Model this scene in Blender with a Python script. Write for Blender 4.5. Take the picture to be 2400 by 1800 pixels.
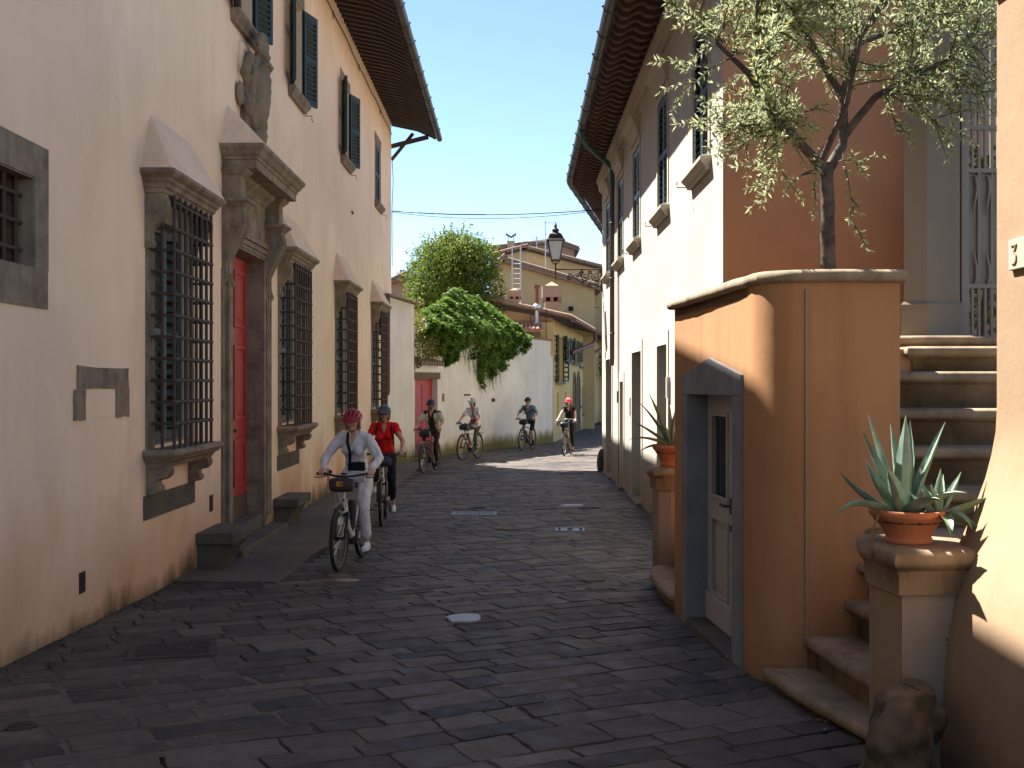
import bpy, bmesh, math, random
from mathutils import Matrix, Vector, noise
R = math.radians
random.seed(7)
scene = bpy.context.scene
for o in list(bpy.data.objects):
    bpy.data.objects.remove(o)

# ---------------------------------------------------------------- camera, sky, sun, exposure
CAMZ = 2.1
cam_data = bpy.data.cameras.new('camera')
cam = bpy.data.objects.new('camera', cam_data)
scene.collection.objects.link(cam)
cam.location = (0, 0, CAMZ)
cam.rotation_euler = (R(90), 0, 0)
cam_data.sensor_width = 36
cam_data.lens = 2400 / 2212 * 36
cam_data.clip_start = 0.05
cam_data.clip_end = 3000
scene.camera = cam

SUN = Vector((-0.512, 0.50, 1.0)).normalized()      # towards the sun
world = bpy.data.worlds.new('World')
scene.world = world
world.use_nodes = True
wn = world.node_tree.nodes
wl = world.node_tree.links
bg = wn['Background']
sky = wn.new('ShaderNodeTexSky')
sky.sky_type = 'NISHITA'
sky.sun_disc = False
sky.sun_elevation = math.asin(SUN.z)
sky.sun_rotation = math.atan2(SUN.x, SUN.y)
sky.altitude = 2500
sky.air_density = 1.0
sky.dust_density = 0.0
sky.ozone_density = 2.0
wl.new(sky.outputs[0], bg.inputs[0])
bg.inputs[1].default_value = 0.05

sun_data = bpy.data.lights.new('sun', 'SUN')
sun_data.energy = 3.7
sun_data.angle = R(0.5)
sun_data.color = (1.0, 0.965, 0.91)
sun = bpy.data.objects.new('sun', sun_data)
scene.collection.objects.link(sun)
sun.location = (-20, 20, 40)
sun.rotation_euler = SUN.to_track_quat('Z', 'Y').to_euler()

scene.view_settings.view_transform = 'Standard'
scene.view_settings.look = 'None'
scene.view_settings.exposure = 2.45
scene.view_settings.gamma = 1.0
scene.view_settings.use_curve_mapping = False
scene.render.engine = 'CYCLES'
scene.cycles.use_denoising = True
scene.cycles.max_bounces = 8
scene.cycles.diffuse_bounces = 5
scene.cycles.glossy_bounces = 3
scene.cycles.transmission_bounces = 4
scene.cycles.transparent_max_bounces = 6
scene.cycles.caustics_reflective = False
scene.cycles.caustics_refractive = False

# ---------------------------------------------------------------- helpers
COL = scene.collection
TMP = bpy.data.scenes.new('remesh_bench')     # scratch scene, removed at the end
WORLD_LOC = {}


def lerp(a, b, t):
    return a + (b - a) * t


def interp(tab, x):
    if x <= tab[0][0]:
        return tab[0][1]
    for (x0, y0), (x1, y1) in zip(tab, tab[1:]):
        if x <= x1:
            return lerp(y0, y1, (x - x0) / (x1 - x0))
    return tab[-1][1]


GROUND = [(-20, 1.0), (0, .40), (5.5, .22), (7.6, .155), (12.4, .02), (16.5, -.02), (27, -.07), (35, -.13), (45, -.2), (300, -.2)]


def g(y):
    return interp(GROUND, y)


def FR(o, u, n):
    u = Vector((u[0], u[1], 0)).normalized()
    n = Vector((n[0], n[1], 0)).normalized()
    return Matrix(((u.x, n.x, 0, o[0]), (u.y, n.y, 0, o[1]), (0, 0, 1, o[2] if len(o) > 2 else 0), (0, 0, 0, 1)))


class MB:
    def __init__(s, M=None):
        s.v = []
        s.f = []
        s.M = M if M is not None else Matrix()

    def add(s, vs, fs, M=None):
        b = len(s.v)
        T = s.M if M is None else s.M @ M
        s.v.extend([T @ Vector(v) for v in vs])
        s.f.extend([[b + i for i in f] for f in fs])
        return s

    def box(s, x0, x1, y0, y1, z0, z1, M=None):
        return s.add([(x0, y0, z0), (x1, y0, z0), (x1, y1, z0), (x0, y1, z0), (x0, y0, z1), (x1, y0, z1), (x1, y1, z1), (x0, y1, z1)],
                     [(0, 3, 2, 1), (4, 5, 6, 7), (0, 1, 5, 4), (1, 2, 6, 5), (2, 3, 7, 6), (3, 0, 4, 7)], M)

    def beam(s, a, b, w, h, up=(0, 0, 1)):
        a = Vector(a); b = Vector(b)
        d = (b - a)
        L = d.length
        d.normalize()
        x = d.cross(Vector(up))
        if x.length < 1e-5:
            x = Vector((1, 0, 0))
        x.normalize()
        y = x.cross(d)
        vs = []
        for p in (a, b):
            for sx, sy in ((-1, -1), (1, -1), (1, 1), (-1, 1)):
                vs.append(p + x * (sx * w / 2) + y * (sy * h / 2))
        return s.add(vs, [(0, 1, 2, 3), (7, 6, 5, 4), (0, 4, 5, 1), (1, 5, 6, 2), (2, 6, 7, 3), (3, 7, 4, 0)])

    def prism(s, poly, axis, a0, a1, M=None):
        n = len(poly)
        vs = []
        for a in (a0, a1):
            for p, q in poly:
                vs.append({'x': (a, p, q), 'y': (p, a, q), 'z': (p, q, a)}[axis])
        fs = [list(range(n))[::-1], list(range(n, 2 * n))]
        for i in range(n):
            j = (i + 1) % n
            fs.append((i, j, n + j, n + i))
        return s.add(vs, fs, M)

    def loft(s, rings, closed=True, caps=True, M=None):
        n = len(rings[0])
        vs = [p for r in rings for p in r]
        fs = []
        for k in range(len(rings) - 1):
            for i in range(n if closed else n - 1):
                j = (i + 1) % n
                fs.append((k * n + i, k * n + j, (k + 1) * n + j, (k + 1) * n + i))
        if caps and closed:
            fs.append(list(range(n))[::-1])
            fs.append([(len(rings) - 1) * n + i for i in range(n)])
        return s.add(vs, fs, M)

    def tube(s, pts, r, n=8, closed=False, caps=True, flat=None):
        pts = [Vector(p) for p in pts]
        m = len(pts)
        rs = r if isinstance(r, (list, tuple)) else [r] * m
        rings = []
        up = None
        for i, p in enumerate(pts):
            if closed:
                d = pts[(i + 1) % m] - pts[i - 1]
            else:
                d = pts[min(i + 1, m - 1)] - pts[max(i - 1, 0)]
            if d.length < 1e-9:
                d = Vector((0, 0, 1))
            d.normalize()
            if up is None:
                up = Vector((0, 0, 1)) if abs(d.z) < .9 else Vector((1, 0, 0))
            x = up - d * up.dot(d)
            if x.length < 1e-5:
                x = d.orthogonal()
            x.normalize()
            up = x
            y = d.cross(x)
            ring = []
            for k in range(n):
                a = 2 * math.pi * k / n
                ring.append(p + x * (math.cos(a) * rs[i]) + y * (math.sin(a) * rs[i] * (flat or 1)))
            rings.append(ring)
        if closed:
            rings.append(rings[0])
            return s.loft(rings, caps=False)
        return s.loft(rings, caps=caps)

    def lathe(s, prof, c=(0, 0, 0), n=20, M=None, mod=None):
        rings = []
        for r, z in prof:
            ring = []
            for k in range(n):
                a = 2 * math.pi * k / n
                rr = r * (mod(a, z) if mod else 1)
                ring.append((c[0] + rr * math.cos(a), c[1] + rr * math.sin(a), c[2] + z))
            rings.append(ring)
        return s.loft(rings, M=M)

    def ball(s, c, r, n=12, m=8, M=None):
        if not isinstance(r, (tuple, list)):
            r = (r, r, r)
        rings = []
        for j in range(m + 1):
            t = math.pi * j / m
            st = max(math.sin(t), 0.02)
            rings.append([(c[0] + r[0] * st * math.cos(2 * math.pi * k / n), c[1] + r[1] * st * math.sin(2 * math.pi * k / n), c[2] - r[2] * math.cos(t)) for k in range(n)])
        return s.loft(rings, M=M)

    def capsule(s, a, b, r0, r1, n=12):
        a = Vector(a); b = Vector(b)
        d = b - a
        L = max(d.length, 1e-4)
        d.normalize()
        pts = []; rs = []
        for t in (-.98, -.8, -.5, 0):
            pts.append(a + d * (r0 * t)); rs.append(r0 * math.sqrt(max(1 - t * t, .01)))
        for t in (0, .5, .8, .98):
            pts.append(b + d * (r1 * t)); rs.append(r1 * math.sqrt(max(1 - t * t, .01)))
        return s.tube(pts, rs, n)

    def stack(s, s0, s1, prof):
        """moulding that returns to the wall at both ends: prof = (projection, z, extra length at each end)"""
        rings = []
        for p, z, e in prof:
            rings.append([(s0 - e, -.01, z), (s1 + e, -.01, z), (s1 + e, p, z), (s0 - e, p, z)])
        return s.loft(rings)

    def mesh(s, name):
        me = bpy.data.meshes.new(name)
        me.from_pydata([tuple(v) for v in s.v], [], s.f)
        bm = bmesh.new()
        bm.from_mesh(me)
        bmesh.ops.recalc_face_normals(bm, faces=bm.faces)
        bm.to_mesh(me)
        bm.free()
        me.update()
        return me

    def build(s, name, material, parent=None, smooth=False, bevel=0, local=False, angle=40):
        me = s.mesh(name)
        o = place(name, me, material, parent, local)
        if smooth:
            shade(me, angle)
        if bevel:
            md = o.modifiers.new('bevel', 'BEVEL')
            md.width = bevel
            md.segments = 2
            md.limit_method = 'ANGLE'
            md.angle_limit = R(40)
            md.harden_normals = False
        return o


def shade(me, angle=40):
    me.polygons.foreach_set('use_smooth', [True] * len(me.polygons))
    bm = bmesh.new()
    bm.from_mesh(me)
    lim = R(angle)
    for e in bm.edges:
        if len(e.link_faces) == 2 and e.calc_face_angle(0) > lim:
            e.smooth = False
    bm.to_mesh(me)
    bm.free()


def place(name, me, material, parent=None, local=False, loc=(0, 0, 0), rot=(0, 0, 0)):
    o = bpy.data.objects.new(name, me)
    COL.objects.link(o)
    if material is not None and not me.materials:
        me.materials.append(material)
    o.location = loc
    o.rotation_euler = rot
    if parent is not None:
        o.parent = parent
        if not local:
            o.location = Vector(loc) - WORLD_LOC.get(parent.name, Vector((0, 0, 0)))
    return o


def tag(o, label=None, cat=None, group=None, kind=None):
    if label: o['label'] = label
    if cat: o['category'] = cat
    if group: o['group'] = group
    if kind: o['kind'] = kind
    return o


def thing(name, label, cat, loc=(0, 0, 0), rotz=0, group=None, kind=None):
    o = bpy.data.objects.new(name, None)
    COL.objects.link(o)
    o.location = loc
    o.rotation_euler = (0, 0, rotz)
    o.empty_display_size = .2
    WORLD_LOC[o.name] = Vector(loc)
    return tag(o, label, cat, group, kind)


def wall_mesh(mb, s0, s1, z0, z1, holes, depth=.25, p=0.0, back=True):
    """flat wall in local (s, p, z) with rectangular holes (a, b, c, d) and reveals going in"""
    ss = sorted({s0, s1, *[h[0] for h in holes], *[h[1] for h in holes]})
    zs = sorted({z0, z1, *[h[2] for h in holes], *[h[3] for h in holes]})
    for a, b in zip(ss, ss[1:]):
        for c, d in zip(zs, zs[1:]):
            m, k = (a + b) / 2, (c + d) / 2
            if any(h[0] < m < h[1] and h[2] < k < h[3] for h in holes):
                continue
            mb.add([(a, p, c), (b, p, c), (b, p, d), (a, p, d)], [(0, 1, 2, 3)])
    for h in holes:
        a, b, c, d = h[:4]
        q = p - (h[4] if len(h) > 4 else depth)
        mb.add([(a, p, c), (b, p, c), (b, p, d), (a, p, d), (a, q, c), (b, q, c), (b, q, d), (a, q, d)],
               [(0, 4, 5, 1), (1, 5, 6, 2), (2, 6, 7, 3), (3, 7, 4, 0)] + ([(4, 5, 6, 7)] if back else []))
    return mb


def offset_poly(poly, d):
    """move a counter-clockwise polygon outwards by d"""
    n = len(poly)
    out = []
    for i in range(n):
        p0 = Vector(poly[i - 1]); p1 = Vector(poly[i]); p2 = Vector(poly[(i + 1) % n])
        e1 = (p1 - p0).normalized(); e2 = (p2 - p1).normalized()
        n1 = Vector((e1.y, -e1.x)); n2 = Vector((e2.y, -e2.x))
        b = n1 + n2
        if b.length < 1e-6:
            b = n1
        b.normalize()
        c = max(b.dot(n1), .4)
        out.append(tuple(p1 + b * (d / c)))
    return out


def poly_stack(mb, poly, prof):
    area = sum(poly[i - 1][0] * poly[i][1] - poly[i][0] * poly[i - 1][1] for i in range(len(poly)))
    if area < 0:
        poly = poly[::-1]
    rings = []
    for d, z in prof:
        rings.append([(x, y, z) for x, y in (offset_poly(poly, d) if abs(d) > 1e-6 else poly)])
    return mb.loft(rings)


def remesh(mb, voxel, smooth_it=4, wr=0, wscale=8, seed=0, name='blob', stretch=(1, 1, 1)):
    me = mb.mesh(name + '_raw')
    o = bpy.data.objects.new(name + '_raw', me)
    TMP.collection.objects.link(o)
    m = o.modifiers.new('r', 'REMESH')
    m.mode = 'VOXEL'
    m.voxel_size = voxel
    if smooth_it:
        m2 = o.modifiers.new('s', 'SMOOTH')
        m2.factor = .5
        m2.iterations = smooth_it
    TMP.view_layers[0].update()
    dg = TMP.view_layers[0].depsgraph
    out = bpy.data.meshes.new_from_object(o.evaluated_get(dg))
    out.name = name
    bpy.data.objects.remove(o)
    bpy.data.meshes.remove(me)
    if wr:
        off = Vector((seed * 3.1, seed * 1.7, 0))
        nrm = [v.normal.copy() for v in out.vertices]
        for v, nv in zip(out.vertices, nrm):
            q = Vector((v.co.x * stretch[0], v.co.y * stretch[1], v.co.z * stretch[2])) * wscale + off
            v.co += nv * (wr * noise.turbulence(q, 3, False) )
    out.polygons.foreach_set('use_smooth', [True] * len(out.polygons))
    return out


# ---------------------------------------------------------------- materials
class NT:
    def __init__(s, name):
        s.m = bpy.data.materials.new(name)
        s.m.use_nodes = True
        s.t = s.m.node_tree
        s.b = s.t.nodes['Principled BSDF']
        s.co = s.t.nodes.new('ShaderNodeTexCoord')

    def n(s, kind, **kw):
        x = s.t.nodes.new(kind)
        for k, v in kw.items():
            setattr(x, k, v)
        return x

    def l(s, a, b):
        s.t.links.new(a, b)

    def mapping(s, scale, loc=(0, 0, 0), rot=(0, 0, 0), src=None):
        m = s.n('ShaderNodeMapping')
        m.inputs['Scale'].default_value = scale
        m.inputs['Location'].default_value = loc
        m.inputs['Rotation'].default_value = rot
        s.l(src or s.co.outputs['Object'], m.inputs['Vector'])
        return m.outputs[0]

    def noise(s, scale, detail=4, vec=None, rough=.55, dist=0):
        x = s.n('ShaderNodeTexNoise')
        x.inputs['Scale'].default_value = scale
        x.inputs['Detail'].default_value = detail
        x.inputs['Roughness'].default_value = rough
        x.inputs['Distortion'].default_value = dist
        s.l(vec if vec is not None else s.co.outputs['Object'], x.inputs['Vector'])
        return x.outputs[0]

    def ramp(s, fac, stops):
        x = s.n('ShaderNodeValToRGB')
        e = x.color_ramp.elements
        while len(e) < len(stops):
            e.new(.5)
        for i, (p, c) in enumerate(stops):
            e[i].position = p
            e[i].color = (*c, 1) if isinstance(c, (tuple, list)) else (c, c, c, 1)
        s.l(fac, x.inputs[0])
        return x.outputs[0]

    def mix(s, fac, a, b, mode='MIX'):
        x = s.n('ShaderNodeMix', data_type='RGBA', blend_type=mode)
        for i, v in ((0, fac), (6, a), (7, b)):
            if hasattr(v, 'is_linked') or hasattr(v, 'links'):
                s.l(v, x.inputs[i])
            elif i == 0:
                x.inputs[0].default_value = v
            else:
                x.inputs[i].default_value = (*v, 1)
        return x.outputs[2]

    def math(s, op, a, b=None):
        x = s.n('ShaderNodeMath', operation=op)
        for i, v in enumerate((a, b)):
            if v is None:
                continue
            if hasattr(v, 'links'):
                s.l(v, x.inputs[i])
            else:
                x.inputs[i].default_value = v
        return x.outputs[0]

    def bump(s, h, strength=.3, dist=.02, prev=None):
        x = s.n('ShaderNodeBump')
        x.inputs['Strength'].default_value = strength
        x.inputs['Distance'].default_value = dist
        s.l(h, x.inputs['Height'])
        if prev is not None:
            s.l(prev, x.inputs['Normal'])
        s.l(x.outputs[0], s.b.inputs['Normal'])
        return x.outputs[0]

    def out(s, col, rough=.8, metal=0, spec=.4):
        if hasattr(col, 'links'):
            s.l(col, s.b.inputs['Base Color'])
        else:
            s.b.inputs['Base Color'].default_value = (*col, 1)
        if hasattr(rough, 'links'):
            s.l(rough, s.b.inputs['Roughness'])
        else:
            s.b.inputs['Roughness'].default_value = rough
        s.b.inputs['Metallic'].default_value = metal
        s.b.inputs['Specular IOR Level'].default_value = spec
        return s.m


def sc(c, k):
    return tuple(min(1, x * k) for x in c)


def M_plain(name, c, rough=.6, metal=0, var=.15, scale=12, bump=.1, spec=.4, bscale=60):
    t = NT(name)
    n1 = t.noise(scale, 4)
    col = t.mix(n1, sc(c, 1 - var), sc(c, 1 + var))
    if bump:
        t.bump(t.noise(bscale, 4), bump, .01)
    return t.out(col, rough, metal, spec)


def M_plaster(name, c, dark=None, stain=None, stain_z=1.0, streak=.35, var=.12, tint=None, bump=.25, moss=None, moss_z=.4):
    """lime plaster: cloudy tone, rain streaks, rising damp stains near the ground"""
    t = NT(name)
    big = t.noise(.55, 5, dist=.6)
    mid = t.noise(2.6, 5)
    dark = dark or sc(c, .8)
    col = t.mix(t.ramp(big, [(.32, 0), (.7, 1)]), sc(c, 1 - var), sc(c, 1 + var * .6))
    if tint:
        col = t.mix(t.ramp(t.noise(.35, 3, t.mapping((1, 1, 1), (5, 2, 9))), [(.4, 0), (.68, .8)]), col, tint)
    st = t.noise(1.0, 5, t.mapping((7, 7, .45)), .6)
    col = t.mix(t.ramp(t.noise(1.3, 6, t.mapping((1, 1, .55), (9, 4, 1)), .65, .8), [(.50, 0), (.74, .5)]), col, dark)
    col = t.mix(t.ramp(st, [(.5, 0), (.72, streak)]), col, dark)
    col = t.mix(t.ramp(mid, [(.55, 0), (.8, .35)]), col, sc(c, 1.12))
    if stain or moss:
        sep = t.n('ShaderNodeSeparateXYZ')
        t.l(t.co.outputs['Object'], sep.inputs[0])
        wob = t.math('MULTIPLY', t.noise(1.1, 5, t.mapping((1, 1, .6))), 1.4)
        if stain:
            h = t.math('DIVIDE', sep.outputs[2], stain_z)
            h = t.math('SUBTRACT', wob, h)
            col = t.mix(t.ramp(h, [(.0, 0), (.75, .9)]), col, stain)
        if moss:
            wob2 = t.math('MULTIPLY', t.noise(2.5, 5, t.mapping((1, 1, .35), (3, 3, 0))), 1.5)
            h = t.math('SUBTRACT', wob2, t.math('DIVIDE', sep.outputs[2], moss_z))
            col = t.mix(t.ramp(h, [(.1, 0), (.7, .9)]), col, moss)
    fine = t.noise(90, 3)
    b = t.bump(t.noise(4, 4), bump, .012)
    t.bump(fine, bump * .6, .003, b)
    return t.out(col, .92, 0, .2)


def M_stone(name, c, c2=None, scale=3, bump=.4, rough=.85, streak=.4):
    t = NT(name)
    c2 = c2 or sc(c, .6)
    col = t.mix(t.ramp(t.noise(scale, 6), [(.3, 0), (.7, 1)]), c2, c)
    st = t.noise(1.0, 5, t.mapping((14, 14, 1.0)), .6)
    col = t.mix(t.ramp(st, [(.5, 0), (.75, streak)]), col, sc(c2, .55))
    col = t.mix(t.ramp(t.noise(28, 3), [(.55, 0), (.8, .25)]), col, sc(c, 1.35))
    b = t.bump(t.noise(9, 5), bump, .015)
    t.bump(t.noise(70, 3), bump * .5, .004, b)
    return t.out(col, rough, 0, .3)


def M_leaf(name, c1, c2, rough=.45, trans=.35, c3=None):
    t = NT(name)
    g_ = t.n('ShaderNodeNewGeometry')
    col = t.mix(g_.outputs['Random Per Island'], c1, c2)
    if c3:
        col = t.mix(t.ramp(t.noise(1.3, 3), [(.5, 0), (.65, .8)]), col, c3)
    t.out(col, rough, 0, .3)
    tr = t.n('ShaderNodeBsdfTranslucent')
    t.l(t.mix(.5, col, sc(c2, 1.6)), tr.inputs[0])
    mx = t.n('ShaderNodeMixShader')
    mx.inputs[0].default_value = trans
    t.l(t.b.outputs[0], mx.inputs[1])
    t.l(tr.outputs[0], mx.inputs[2])
    t.l(mx.outputs[0], t.t.nodes['Material Output'].inputs[0])
    return t.m


def M_glass(name, c=(.02, .025, .03), rough=.08):
    t = NT(name)
    t.bump(t.noise(3, 2), .05, .01)
    return t.out(c, rough, 0, .6)


MAT = {}
MAT['cream_left'] = M_plaster('peach_cream_plaster', (.90, .70, .49), (.73, .50, .31), stain=(.60, .31, .14), stain_z=1.6, tint=(.86, .63, .435), streak=.2, moss=(.07, .07, .03), moss_z=.42)
MAT['hood'] = M_plaster('hood_plaster', (.80, .60, .42), (.56, .37, .25), streak=.4)
MAT['cream_right'] = M_plaster('pale_cream_plaster', (.46, .42, .35), (.38, .33, .26), stain=(.40, .32, .20), stain_z=.9, streak=.22)
MAT['white_wall'] = M_plaster('garden_wall_plaster', (.74, .69, .60), (.52, .47, .39), stain=(.38, .27, .10), stain_z=.55, streak=.4, moss=(.12, .11, .03), moss_z=.5)
MAT['orange'] = M_plaster('orange_plaster', (.44, .222, .098), (.31, .15, .068), stain=(.22, .125, .07), stain_z=1.1, streak=.5, var=.2, tint=(.42, .23, .118))
MAT['orange_side'] = M_plaster('terracotta_plaster', (.42, .215, .112), (.35, .175, .09), streak=.2)
MAT['peach'] = M_plaster('peach_plaster', (.33, .222, .135), (.27, .175, .105), stain=(.25, .15, .09), stain_z=1.0, streak=.3, moss=(.05, .045, .02), moss_z=.8, bump=.6)
MAT['grey_plaster'] = M_plaster('grey_plaster', (.235, .19, .145), (.175, .14, .105), streak=.3)
MAT['ped_plaster'] = M_plaster('pedestal_plaster', (.33, .265, .20), (.25, .19, .14), stain=(.12, .11, .06), stain_z=.8, streak=.3)
MAT['yellow'] = M_plaster('yellow_plaster', (.74, .54, .23), (.60, .42, .18), stain=(.45, .36, .2), stain_z=.9, streak=.2)
MAT['tan'] = M_plaster('tan_plaster', (.52, .385, .195), (.44, .32, .16), streak=.15)
MAT['pinkish'] = M_plaster('pink_plaster', (.44, .29, .19), (.36, .23, .15), streak=.2)
MAT['stone'] = M_stone('pietra_serena_stone', (.31, .24, .162), (.14, .108, .073), scale=5)
MAT['stone_dark'] = M_stone('dark_bench_stone', (.135, .115, .088), (.075, .062, .047))
MAT['stone_light'] = M_stone('pale_stone', (.46, .40, .31), (.40, .34, .26), streak=.15)
MAT['stone_crest'] = M_stone('carved_sandstone', (.26, .20, .13), (.16, .12, .08))
MAT['stone_step'] = M_stone('mossy_step_stone', (.34, .245, .155), (.165, .118, .072), scale=4)
MAT['stone_grey'] = M_stone('grey_door_stone', (.25, .25, .25), (.17, .17, .18), scale=2.5, bump=.2)
MAT['coping'] = M_stone('coping_stone', (.36, .27, .18), (.20, .16, .1), scale=5)
MAT['rock'] = M_stone('boulder_stone', (.15, .105, .06), (.06, .045, .03), scale=5, bump=1.0)
MAT['pale_trim'] = M_stone('pale_door_trim', (.53, .47, .37), (.48, .42, .33), streak=.1, bump=.15)
MAT['iron'] = M_plain('wrought_iron', (.065, .043, .033), .75, .0, .3, 20, .3)
MAT['rust'] = M_plain('rusty_iron', (.08, .045, .03), .8, .2, .4, 14, .4)
MAT['dark'] = M_plain('dark_interior', (.012, .011, .012), .9, 0, .2, 3, 0)
MAT['green_shutter'] = M_plain('green_grey_shutter_paint', (.055, .085, .085), .5, 0, .25, 6, .1)
MAT['blue_shutter'] = M_plain('blue_green_shutter_paint', (.012, .030, .034), .6, 0, .25, 6, .1)
MAT['far_shutter'] = M_plain('dark_green_shutter_paint', (.02, .05, .04), .5, 0, .2, 6, .1)
MAT['brown_shutter'] = M_plain('weathered_shutter_wood', (.22, .17, .10), .7, 0, .2, 9, .1)
MAT['red_door'] = M_plain('red_door_paint', (.36, .028, .026), .5, 0, .12, 5, .08)
MAT['kick'] = M_plain('door_foot_board', (.10, .05, .04), .7, 0, .25, 9, .2)
MAT['white_door'] = M_plain('grey_white_door_paint', (.42, .375, .335), .5, 0, .08, 5, .05)
MAT['dark_door'] = M_plain('dark_blue_door_paint', (.03, .04, .05), .4, 0, .2, 5, .05)
MAT['wood'] = M_plain('dark_rafter_wood', (.058, .042, .034), .85, 0, .4, 7, .4)
MAT['wood_red'] = M_plain('reddish_rafter_wood', (.115, .062, .045), .85, 0, .4, 7, .4)
MAT['lintel_wood'] = M_plain('oak_lintel', (.13, .085, .055), .8, 0, .35, 9, .4)
MAT['gutter'] = M_plain('zinc_gutter', (.06, .058, .058), .5, .3, .2, 6, .1)
MAT['copper'] = M_plain('green_copper_pipe', (.045, .10, .085), .55, .3, .35, 9, .15)
MAT['pipe'] = M_plain('brown_pipe', (.10, .065, .05), .5, .2, .25, 8, .1)
MAT['redpipe'] = M_plain('red_pipe', (.20, .06, .045), .5, .1, .25, 8, .1)
MAT['tile'] = M_plain('terracotta_roof_tile', (.36, .19, .12), .85, 0, .4, 9, .4)
MAT['tile_old'] = M_plain('weathered_roof_tile', (.24, .16, .11), .9, 0, .45, 9, .4)
MAT['terracotta'] = M_plain('terracotta_pot', (.48, .17, .075), .8, 0, .2, 6, .25)
MAT['terracotta_pale'] = M_plain('pinkish_terracotta_pot', (.50, .24, .17), .8, 0, .2, 6, .25)
MAT['soil'] = M_plain('potting_soil', (.05, .035, .025), .95, 0, .4, 30, .8)
MAT['gate'] = M_plain('grey_gate_paint', (.25, .215, .175), .6, .0, .1, 9, .05)
MAT['steel'] = M_plain('galvanised_steel', (.5, .5, .5), .4, .8, .15, 8, .05)
MAT['cable'] = M_plain('black_cable', (.02, .02, .022), .7, 0, .1, 4, 0)
MAT['glass'] = M_glass('window_glass')
MAT['bark'] = M_stone('olive_bark', (.13, .10, .075), (.05, .04, .03), scale=14, bump=1.0, streak=.6)
MAT['olive'] = M_leaf('olive_leaf', (.12, .16, .04), (.40, .42, .24), .5, .42, (.22, .26, .07))
MAT['olive_yellow'] = M_leaf('yellowed_olive_leaf', (.40, .25, .03), (.30, .22, .06), .5, .4)
MAT['bush'] = M_leaf('laurel_leaf', (.035, .07, .010), (.14, .19, .025), .65, .35, (.19, .23, .03))
MAT['vine'] = M_leaf('creeper_leaf', (.045, .10, .014), (.13, .22, .03), .65, .4, (.18, .28, .04))
MAT['cypress'] = M_leaf('cypress_leaf', (.012, .03, .012), (.025, .05, .02), .6, .1)
MAT['weed'] = M_leaf('weed_leaf', (.05, .09, .02), (.09, .13, .04), .5, .3)
MAT['litter'] = M_leaf('dry_leaf', (.14, .07, .03), (.26, .17, .09), .8, .1)
MAT['skin'] = M_plain('skin', (.56, .31, .22), .5, 0, .06, 10, .03)
MAT['skin_tan'] = M_plain('tanned_skin', (.46, .24, .16), .5, 0, .06, 10, .03)
MAT['lips'] = M_plain('lips', (.42, .14, .12), .5, 0, .05, 10, 0)
MAT['black'] = M_plain('black_plastic', (.014, .014, .015), .45, 0, .1, 10, .05)
MAT['rubber'] = M_plain('tyre_rubber', (.018, .018, .018), .75, 0, .15, 30, .2)
MAT['lens'] = M_glass('sunglass_lens', (.008, .008, .01), .05)
MAT['alu'] = M_plain('brushed_aluminium', (.45, .45, .45), .35, .9, .1, 20, .03)


def M_agave():
    t = NT('agave_skin')
    geo = t.n('ShaderNodeNewGeometry')
    col = t.mix(t.ramp(t.noise(9, 4), [(.3, 0), (.7, 1)]), (.12, .19, .13), (.24, .33, .26))
    col = t.mix(t.ramp(t.noise(3, 3), [(.45, 0), (.7, .6)]), col, (.20, .26, .08))
    t.bump(t.noise(40, 3), .08, .004)
    return t.out(col, .45, 0, .4)


MAT['agave'] = M_agave()
MAT['agave_dry'] = M_plain('dry_agave', (.16, .10, .06), .85, 0, .3, 12, .3)


def M_cloth(name, c, var=.08):
    t = NT(name)
    col = t.mix(t.noise(6, 3), sc(c, 1 - var), sc(c, 1 + var))
    b = t.bump(t.noise(14, 3, t.mapping((1, 1, .5)), .5, .8), .35, .02)
    t.bump(t.noise(160, 2), .15, .002, b)
    return t.out(col, .9, 0, .15)


def M_paving():
    t = NT('paving_stone')
    at = t.n('ShaderNodeAttribute', attribute_name='tone')
    col = t.mix(at.outputs['Fac'], (.026, .021, .018), (.120, .092, .070))
    col = t.mix(t.ramp(t.noise(2.2, 5), [(.42, 0), (.72, .5)]), col, (.125, .092, .064))
    col = t.mix(t.ramp(t.noise(30, 4), [(.5, 0), (.8, .5)]), col, (.03, .028, .03))
    b = t.bump(t.noise(11, 5), .4, .012)
    b = t.bump(t.noise(1.0, 3, t.mapping((18, 70, 18), rot=(0, 0, .5))), .35, .008, b)
    t.bump(t.noise(120, 3), .4, .004, b)
    r = t.ramp(t.noise(6, 4), [(.3, .55), (.7, .85)])
    return t.out(col, r, 0, .4)


MAT['paving'] = M_paving()
t_ = NT('joint_mortar')
c_ = t_.mix(t_.ramp(t_.noise(.9, 5), [(.42, 0), (.62, 1)]), (.022, .019, .017), (.10, .082, .066))
t_.bump(t_.noise(60, 4), .6, .01)
MAT['mortar'] = t_.out(c_, .95, 0, .2)
t_ = NT('pavement_concrete')
c_ = t_.mix(t_.ramp(t_.noise(1.6, 6), [(.3, 0), (.7, 1)]), (.085, .066, .05), (.13, .105, .08))
c_ = t_.mix(t_.ramp(t_.noise(40, 3), [(.55, 0), (.75, .4)]), c_, (.20, .17, .13))
t_.bump(t_.noise(50, 4), .4, .008)
MAT['concrete'] = t_.out(c_, .85, 0, .3)
MAT['pale_patch'] = M_plain('pale_repair_patch', (.34, .33, .32), .4, 0, .12, 9, .2)
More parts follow.
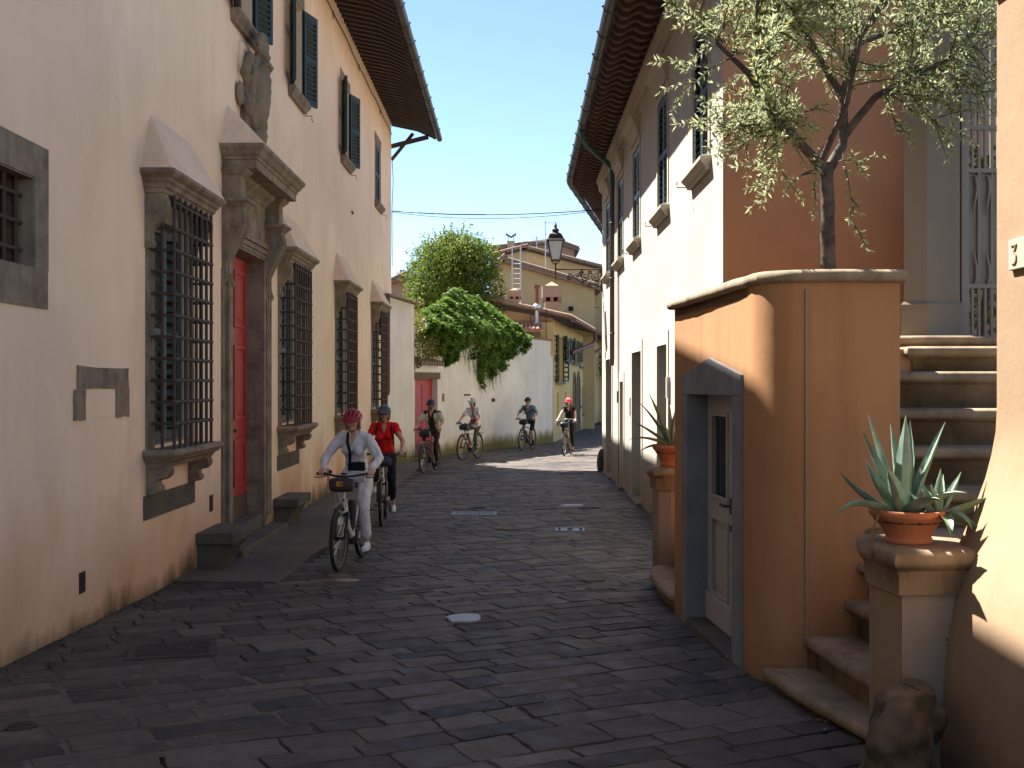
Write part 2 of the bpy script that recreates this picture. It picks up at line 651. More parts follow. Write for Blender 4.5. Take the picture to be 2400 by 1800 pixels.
# ================================================================ the street
street = thing('street', 'dark stone paved street bending to the right between the houses', None, (0, 0, 0), kind='structure')
mb = MB()
ys = [-20 + 2.0 * i for i in range(60)] + [120, 200, 400]
xs = [-60, -20, -8, -3.7, 0, 2.6, 6, 20, 60, 120]
idx = {}
vs = []; fs = []
for j, y in enumerate(ys):
    for i, x in enumerate(xs):
        vs.append((x, y, g(y) - .010))
for j in range(len(ys) - 1):
    for i in range(len(xs) - 1):
        a = j * len(xs) + i
        fs.append((a, a + 1, a + 1 + len(xs), a + len(xs)))
mb.add(vs, fs)
mb.build('ground', MAT['mortar'], street)


def stone_mesh(mb, quad, z, tilt, rnd, gap=.006):
    """one slab: worn top, chamfered rim, skirt; quad in plan"""
    cx = sum(p[0] for p in quad) / 4; cy = sum(p[1] for p in quad) / 4
    ring = []
    for i in range(4):
        a = quad[i]; b = quad[(i + 1) % 4]
        for t in (.07, .35, .65, .93):
            x = lerp(a[0], b[0], t); y = lerp(a[1], b[1], t)
            ex, ey = b[0] - a[0], b[1] - a[1]
            L = math.hypot(ex, ey) + 1e-6
            j = rnd.uniform(-.013, .008) if t in (.35, .65) else rnd.uniform(-.004, .004)
            x += ey / L * j; y -= ex / L * j
            d = math.hypot(x - cx, y - cy)
            k = (d - gap) / d
            ring.append((cx + (x - cx) * k, cy + (y - cy) * k))
    def zz(x, y, dz):
        return g(y) + z + dz + tilt[0] * (x - cx) + tilt[1] * (y - cy)
    r0 = [(x, y, zz(x, y, -.05)) for x, y in ring]
    r1 = [(x, y, zz(x, y, -.006)) for x, y in ring]
    k = .978
    r2 = [(cx + (x - cx) * k, cy + (y - cy) * k, zz(x, y, 0)) for x, y in ring]
    mb.loft([r0, r1, r2], caps=False)
    n = len(mb.v)
    mb.f.append([n - 16 + i for i in range(16)])


rnd = random.Random(11)


def right_limit(y):
    return interp([(0, 2.3), (5.6, 1.9), (7.4, 1.66), (9.6, 1.45), (11.9, 1.75), (12.3, 2.3), (28, 2.36), (45, 5.3), (60, 8)], y)


def left_limit(y):
    return interp([(0, -3.55), (30.5, -3.55), (32, -2.8), (35.2, -2.1), (43.6, 1.6), (60, 4.2)], y)


stones = []


def lay(angle, y0, y1, wmin, wmax, lmin, lmax, region):
    ca, sa = math.cos(angle), math.sin(angle)
    span = 36
    v = -span
    rows = []
    while v < span:
        w = rnd.uniform(wmin, wmax)
        rows.append((v, v + w))
        v += w
    cyr = (y0 + y1) / 2
    for a, b in rows:
        u = -span + rnd.random()
        sk = rnd.uniform(-.05, .05)
        while u < span:
            L = rnd.uniform(lmin, lmax) * (1.25 if rnd.random() < .15 else 1)
            pts = []
            for (uu, vv) in ((u, a), (u + L, a), (u + L, b), (u, b)):
                uu += (vv - a) * sk
                pts.append((uu * ca - vv * sa - .7, uu * sa + vv * ca + cyr))
            u += L
            cx = sum(p[0] for p in pts) / 4; cy = sum(p[1] for p in pts) / 4
            if not (y0 <= cy < y1) or not region(cx, cy):
                continue
            if cx < left_limit(cy) - .3 or cx > right_limit(cy) + .35:
                continue
            pts = [(x + .05 * noise.noise(Vector((x * .9, y * .9, 1))) + .025 * noise.noise(Vector((x * 4, y * 4, 1))), y + .06 * noise.noise(Vector((x * .9, y * .9, 7))) + .025 * noise.noise(Vector((x * 4, y * 4, 7)))) for x, y in pts]
            stones.append((pts, cx, cy))


STRIP = lambda x, y: x < -2.42 and 11.6 < y < 30
lay(R(27), 2.6, 19, .17, .35, .20, .66, lambda x, y: not STRIP(x, y))
lay(R(20), 19, 62, .24, .38, .34, .8, lambda x, y: not STRIP(x, y))
# the 300 stones that show largest are parts, the rest one mass
vis = [s for s in stones if abs(s[1]) < s[2] * .47 and s[2] > 5.2]
vis.sort(key=lambda s: s[2])
near = vis[:300]
near_ids = {id(s) for s in near}


def tone_attr(me, vals):
    a = me.attributes.new('tone', 'FLOAT', 'FACE')
    a.data.foreach_set('value', vals)


def mortared(x, y):
    e = .35 * noise.noise(Vector((x * 1.1, y * 1.1, 5)))
    return ((x + 2.35) / 1.25) ** 2 + ((y - 6.7) / 1.25) ** 2 < 1 + e or ((x - .35) / .62) ** 2 + ((y - 6.95) / .42) ** 2 < 1 + e


for s in near:
    mb = MB()
    stone_mesh(mb, s[0], rnd.uniform(-.003, .003), (rnd.uniform(-.006, .006), rnd.uniform(-.006, .006)), rnd, rnd.uniform(.014, .026) if mortared(s[1], s[2]) else rnd.choice((.002, .003, .004, .006, .010)))
    me = mb.mesh('paving_stone')
    tone_attr(me, [rnd.random() ** 1.3] * len(me.polygons))
    place('paving_stone', me, MAT['paving'], street)
mb = MB(); tones = []
for s in stones:
    if id(s) in near_ids:
        continue
    f0 = len(mb.f)
    stone_mesh(mb, s[0], rnd.uniform(-.003, .003), (rnd.uniform(-.006, .006), rnd.uniform(-.006, .006)), rnd, rnd.choice((.002, .003, .004, .006, .010)))
    tones += [rnd.random() ** 1.3] * (len(mb.f) - f0)
me = mb.mesh('paving_stones')
tone_attr(me, tones)
tag(place('paving_stones', me, MAT['paving'], street), kind='stuff')

# repointed areas: pale mortar nearly flush with the slabs
mb = MB()
step = .06
for i in range(80):
    for j in range(60):
        x = -3.6 + i * step; y = 5.2 + j * step
        if mortared(x, y):
            z = lambda yy: g(yy) - .0045
            mb.add([(x, y, z(y)), (x + step, y, z(y)), (x + step, y + step, z(y + step)), (x, y + step, z(y + step))], [(0, 1, 2, 3)])
t_ = NT('pale_mortar'); c_ = t_.mix(t_.ramp(t_.noise(5, 5), [(.35, 0), (.7, 1)]), (.085, .066, .05), (.17, .135, .105)); t_.bump(t_.noise(70, 4), .6, .008)
mb.build('mortar_fill', t_.out(c_, .95, 0, .2), street)
# smooth pavement strip along the cream house
pav = thing('pavement', 'smooth grey concrete strip along the foot of the cream house', None, (-3, 18, 0), kind='structure')
mb = MB()
rings = []
for i in range(20):
    y = 11.45 + i * (31 - 11.45) / 19
    w = -2.42 + .05 * noise.noise(Vector((0, y, 3)))
    rings.append([(-3.52, y, g(y) - .03), (w, y, g(y) - .03), (w, y, g(y) + .006), (w - .02, y, g(y) + .014), (-3.52, y, g(y) + .03)])
mb.loft(rings)
mb.build('concrete_sheet', MAT['concrete'], pav)


def flat_patch(name, label, cat, x, y, w, d, rot, m, h=.016):
    t = thing(name, label, cat, (x, y, g(y)))
    return t


def grate(label, x, y, w, d, rot, nx, ny, m, frame=.03, group='metal covers set in the paving'):
    t = thing('drain_grate', label, 'grate', (x, y, g(y)), rot, group)
    mb = MB()
    z = .014
    mb.box(-w / 2, w / 2, -d / 2, -d / 2 + frame, -.03, z)
    mb.box(-w / 2, w / 2, d / 2 - frame, d / 2, -.03, z)
    mb.box(-w / 2, -w / 2 + frame, -d / 2 + frame, d / 2 - frame, -.03, z)
    mb.box(w / 2 - frame, w / 2, -d / 2 + frame, d / 2 - frame, -.03, z)
    mb.build('frame', m, t, local=True)
    mb = MB(); mb.box(-w / 2 + .005, w / 2 - .005, -d / 2 + .005, d / 2 - .005, -.04, -.012)
    mb.build('pit', MAT['dark'], t, local=True)
    iw = w - 2 * frame; idp = d - 2 * frame
    if nx:
        for i in range(nx):
            x0 = -iw / 2 + iw * (i + .22) / nx
            mb = MB(); mb.box(x0, x0 + iw / nx * .56, -idp / 2, idp / 2, -.02, z - .003)
            mb.build('bar', m, t, local=True)
    for i in range(ny):
        y0 = -idp / 2 + idp * (i + .2) / ny
        mb = MB(); mb.box(-iw / 2, iw / 2, y0, y0 + idp / ny * .6, -.02, z - .004)
        mb.build('bar', m, t, local=True)
    return t


MAT['cover_steel'] = M_plain('worn_cover_steel', (.20, .20, .21), .45, .5, .2, 8, .15)
MAT['cover_iron'] = M_plain('cast_iron_cover', (.06, .045, .04), .6, .4, .3, 8, .25)
grate('rusty iron drain grate in the paving near the moss-stained wall foot', -2.49, 8.15, .62, .48, R(14), 0, 7, MAT['cover_iron'], .05)
grate('pale rectangular metal cover in mid street ahead of the cyclists', -.62, 18.2, .74, .52, R(1), 16, 0, MAT['cover_steel'], .04)
grate('small bluish metal cover nearer the pale house doors', .84, 16.1, .42, .4, R(-3), 2, 0, MAT['cover_steel'], .035)
grate('dark slotted drain in the sunlit strip of paving', 1.46, 27.0, .62, .34, R(0), 9, 0, MAT['cover_iron'], .02)
grate('small dark iron cover beside the concrete strip', -2.72, 11.25, .42, .3, R(10), 0, 4, MAT['cover_iron'], .03)
# round valve cover by the wall
t = thing('valve_cover', 'small round rusty valve cover near the wall at lower edge', 'cover', (-2.72, 6.15, g(6.15)))
mb = MB(); mb.lathe([(.01, .0), (.085, .0), (.085, .012), (.07, .012), (.066, .008), (.02, .009), (.01, .012)], n=20)
mb.build('lid', MAT['cover_iron'], t, local=True)
for k in range(3):
    mb = MB(); mb.box(-.055, .055, -.006 + (k - 1) * .03, .006 + (k - 1) * .03, .008, .0135)
    mb.build('rib', MAT['rust'], t, local=True)


def irregular_patch(name, label, x, y, rx, ry, m, seed, h=.012, group='pale repair patches in the paving'):
    r = random.Random(seed)
    t = []
    n = 15
    for k in range(n):
        a = 2 * math.pi * k / n
        d = .82 + .3 * r.random()
        sq = 1 / max(abs(math.cos(a)), abs(math.sin(a))) ** .6
        t.append((x + rx * d * sq * math.cos(a), y + ry * d * sq * math.sin(a)))
    mb = MB()
    poly_stack(mb, t, [(0, g(y) - .03), (0, g(y) + h - .004), (-.01, g(y) + h)])
    o = mb.build(name, m)
    tag(o, label, 'patch', group)
    return o


irregular_patch('paving_patch', 'bright bluish white patch in the middle of the dark paving', -.41, 9.45, .15, .165, MAT['pale_patch'], 3, .016)
irregular_patch('paving_patch', 'pale worn patch in the paving by the far pedestal step', .86, 11.65, .13, .1, MAT['concrete'], 4, .014)
irregular_patch('paving_patch', 'faint pale patch just beyond the bluish metal cover', 1.05, 19.5, .2, .1, MAT['pale_patch'], 5, .012)
irregular_patch('paving_patch', 'long pale patch left of the small bluish cover', -.02, 16.2, .22, .12, MAT['concrete'], 6, .014)
irregular_patch('paving_patch', 'tan sliver patch in the paving beside the front wheel track', -1.72, 11.6, .13, .08, MAT['coping'], 8, .014)

# weeds and fallen leaves
mb = MB()
r = random.Random(5)


def tuft(mb, x, y, n, hh, sp):
    for k in range(n):
        a = r.uniform(0, 6.28); px = x + r.gauss(0, sp); py = y + r.gauss(0, sp * .4)
        w = r.uniform(.006, .014); h = r.uniform(.5, 1) * hh
        dx, dy = math.cos(a), math.sin(a)
        z = g(py) - .008
        mb.add([(px - dy * w, py + dx * w, z), (px + dy * w, py - dx * w, z), (px + dx * h * .6, py + dy * h * .6, z + h)], [(0, 1, 2)])


for (x, y, n, sp) in ((-1.62, 9.0, 90, .12), (-1.45, 8.85, 60, .08), (-1.15, 18.6, 50, .12), (-.25, 9.05, 25, .04), (-.33, 9.8, 20, .05), (-1.35, 6.6, 30, .05),
                      (-3.42, 9.6, 40, .06), (-3.42, 11.6, 60, .1), (-3.4, 12.05, 50, .12), (-.75, 18.4, 20, .05)):
    tuft(mb, x, y, n, .022, sp)
for k in range(150):
    y = r.uniform(6, 12.2)
    tuft(mb, -3.46, y, 2, .03, .02)
tag(mb.build('weeds', MAT['weed']), 'tiny green weeds growing in the paving joints', 'weeds', kind='stuff')
mb = MB()
for k in range(900):
    q = r.random()
    if q < .5:
        y = r.uniform(6.5, 16.5); x = -3.45 + abs(r.gauss(0, .22)) + (.4 if 12.3 < y < 16 else 0)
    elif q < .75:
        y = r.uniform(6.0, 12.5); x = right_limit(y) - abs(r.gauss(0, .16)) - .05
    else:
        y = r.uniform(6, 20); x = r.uniform(-3.3, 1.6)
        if r.random() < .6: continue
    s_ = r.uniform(.006, .022) * (1.5 if r.random() < .1 else 1)
    a = r.uniform(0, 6.28)
    z = g(y) + .016 + (.02 if x < -2.42 and y > 11.5 else 0)
    dx, dy = math.cos(a) * s_, math.sin(a) * s_
    mb.add([(x - dx, y - dy, z), (x + dy * .5, y - dx * .5, z + r.uniform(0, .008)), (x + dx, y + dy, z + r.uniform(0, .01)), (x - dy * .5, y + dx * .5, z)], [(0, 1, 2, 3)])
tag(mb.build('leaf_litter', MAT['litter']), 'dry fallen leaves scattered along the wall feet', 'leaves', kind='stuff')

# ================================================================ the left house
LX = -3.5
FL = FR((LX, 0, 0), (0, 1, 0), (1, 0, 0))
house = thing('palazzo', 'tall peach cream plastered palazzo with iron window bays and stone portal', 'building', (LX, 15, 0))
BAYS = [11.4, 17.4, 22.75, 28.4]
UPPER = [14.45, 18.0, 23.3, 28.95]
END = 32.2
TOP = 9.75
D0, D1 = 13.75, 15.5
holes = [(c - .55, c + .55, 1.5, 3.72, .3) for c in BAYS] + [(c - .5, c + .5, 6.78, 8.32, .3) for c in UPPER] + [(D0, D1, .13, 3.82, .3), (6.97, 8.13, 2.94, 3.61, .28)]
mb = wall_mesh(MB(FL), -14, END, -.6, TOP, holes)
mb.build('wall', MAT['cream_left'], house)
mb = MB()
mb.add([(LX, END, -.6), (-14, END, -.6), (-14, END, TOP), (-8.7, END, 12.0), (LX, END, TOP)], [(0, 1, 2, 3, 4)])
mb.add([(LX, -14, -.6), (-14, -14, -.6), (-14, -14, TOP), (LX, -14, TOP)], [(0, 1, 2, 3)])
mb.add([(-14, -14, -.6), (-14, END, -.6), (-14, END, TOP), (-14, -14, TOP)], [(0, 1, 2, 3)])
mb.build('end_wall', MAT['cream_left'], house)
# roof
GX, GZ = -2.16, 9.27
ROOF_END = 32.62
mb = MB()
sl = (12.6 - GZ - .22) / (GX + 8.7)
mb.prism([(GX - .02, GZ + .12), (GX - .02, GZ + .22), (-8.7, 12.6), (-15.2, GZ + .22), (-15.2, GZ + .1), (-8.7, 12.4)], 'y', -14.3, ROOF_END)
roof = mb.build('roof', MAT['tile_old'], house)
# soffit boards
mb = MB()
mb.add([(LX - .05, -14, TOP + .20), (LX - .05, ROOF_END - .02, TOP + .20), (GX, ROOF_END - .02, GZ + .11), (GX, -14, GZ + .11)], [(0, 1, 2, 3)])
mb.build('soffit_board', MAT['wood'], house)
# rafters: a long upper one carried by a short shaped one
prof_hi = [(LX - .02, TOP + .07), (LX - .02, TOP + .19), (GX - .04, GZ + .10), (GX - .04, GZ + .02), (GX - .1, GZ - .02), (GX - .16, GZ + .02)]
prof_lo = [(LX - .02, TOP - .10), (LX - .02, TOP + .069), (-2.75, TOP - .14), (-2.72, TOP - .2), (-2.8, TOP - .25), (-2.9, TOP - .23)]
mb = MB(); mb.prism(prof_hi, 'y', -.055, .055)
me_hi = mb.mesh('rafter')
mb = MB(); mb.prism(prof_lo, 'y', -.065, .065)
me_lo = mb.mesh('rafter_bracket')
y = 17.6
while y < ROOF_END - .08:
    place('rafter', me_hi, MAT['wood'], house, loc=(0, y, 0))
    place('rafter_bracket', me_lo, MAT['wood'], house, loc=(0, y, 0))
    y += .31
mb = MB()
mb.beam((LX - .9, ROOF_END - .08, TOP + .5), (GX - .02, ROOF_END - .08, GZ + .1), .12, .16)
mb.build('verge_beam', MAT['wood'], house)
mb = MB()
mb.beam((LX - .02, END + .08, 9.0), (-2.45, ROOF_END - .15, 9.32), .1, .12)
mb.build('eave_brace', MAT['wood'], house)
mb = MB()
mb.beam((LX, END + .1, 8.62), (-2.9, ROOF_END - .12, 9.42), .09, .1)
mb.build('eave_brace', MAT['wood'], house)
# gutter
def gutter(name, path, parent, rad=.085, m='gutter', knobs=1.15):
    mb = MB()
    pts = [Vector(p) for p in path]
    rings = []
    for i, p in enumerate(pts):
        d = (pts[min(i + 1, len(pts) - 1)] - pts[max(i - 1, 0)]).normalized()
        x = Vector((d.y, -d.x, 0)).normalized()
        ring = []
        for k in range(9):
            a = math.pi + math.pi * k / 8
            ring.append(p + x * (rad * math.cos(a)) + Vector((0, 0, rad * math.sin(a))))
        for k in range(9):
            a = 2 * math.pi - math.pi * k / 8
            ring.append(p + x * ((rad - .006) * math.cos(a)) + Vector((0, 0, (rad - .006) * math.sin(a))))
        rings.append(ring)
    mb.loft(rings)
    gt = mb.build(name, MAT[m], parent, smooth=True)
    # brackets
    for a, b in zip(pts, pts[1:]):
        L = (b - a).length
        n = int(L / knobs)
        d = (b - a).normalized()
        x = Vector((d.y, -d.x, 0)).normalized()
        for i in range(n):
            p = a + d * (knobs * (i + .5))
            mb = MB()
            arc = [p + x * ((rad + .006) * math.cos(math.pi + math.pi * k / 8)) + Vector((0, 0, (rad + .006) * math.sin(math.pi + math.pi * k / 8))) for k in range(9)]
            mb.tube(arc, .007, 5)
            for sgn in (-1, 1):
                mb.ball(p + x * (sgn * (rad + .012)) + Vector((0, 0, .012)), .018, 6, 5)
            mb.build('gutter_bracket', MAT[m], gt)
    return gt


gutter('gutter', [(GX + .03, 17.0, GZ + .03), (GX + .03, ROOF_END + .02, GZ + .03)], house)
# cable clipped below the eave
mb = MB()
pts = []
for i in range(60):
    yy = 17 + i * (END - 17) / 59
    pts.append((LX + .025, yy, 9.33 + .03 * math.sin(yy * 1.7) * math.sin(yy * .6)))
mb.tube(pts, .011, 5)
mb.build('wall_cable', MAT['pipe'], house)
for yy in (21.6, 25.2, 29.3):
    mb = MB()
    mb.tube([(LX + .03, yy + .07 * math.cos(a), 9.28 + .07 * math.sin(a)) for a in [k * .7 for k in range(9)]], .008, 5)
    mb.build('cable_clip', MAT['iron'], house)


def shutter(parent, frame, s, p, z0, z1, w, ang, m, nslat=17, name='shutter'):
    """louvred leaf hinged at (s,p); ang is the direction of the leaf in the wall's plan (0 = along +s)"""
    u = Vector((math.cos(ang), math.sin(ang), 0))
    n = Vector((-u.y, u.x, 0))
    L = Matrix(((u.x, n.x, 0, s), (u.y, n.y, 0, p), (0, 0, 1, 0), (0, 0, 0, 1)))
    F = frame @ L
    mb = MB(F)
    b = .07; th = .022
    mb.box(0, b, -th, th, z0, z1)
    mb.box(w - b, w, -th, th, z0, z1)
    mid = (z0 + z1) / 2
    for c, d in ((z0, z0 + .09), (z1 - .09, z1), (mid - .04, mid + .04)):
        mb.box(b, w - b, -th, th, c, d)
    leaf = mb.build(name, m, parent)
    hh = (z1 - z0 - .18)
    pitch = hh / nslat
    mbs = MB()
    a = R(48)
    for sgn in (0,):
        mbs.box(b, w - b, -.042, .042, -.005, .005)
    me = mbs.mesh('slat')
    me.materials.append(m)
    for i in range(nslat):
        zc = z0 + .09 + pitch * (i + .5)
        if abs(zc - mid) < .05:
            continue
        o = bpy.data.objects.new('slat', me)
        COL.objects.link(o)
        o.parent = leaf
        Mx = F @ Matrix.Translation((0, 0, zc)) @ Matrix.Rotation(a, 4, 'X')
        if Mx.determinant() < 0:
            Mx = Mx @ Matrix.Diagonal((1, 1, -1, 1)).to_4x4()
            Mx = F @ Matrix.Translation((0, 0, zc)) @ Matrix.Rotation(a, 4, 'X')
        # leaf's own origin lies at -WORLD_LOC inside its parent, so world placement is direct
        loc, rot, scl = Mx.decompose()
        o.location = loc; o.rotation_euler = rot.to_euler(); o.scale = scl
    # hinge pins
    return leaf


def upper_window(parent, F, c, z0, z1, mshut, mode, sill_m, half=.5, surround=None, wall_p=0):
    mb = MB(F); mb.box(c - half + .03, c + half - .03, -.22, -.2, z0 + .03, z1 - .03)
    pane = mb.build('window_pane', MAT['glass'], parent)
    mb = MB(F)
    for a, b, cc, d in ((c - half + .002, c - half + .06, z0, z1), (c + half - .06, c + half - .002, z0, z1), (c - .03, c + .03, z0, z1), (c - half + .06, c - .03, z1 - .07, z1), (c + .03, c + half - .06, z1 - .07, z1), (c - half + .06, c - .03, z0 + .002, z0 + .08), (c + .03, c + half - .06, z0 + .002, z0 + .08)):
        mb.box(a, b, -.19, -.14, cc, d)
    mb.build('window_frame', MAT['lintel_wood'], parent)
    mb = MB(F)
    mb.stack(c - half - .14, c + half + .14, [(.06, z0 - .16, 0), (.07, z0 - .12, 0), (.11, z0 - .08, .02), (.13, z0 - .05, .03), (.13, z0 - .01, .03), (.10, z0 + .004, .02)])
    mb.build('window_sill', sill_m, parent)
    if mode == 'open':
        shutter(parent, F, c - half + .0, .03, z0 + .015, z1 - .01, half - .03, R(163), mshut)
        shutter(parent, F, c + half - .0, .03, z0 + .015, z1 - .01, half - .03, R(17), mshut)
    elif mode == 'closed':
        shutter(parent, F, c - half + .03, -.03, z0 + .015, z1 - .01, half - .035, 0, mshut)
        shutter(parent, F, c + half - .03, -.03, z0 + .015, z1 - .01, half - .035, math.pi, mshut)


for i, c in enumerate(UPPER):
    upper_window(house, FL, c, 6.78, 8.32, MAT['blue_shutter'], 'closed' if i == 3 else 'open', MAT['stone'])
    mb = MB(FL)   # stone head and jambs flush with the plaster
    mb.box(c - .68, c + .68, .0015, .012, 8.32, 8.55)
    mb.build('window_head', MAT['stone'], house)
    if i == 3:
        for s0, s1 in ((c - .62, c - .5), (c + .5, c + .62)):
            mb = MB(FL); mb.box(s0, s1, .0015, .01, 6.78, 8.318)
            mb.build('window_jamb', MAT['stone'], house)
    mb = MB(FL)
    mb.tube([(c + .66, .02, 6.6), (c + .66, .14, 6.6), (c + .66, .14, 6.52), (c + .68, .16, 6.5)], .007, 5)
    mb.build('shutter_hook', MAT['iron'], house)


def bay(c, full=True):
    """projecting iron cage with stone sill, brackets, cornice and sloped plaster hood"""
    mb = MB(FL)
    mb.box(c - .80, c - .55, .0015, .012, 1.47, 3.92)
    mb.build('window_jamb', MAT['stone'], house)
    mb = MB(FL)
    mb.box(c + .55, c + .80, .0015, .012, 1.47, 3.92)
    mb.build('window_jamb', MAT['stone'], house)
    mb = MB(FL)
    mb.box(c - .549, c + .549, .0015, .010, 3.72, 3.92)
    mb.build('window_head', MAT['stone'], house)
    mb = MB(FL); mb.box(c - .52, c + .52, -.24, -.22, 1.55, 3.7)
    mb.build('window_pane', MAT['glass'], house)
    mb = MB(FL)
    for a, b in ((c - .548, c - .47), (c + .47, c + .548), (c - .04, c + .04)):
        mb.box(a, b, -.2, -.15, 1.52, 3.7)
    mb.build('window_frame', MAT['lintel_wood'], house)
    shutter(house, FL, c - .53, -.06, 1.53, 3.70, .5, 0, MAT['green_shutter'], 18)
    shutter(house, FL, c + .53, -.06, 1.53, 3.70, .5, R(205), MAT['green_shutter'], 18)
    # sill
    mb = MB(FL)
    mb.stack(c - .80, c + .80, [(.20, 1.30, 0), (.22, 1.33, .0), (.23, 1.35, .01), (.27, 1.37, .04), (.275, 1.385, .05), (.30, 1.40, .07), (.315, 1.425, .085), (.31, 1.455, .08), (.29, 1.47, .06)])
    mb.build('window_sill', MAT['stone'], house, smooth=True, angle=35)
    bp = [(0, 1.30), (.205, 1.30), (.22, 1.27), (.215, 1.23), (.18, 1.20), (.13, 1.19), (.10, 1.165), (.10, 1.13), (.125, 1.11), (.13, 1.08), (.11, 1.055), (.06, 1.045), (0, 1.03)]
    for s0 in (c - .78, c + .60):
        mb = MB(FL); mb.prism(bp, 'x', s0, s0 + .18)
        br = mb.build('sill_bracket', MAT['stone'], house, smooth=True, angle=50)
        for k in (.045, .09, .135):
            mb = MB(FL)
            mb.tube([(s0 + k, .205, 1.29), (s0 + k, .222, 1.265), (s0 + k, .215, 1.228), (s0 + k, .18, 1.198), (s0 + k, .13, 1.187)], .011, 5)
            mb.build('flute', MAT['stone'], br)
    mb = MB(FL); mb.box(c - .86, c + .82, .0015, .014, .80, 1.03)
    mb.build('apron_stone', MAT['stone_dark'], house)
    # top corbels
    cp = [(0, 3.40), (.05, 3.40), (.075, 3.43), (.07, 3.47), (.045, 3.50), (.05, 3.55), (.10, 3.62), (.17, 3.69), (.21, 3.76), (.215, 3.84), (.19, 3.92), (0, 3.92)]
    for s0 in (c - .82, c + .70):
        mb = MB(FL); mb.prism(cp, 'x', s0, s0 + .12)
        cb = mb.build('corbel', MAT['stone'], house, smooth=True, angle=50)
        for sx in (s0 - .004, s0 + .124):
            mb = MB(FL)
            sp = [(sx, .115 + (.012 + .009 * k) * math.cos(k * .9), 3.80 + (.012 + .009 * k) * math.sin(k * .9)) for k in range(9)]
            mb.tube(sp, .007, 5)
            mb.build('scroll', MAT['stone'], cb)
    mb = MB(FL)
    mb.stack(c - .84, c + .84, [(.20, 3.92, 0), (.20, 3.96, 0), (.225, 3.975, .02), (.235, 4.01, .03), (.26, 4.03, .05), (.265, 4.055, .06), (.30, 4.075, .09), (.325, 4.10, .12), (.325, 4.135, .12)])
    mb.build('cornice', MAT['stone'], house)
    mb = MB(FL)
    a, b = c - .955, c + .955
    base = [(a, -.01, 4.136), (b, -.01, 4.136), (b, .315, 4.136), (a, .315, 4.136)]
    mb.add(base + [(c - .62, -.01, 4.74), (c + .62, -.01, 4.74)], [(0, 1, 2, 3), (2, 3, 4, 5), (3, 0, 4), (1, 2, 5), (0, 1, 5, 4)])
    mb.build('window_hood', MAT['hood'], house, bevel=.012)
    # grille
    gr = MB(FL)
    gr.tube([(c - .66, .0, 3.86), (c - .66, .235, 3.86), (c + .66, .235, 3.86), (c + .66, 0, 3.86)], .014, 6)
    grille = gr.build('grille', MAT['iron'], house)
    mv = MB(); mv.tube([(0, 0, 1.46), (0, 0, 3.93)], .0165, 8)
    mev = mv.mesh('bar')
    for i in range(8):
        place('bar', mev, MAT['iron'], grille, loc=(LX + .235, c - .66 + i * 1.32 / 7, 0))
    for sgn in (-.66, .66):
        place('bar', mev, MAT['iron'], grille, loc=(LX + .12, c + sgn, 0))
    mh = MB()
    pts = [(-.02, -.66, 0), (.235, -.66, 0)]
    mh.tube(pts, .016, 7)
    mh.tube([(.235, -.68, 0), (.235, .68, 0)], .0185, 7)
    mh.tube([(.235, .66, 0), (-.02, .66, 0)], .016, 7)
    for i in range(8):
        mh.ball((.235, -.66 + i * 1.32 / 7, 0), (.026, .03, .026), 8, 5)
    meh = mh.mesh('bar')
    for k in range(10):
        place('bar', meh, MAT['iron'], grille, loc=(LX, c, 1.715 + .21 * k))


for c in BAYS:
    bay(c)

# stone portal
PC = (D0 + D1) / 2
def jamb(s0, s1):
    mb = MB(FL)
    mb.box(s0 + (0 if s0 < D0 else -.004), s1 + (.004 if s0 < D0 else 0), -.29, .05, .10, 3.816)
    return mb.build('portal_jamb', MAT['stone'], house, bevel=.01)
for s0, s1, sg in ((D0 - .30, D0, 1), (D1, D1 + .30, -1)):
    j = jamb(s0, s1)
    for k, (w0, w1, pp) in enumerate(((.00, .07, .085), (.09, .16, .075), (.18, .22, .065))):
        a, b = (s0 + w0, s0 + w1) if sg > 0 else (s1 - w1, s1 - w0)
        mb = MB(FL); mb.box(a, b, .05, pp, .25, 3.82 + (.22 - w1))
        mb.build('moulding', MAT['stone'], j, bevel=.006)
    a, b = (s0 - .09, s0 - .001) if sg > 0 else (s1 + .001, s1 + .09)
    mb = MB(FL); mb.box(a, b, -.02, .03, .10, 3.5)
    mb.build('pilaster', MAT['stone'], house)
lint = MB(FL); lint.box(D0 - .30, D1 + .30, -.29, .05, 3.8165, 4.12)
lo = lint.build('portal_lintel', MAT['stone'], house, bevel=.01)
for z0, z1, pp in ((3.98, 4.05, .085), (3.90, 3.96, .075), (3.85, 3.88, .065)):
    mb = MB(FL); mb.box(D0 - .30 + (4.05 - z1), D1 + .30 - (4.05 - z1), .05, pp, z0, z1)
    mb.build('moulding', MAT['stone'], lo, bevel=.006)
mb = MB(FL)
mb.box(D0 - .22, D1 + .22, -.02, .04, 4.121, 4.56)
mb.build('frieze', MAT['stone'], house)
mb = MB(FL)
mb.stack(D0 - .32, D1 + .32, [(.05, 4.561, 0), (.08, 4.60, .02), (.10, 4.62, .03), (.16, 4.66, .06), (.20, 4.70, .08)])
mb.build('bed_moulding', MAT['stone'], house)
mb = MB(FL)
mb.stack(D0 - .36, D1 + .36, [(.42, 4.701, .0), (.42, 4.80, 0), (.44, 4.81, .02), (.44, 4.84, .02), (.47, 4.86, .05), (.50, 4.91, .08), (.53, 4.94, .11), (.53, 4.985, .11)])
mb.build('cornice', MAT['stone'], house, bevel=.004)
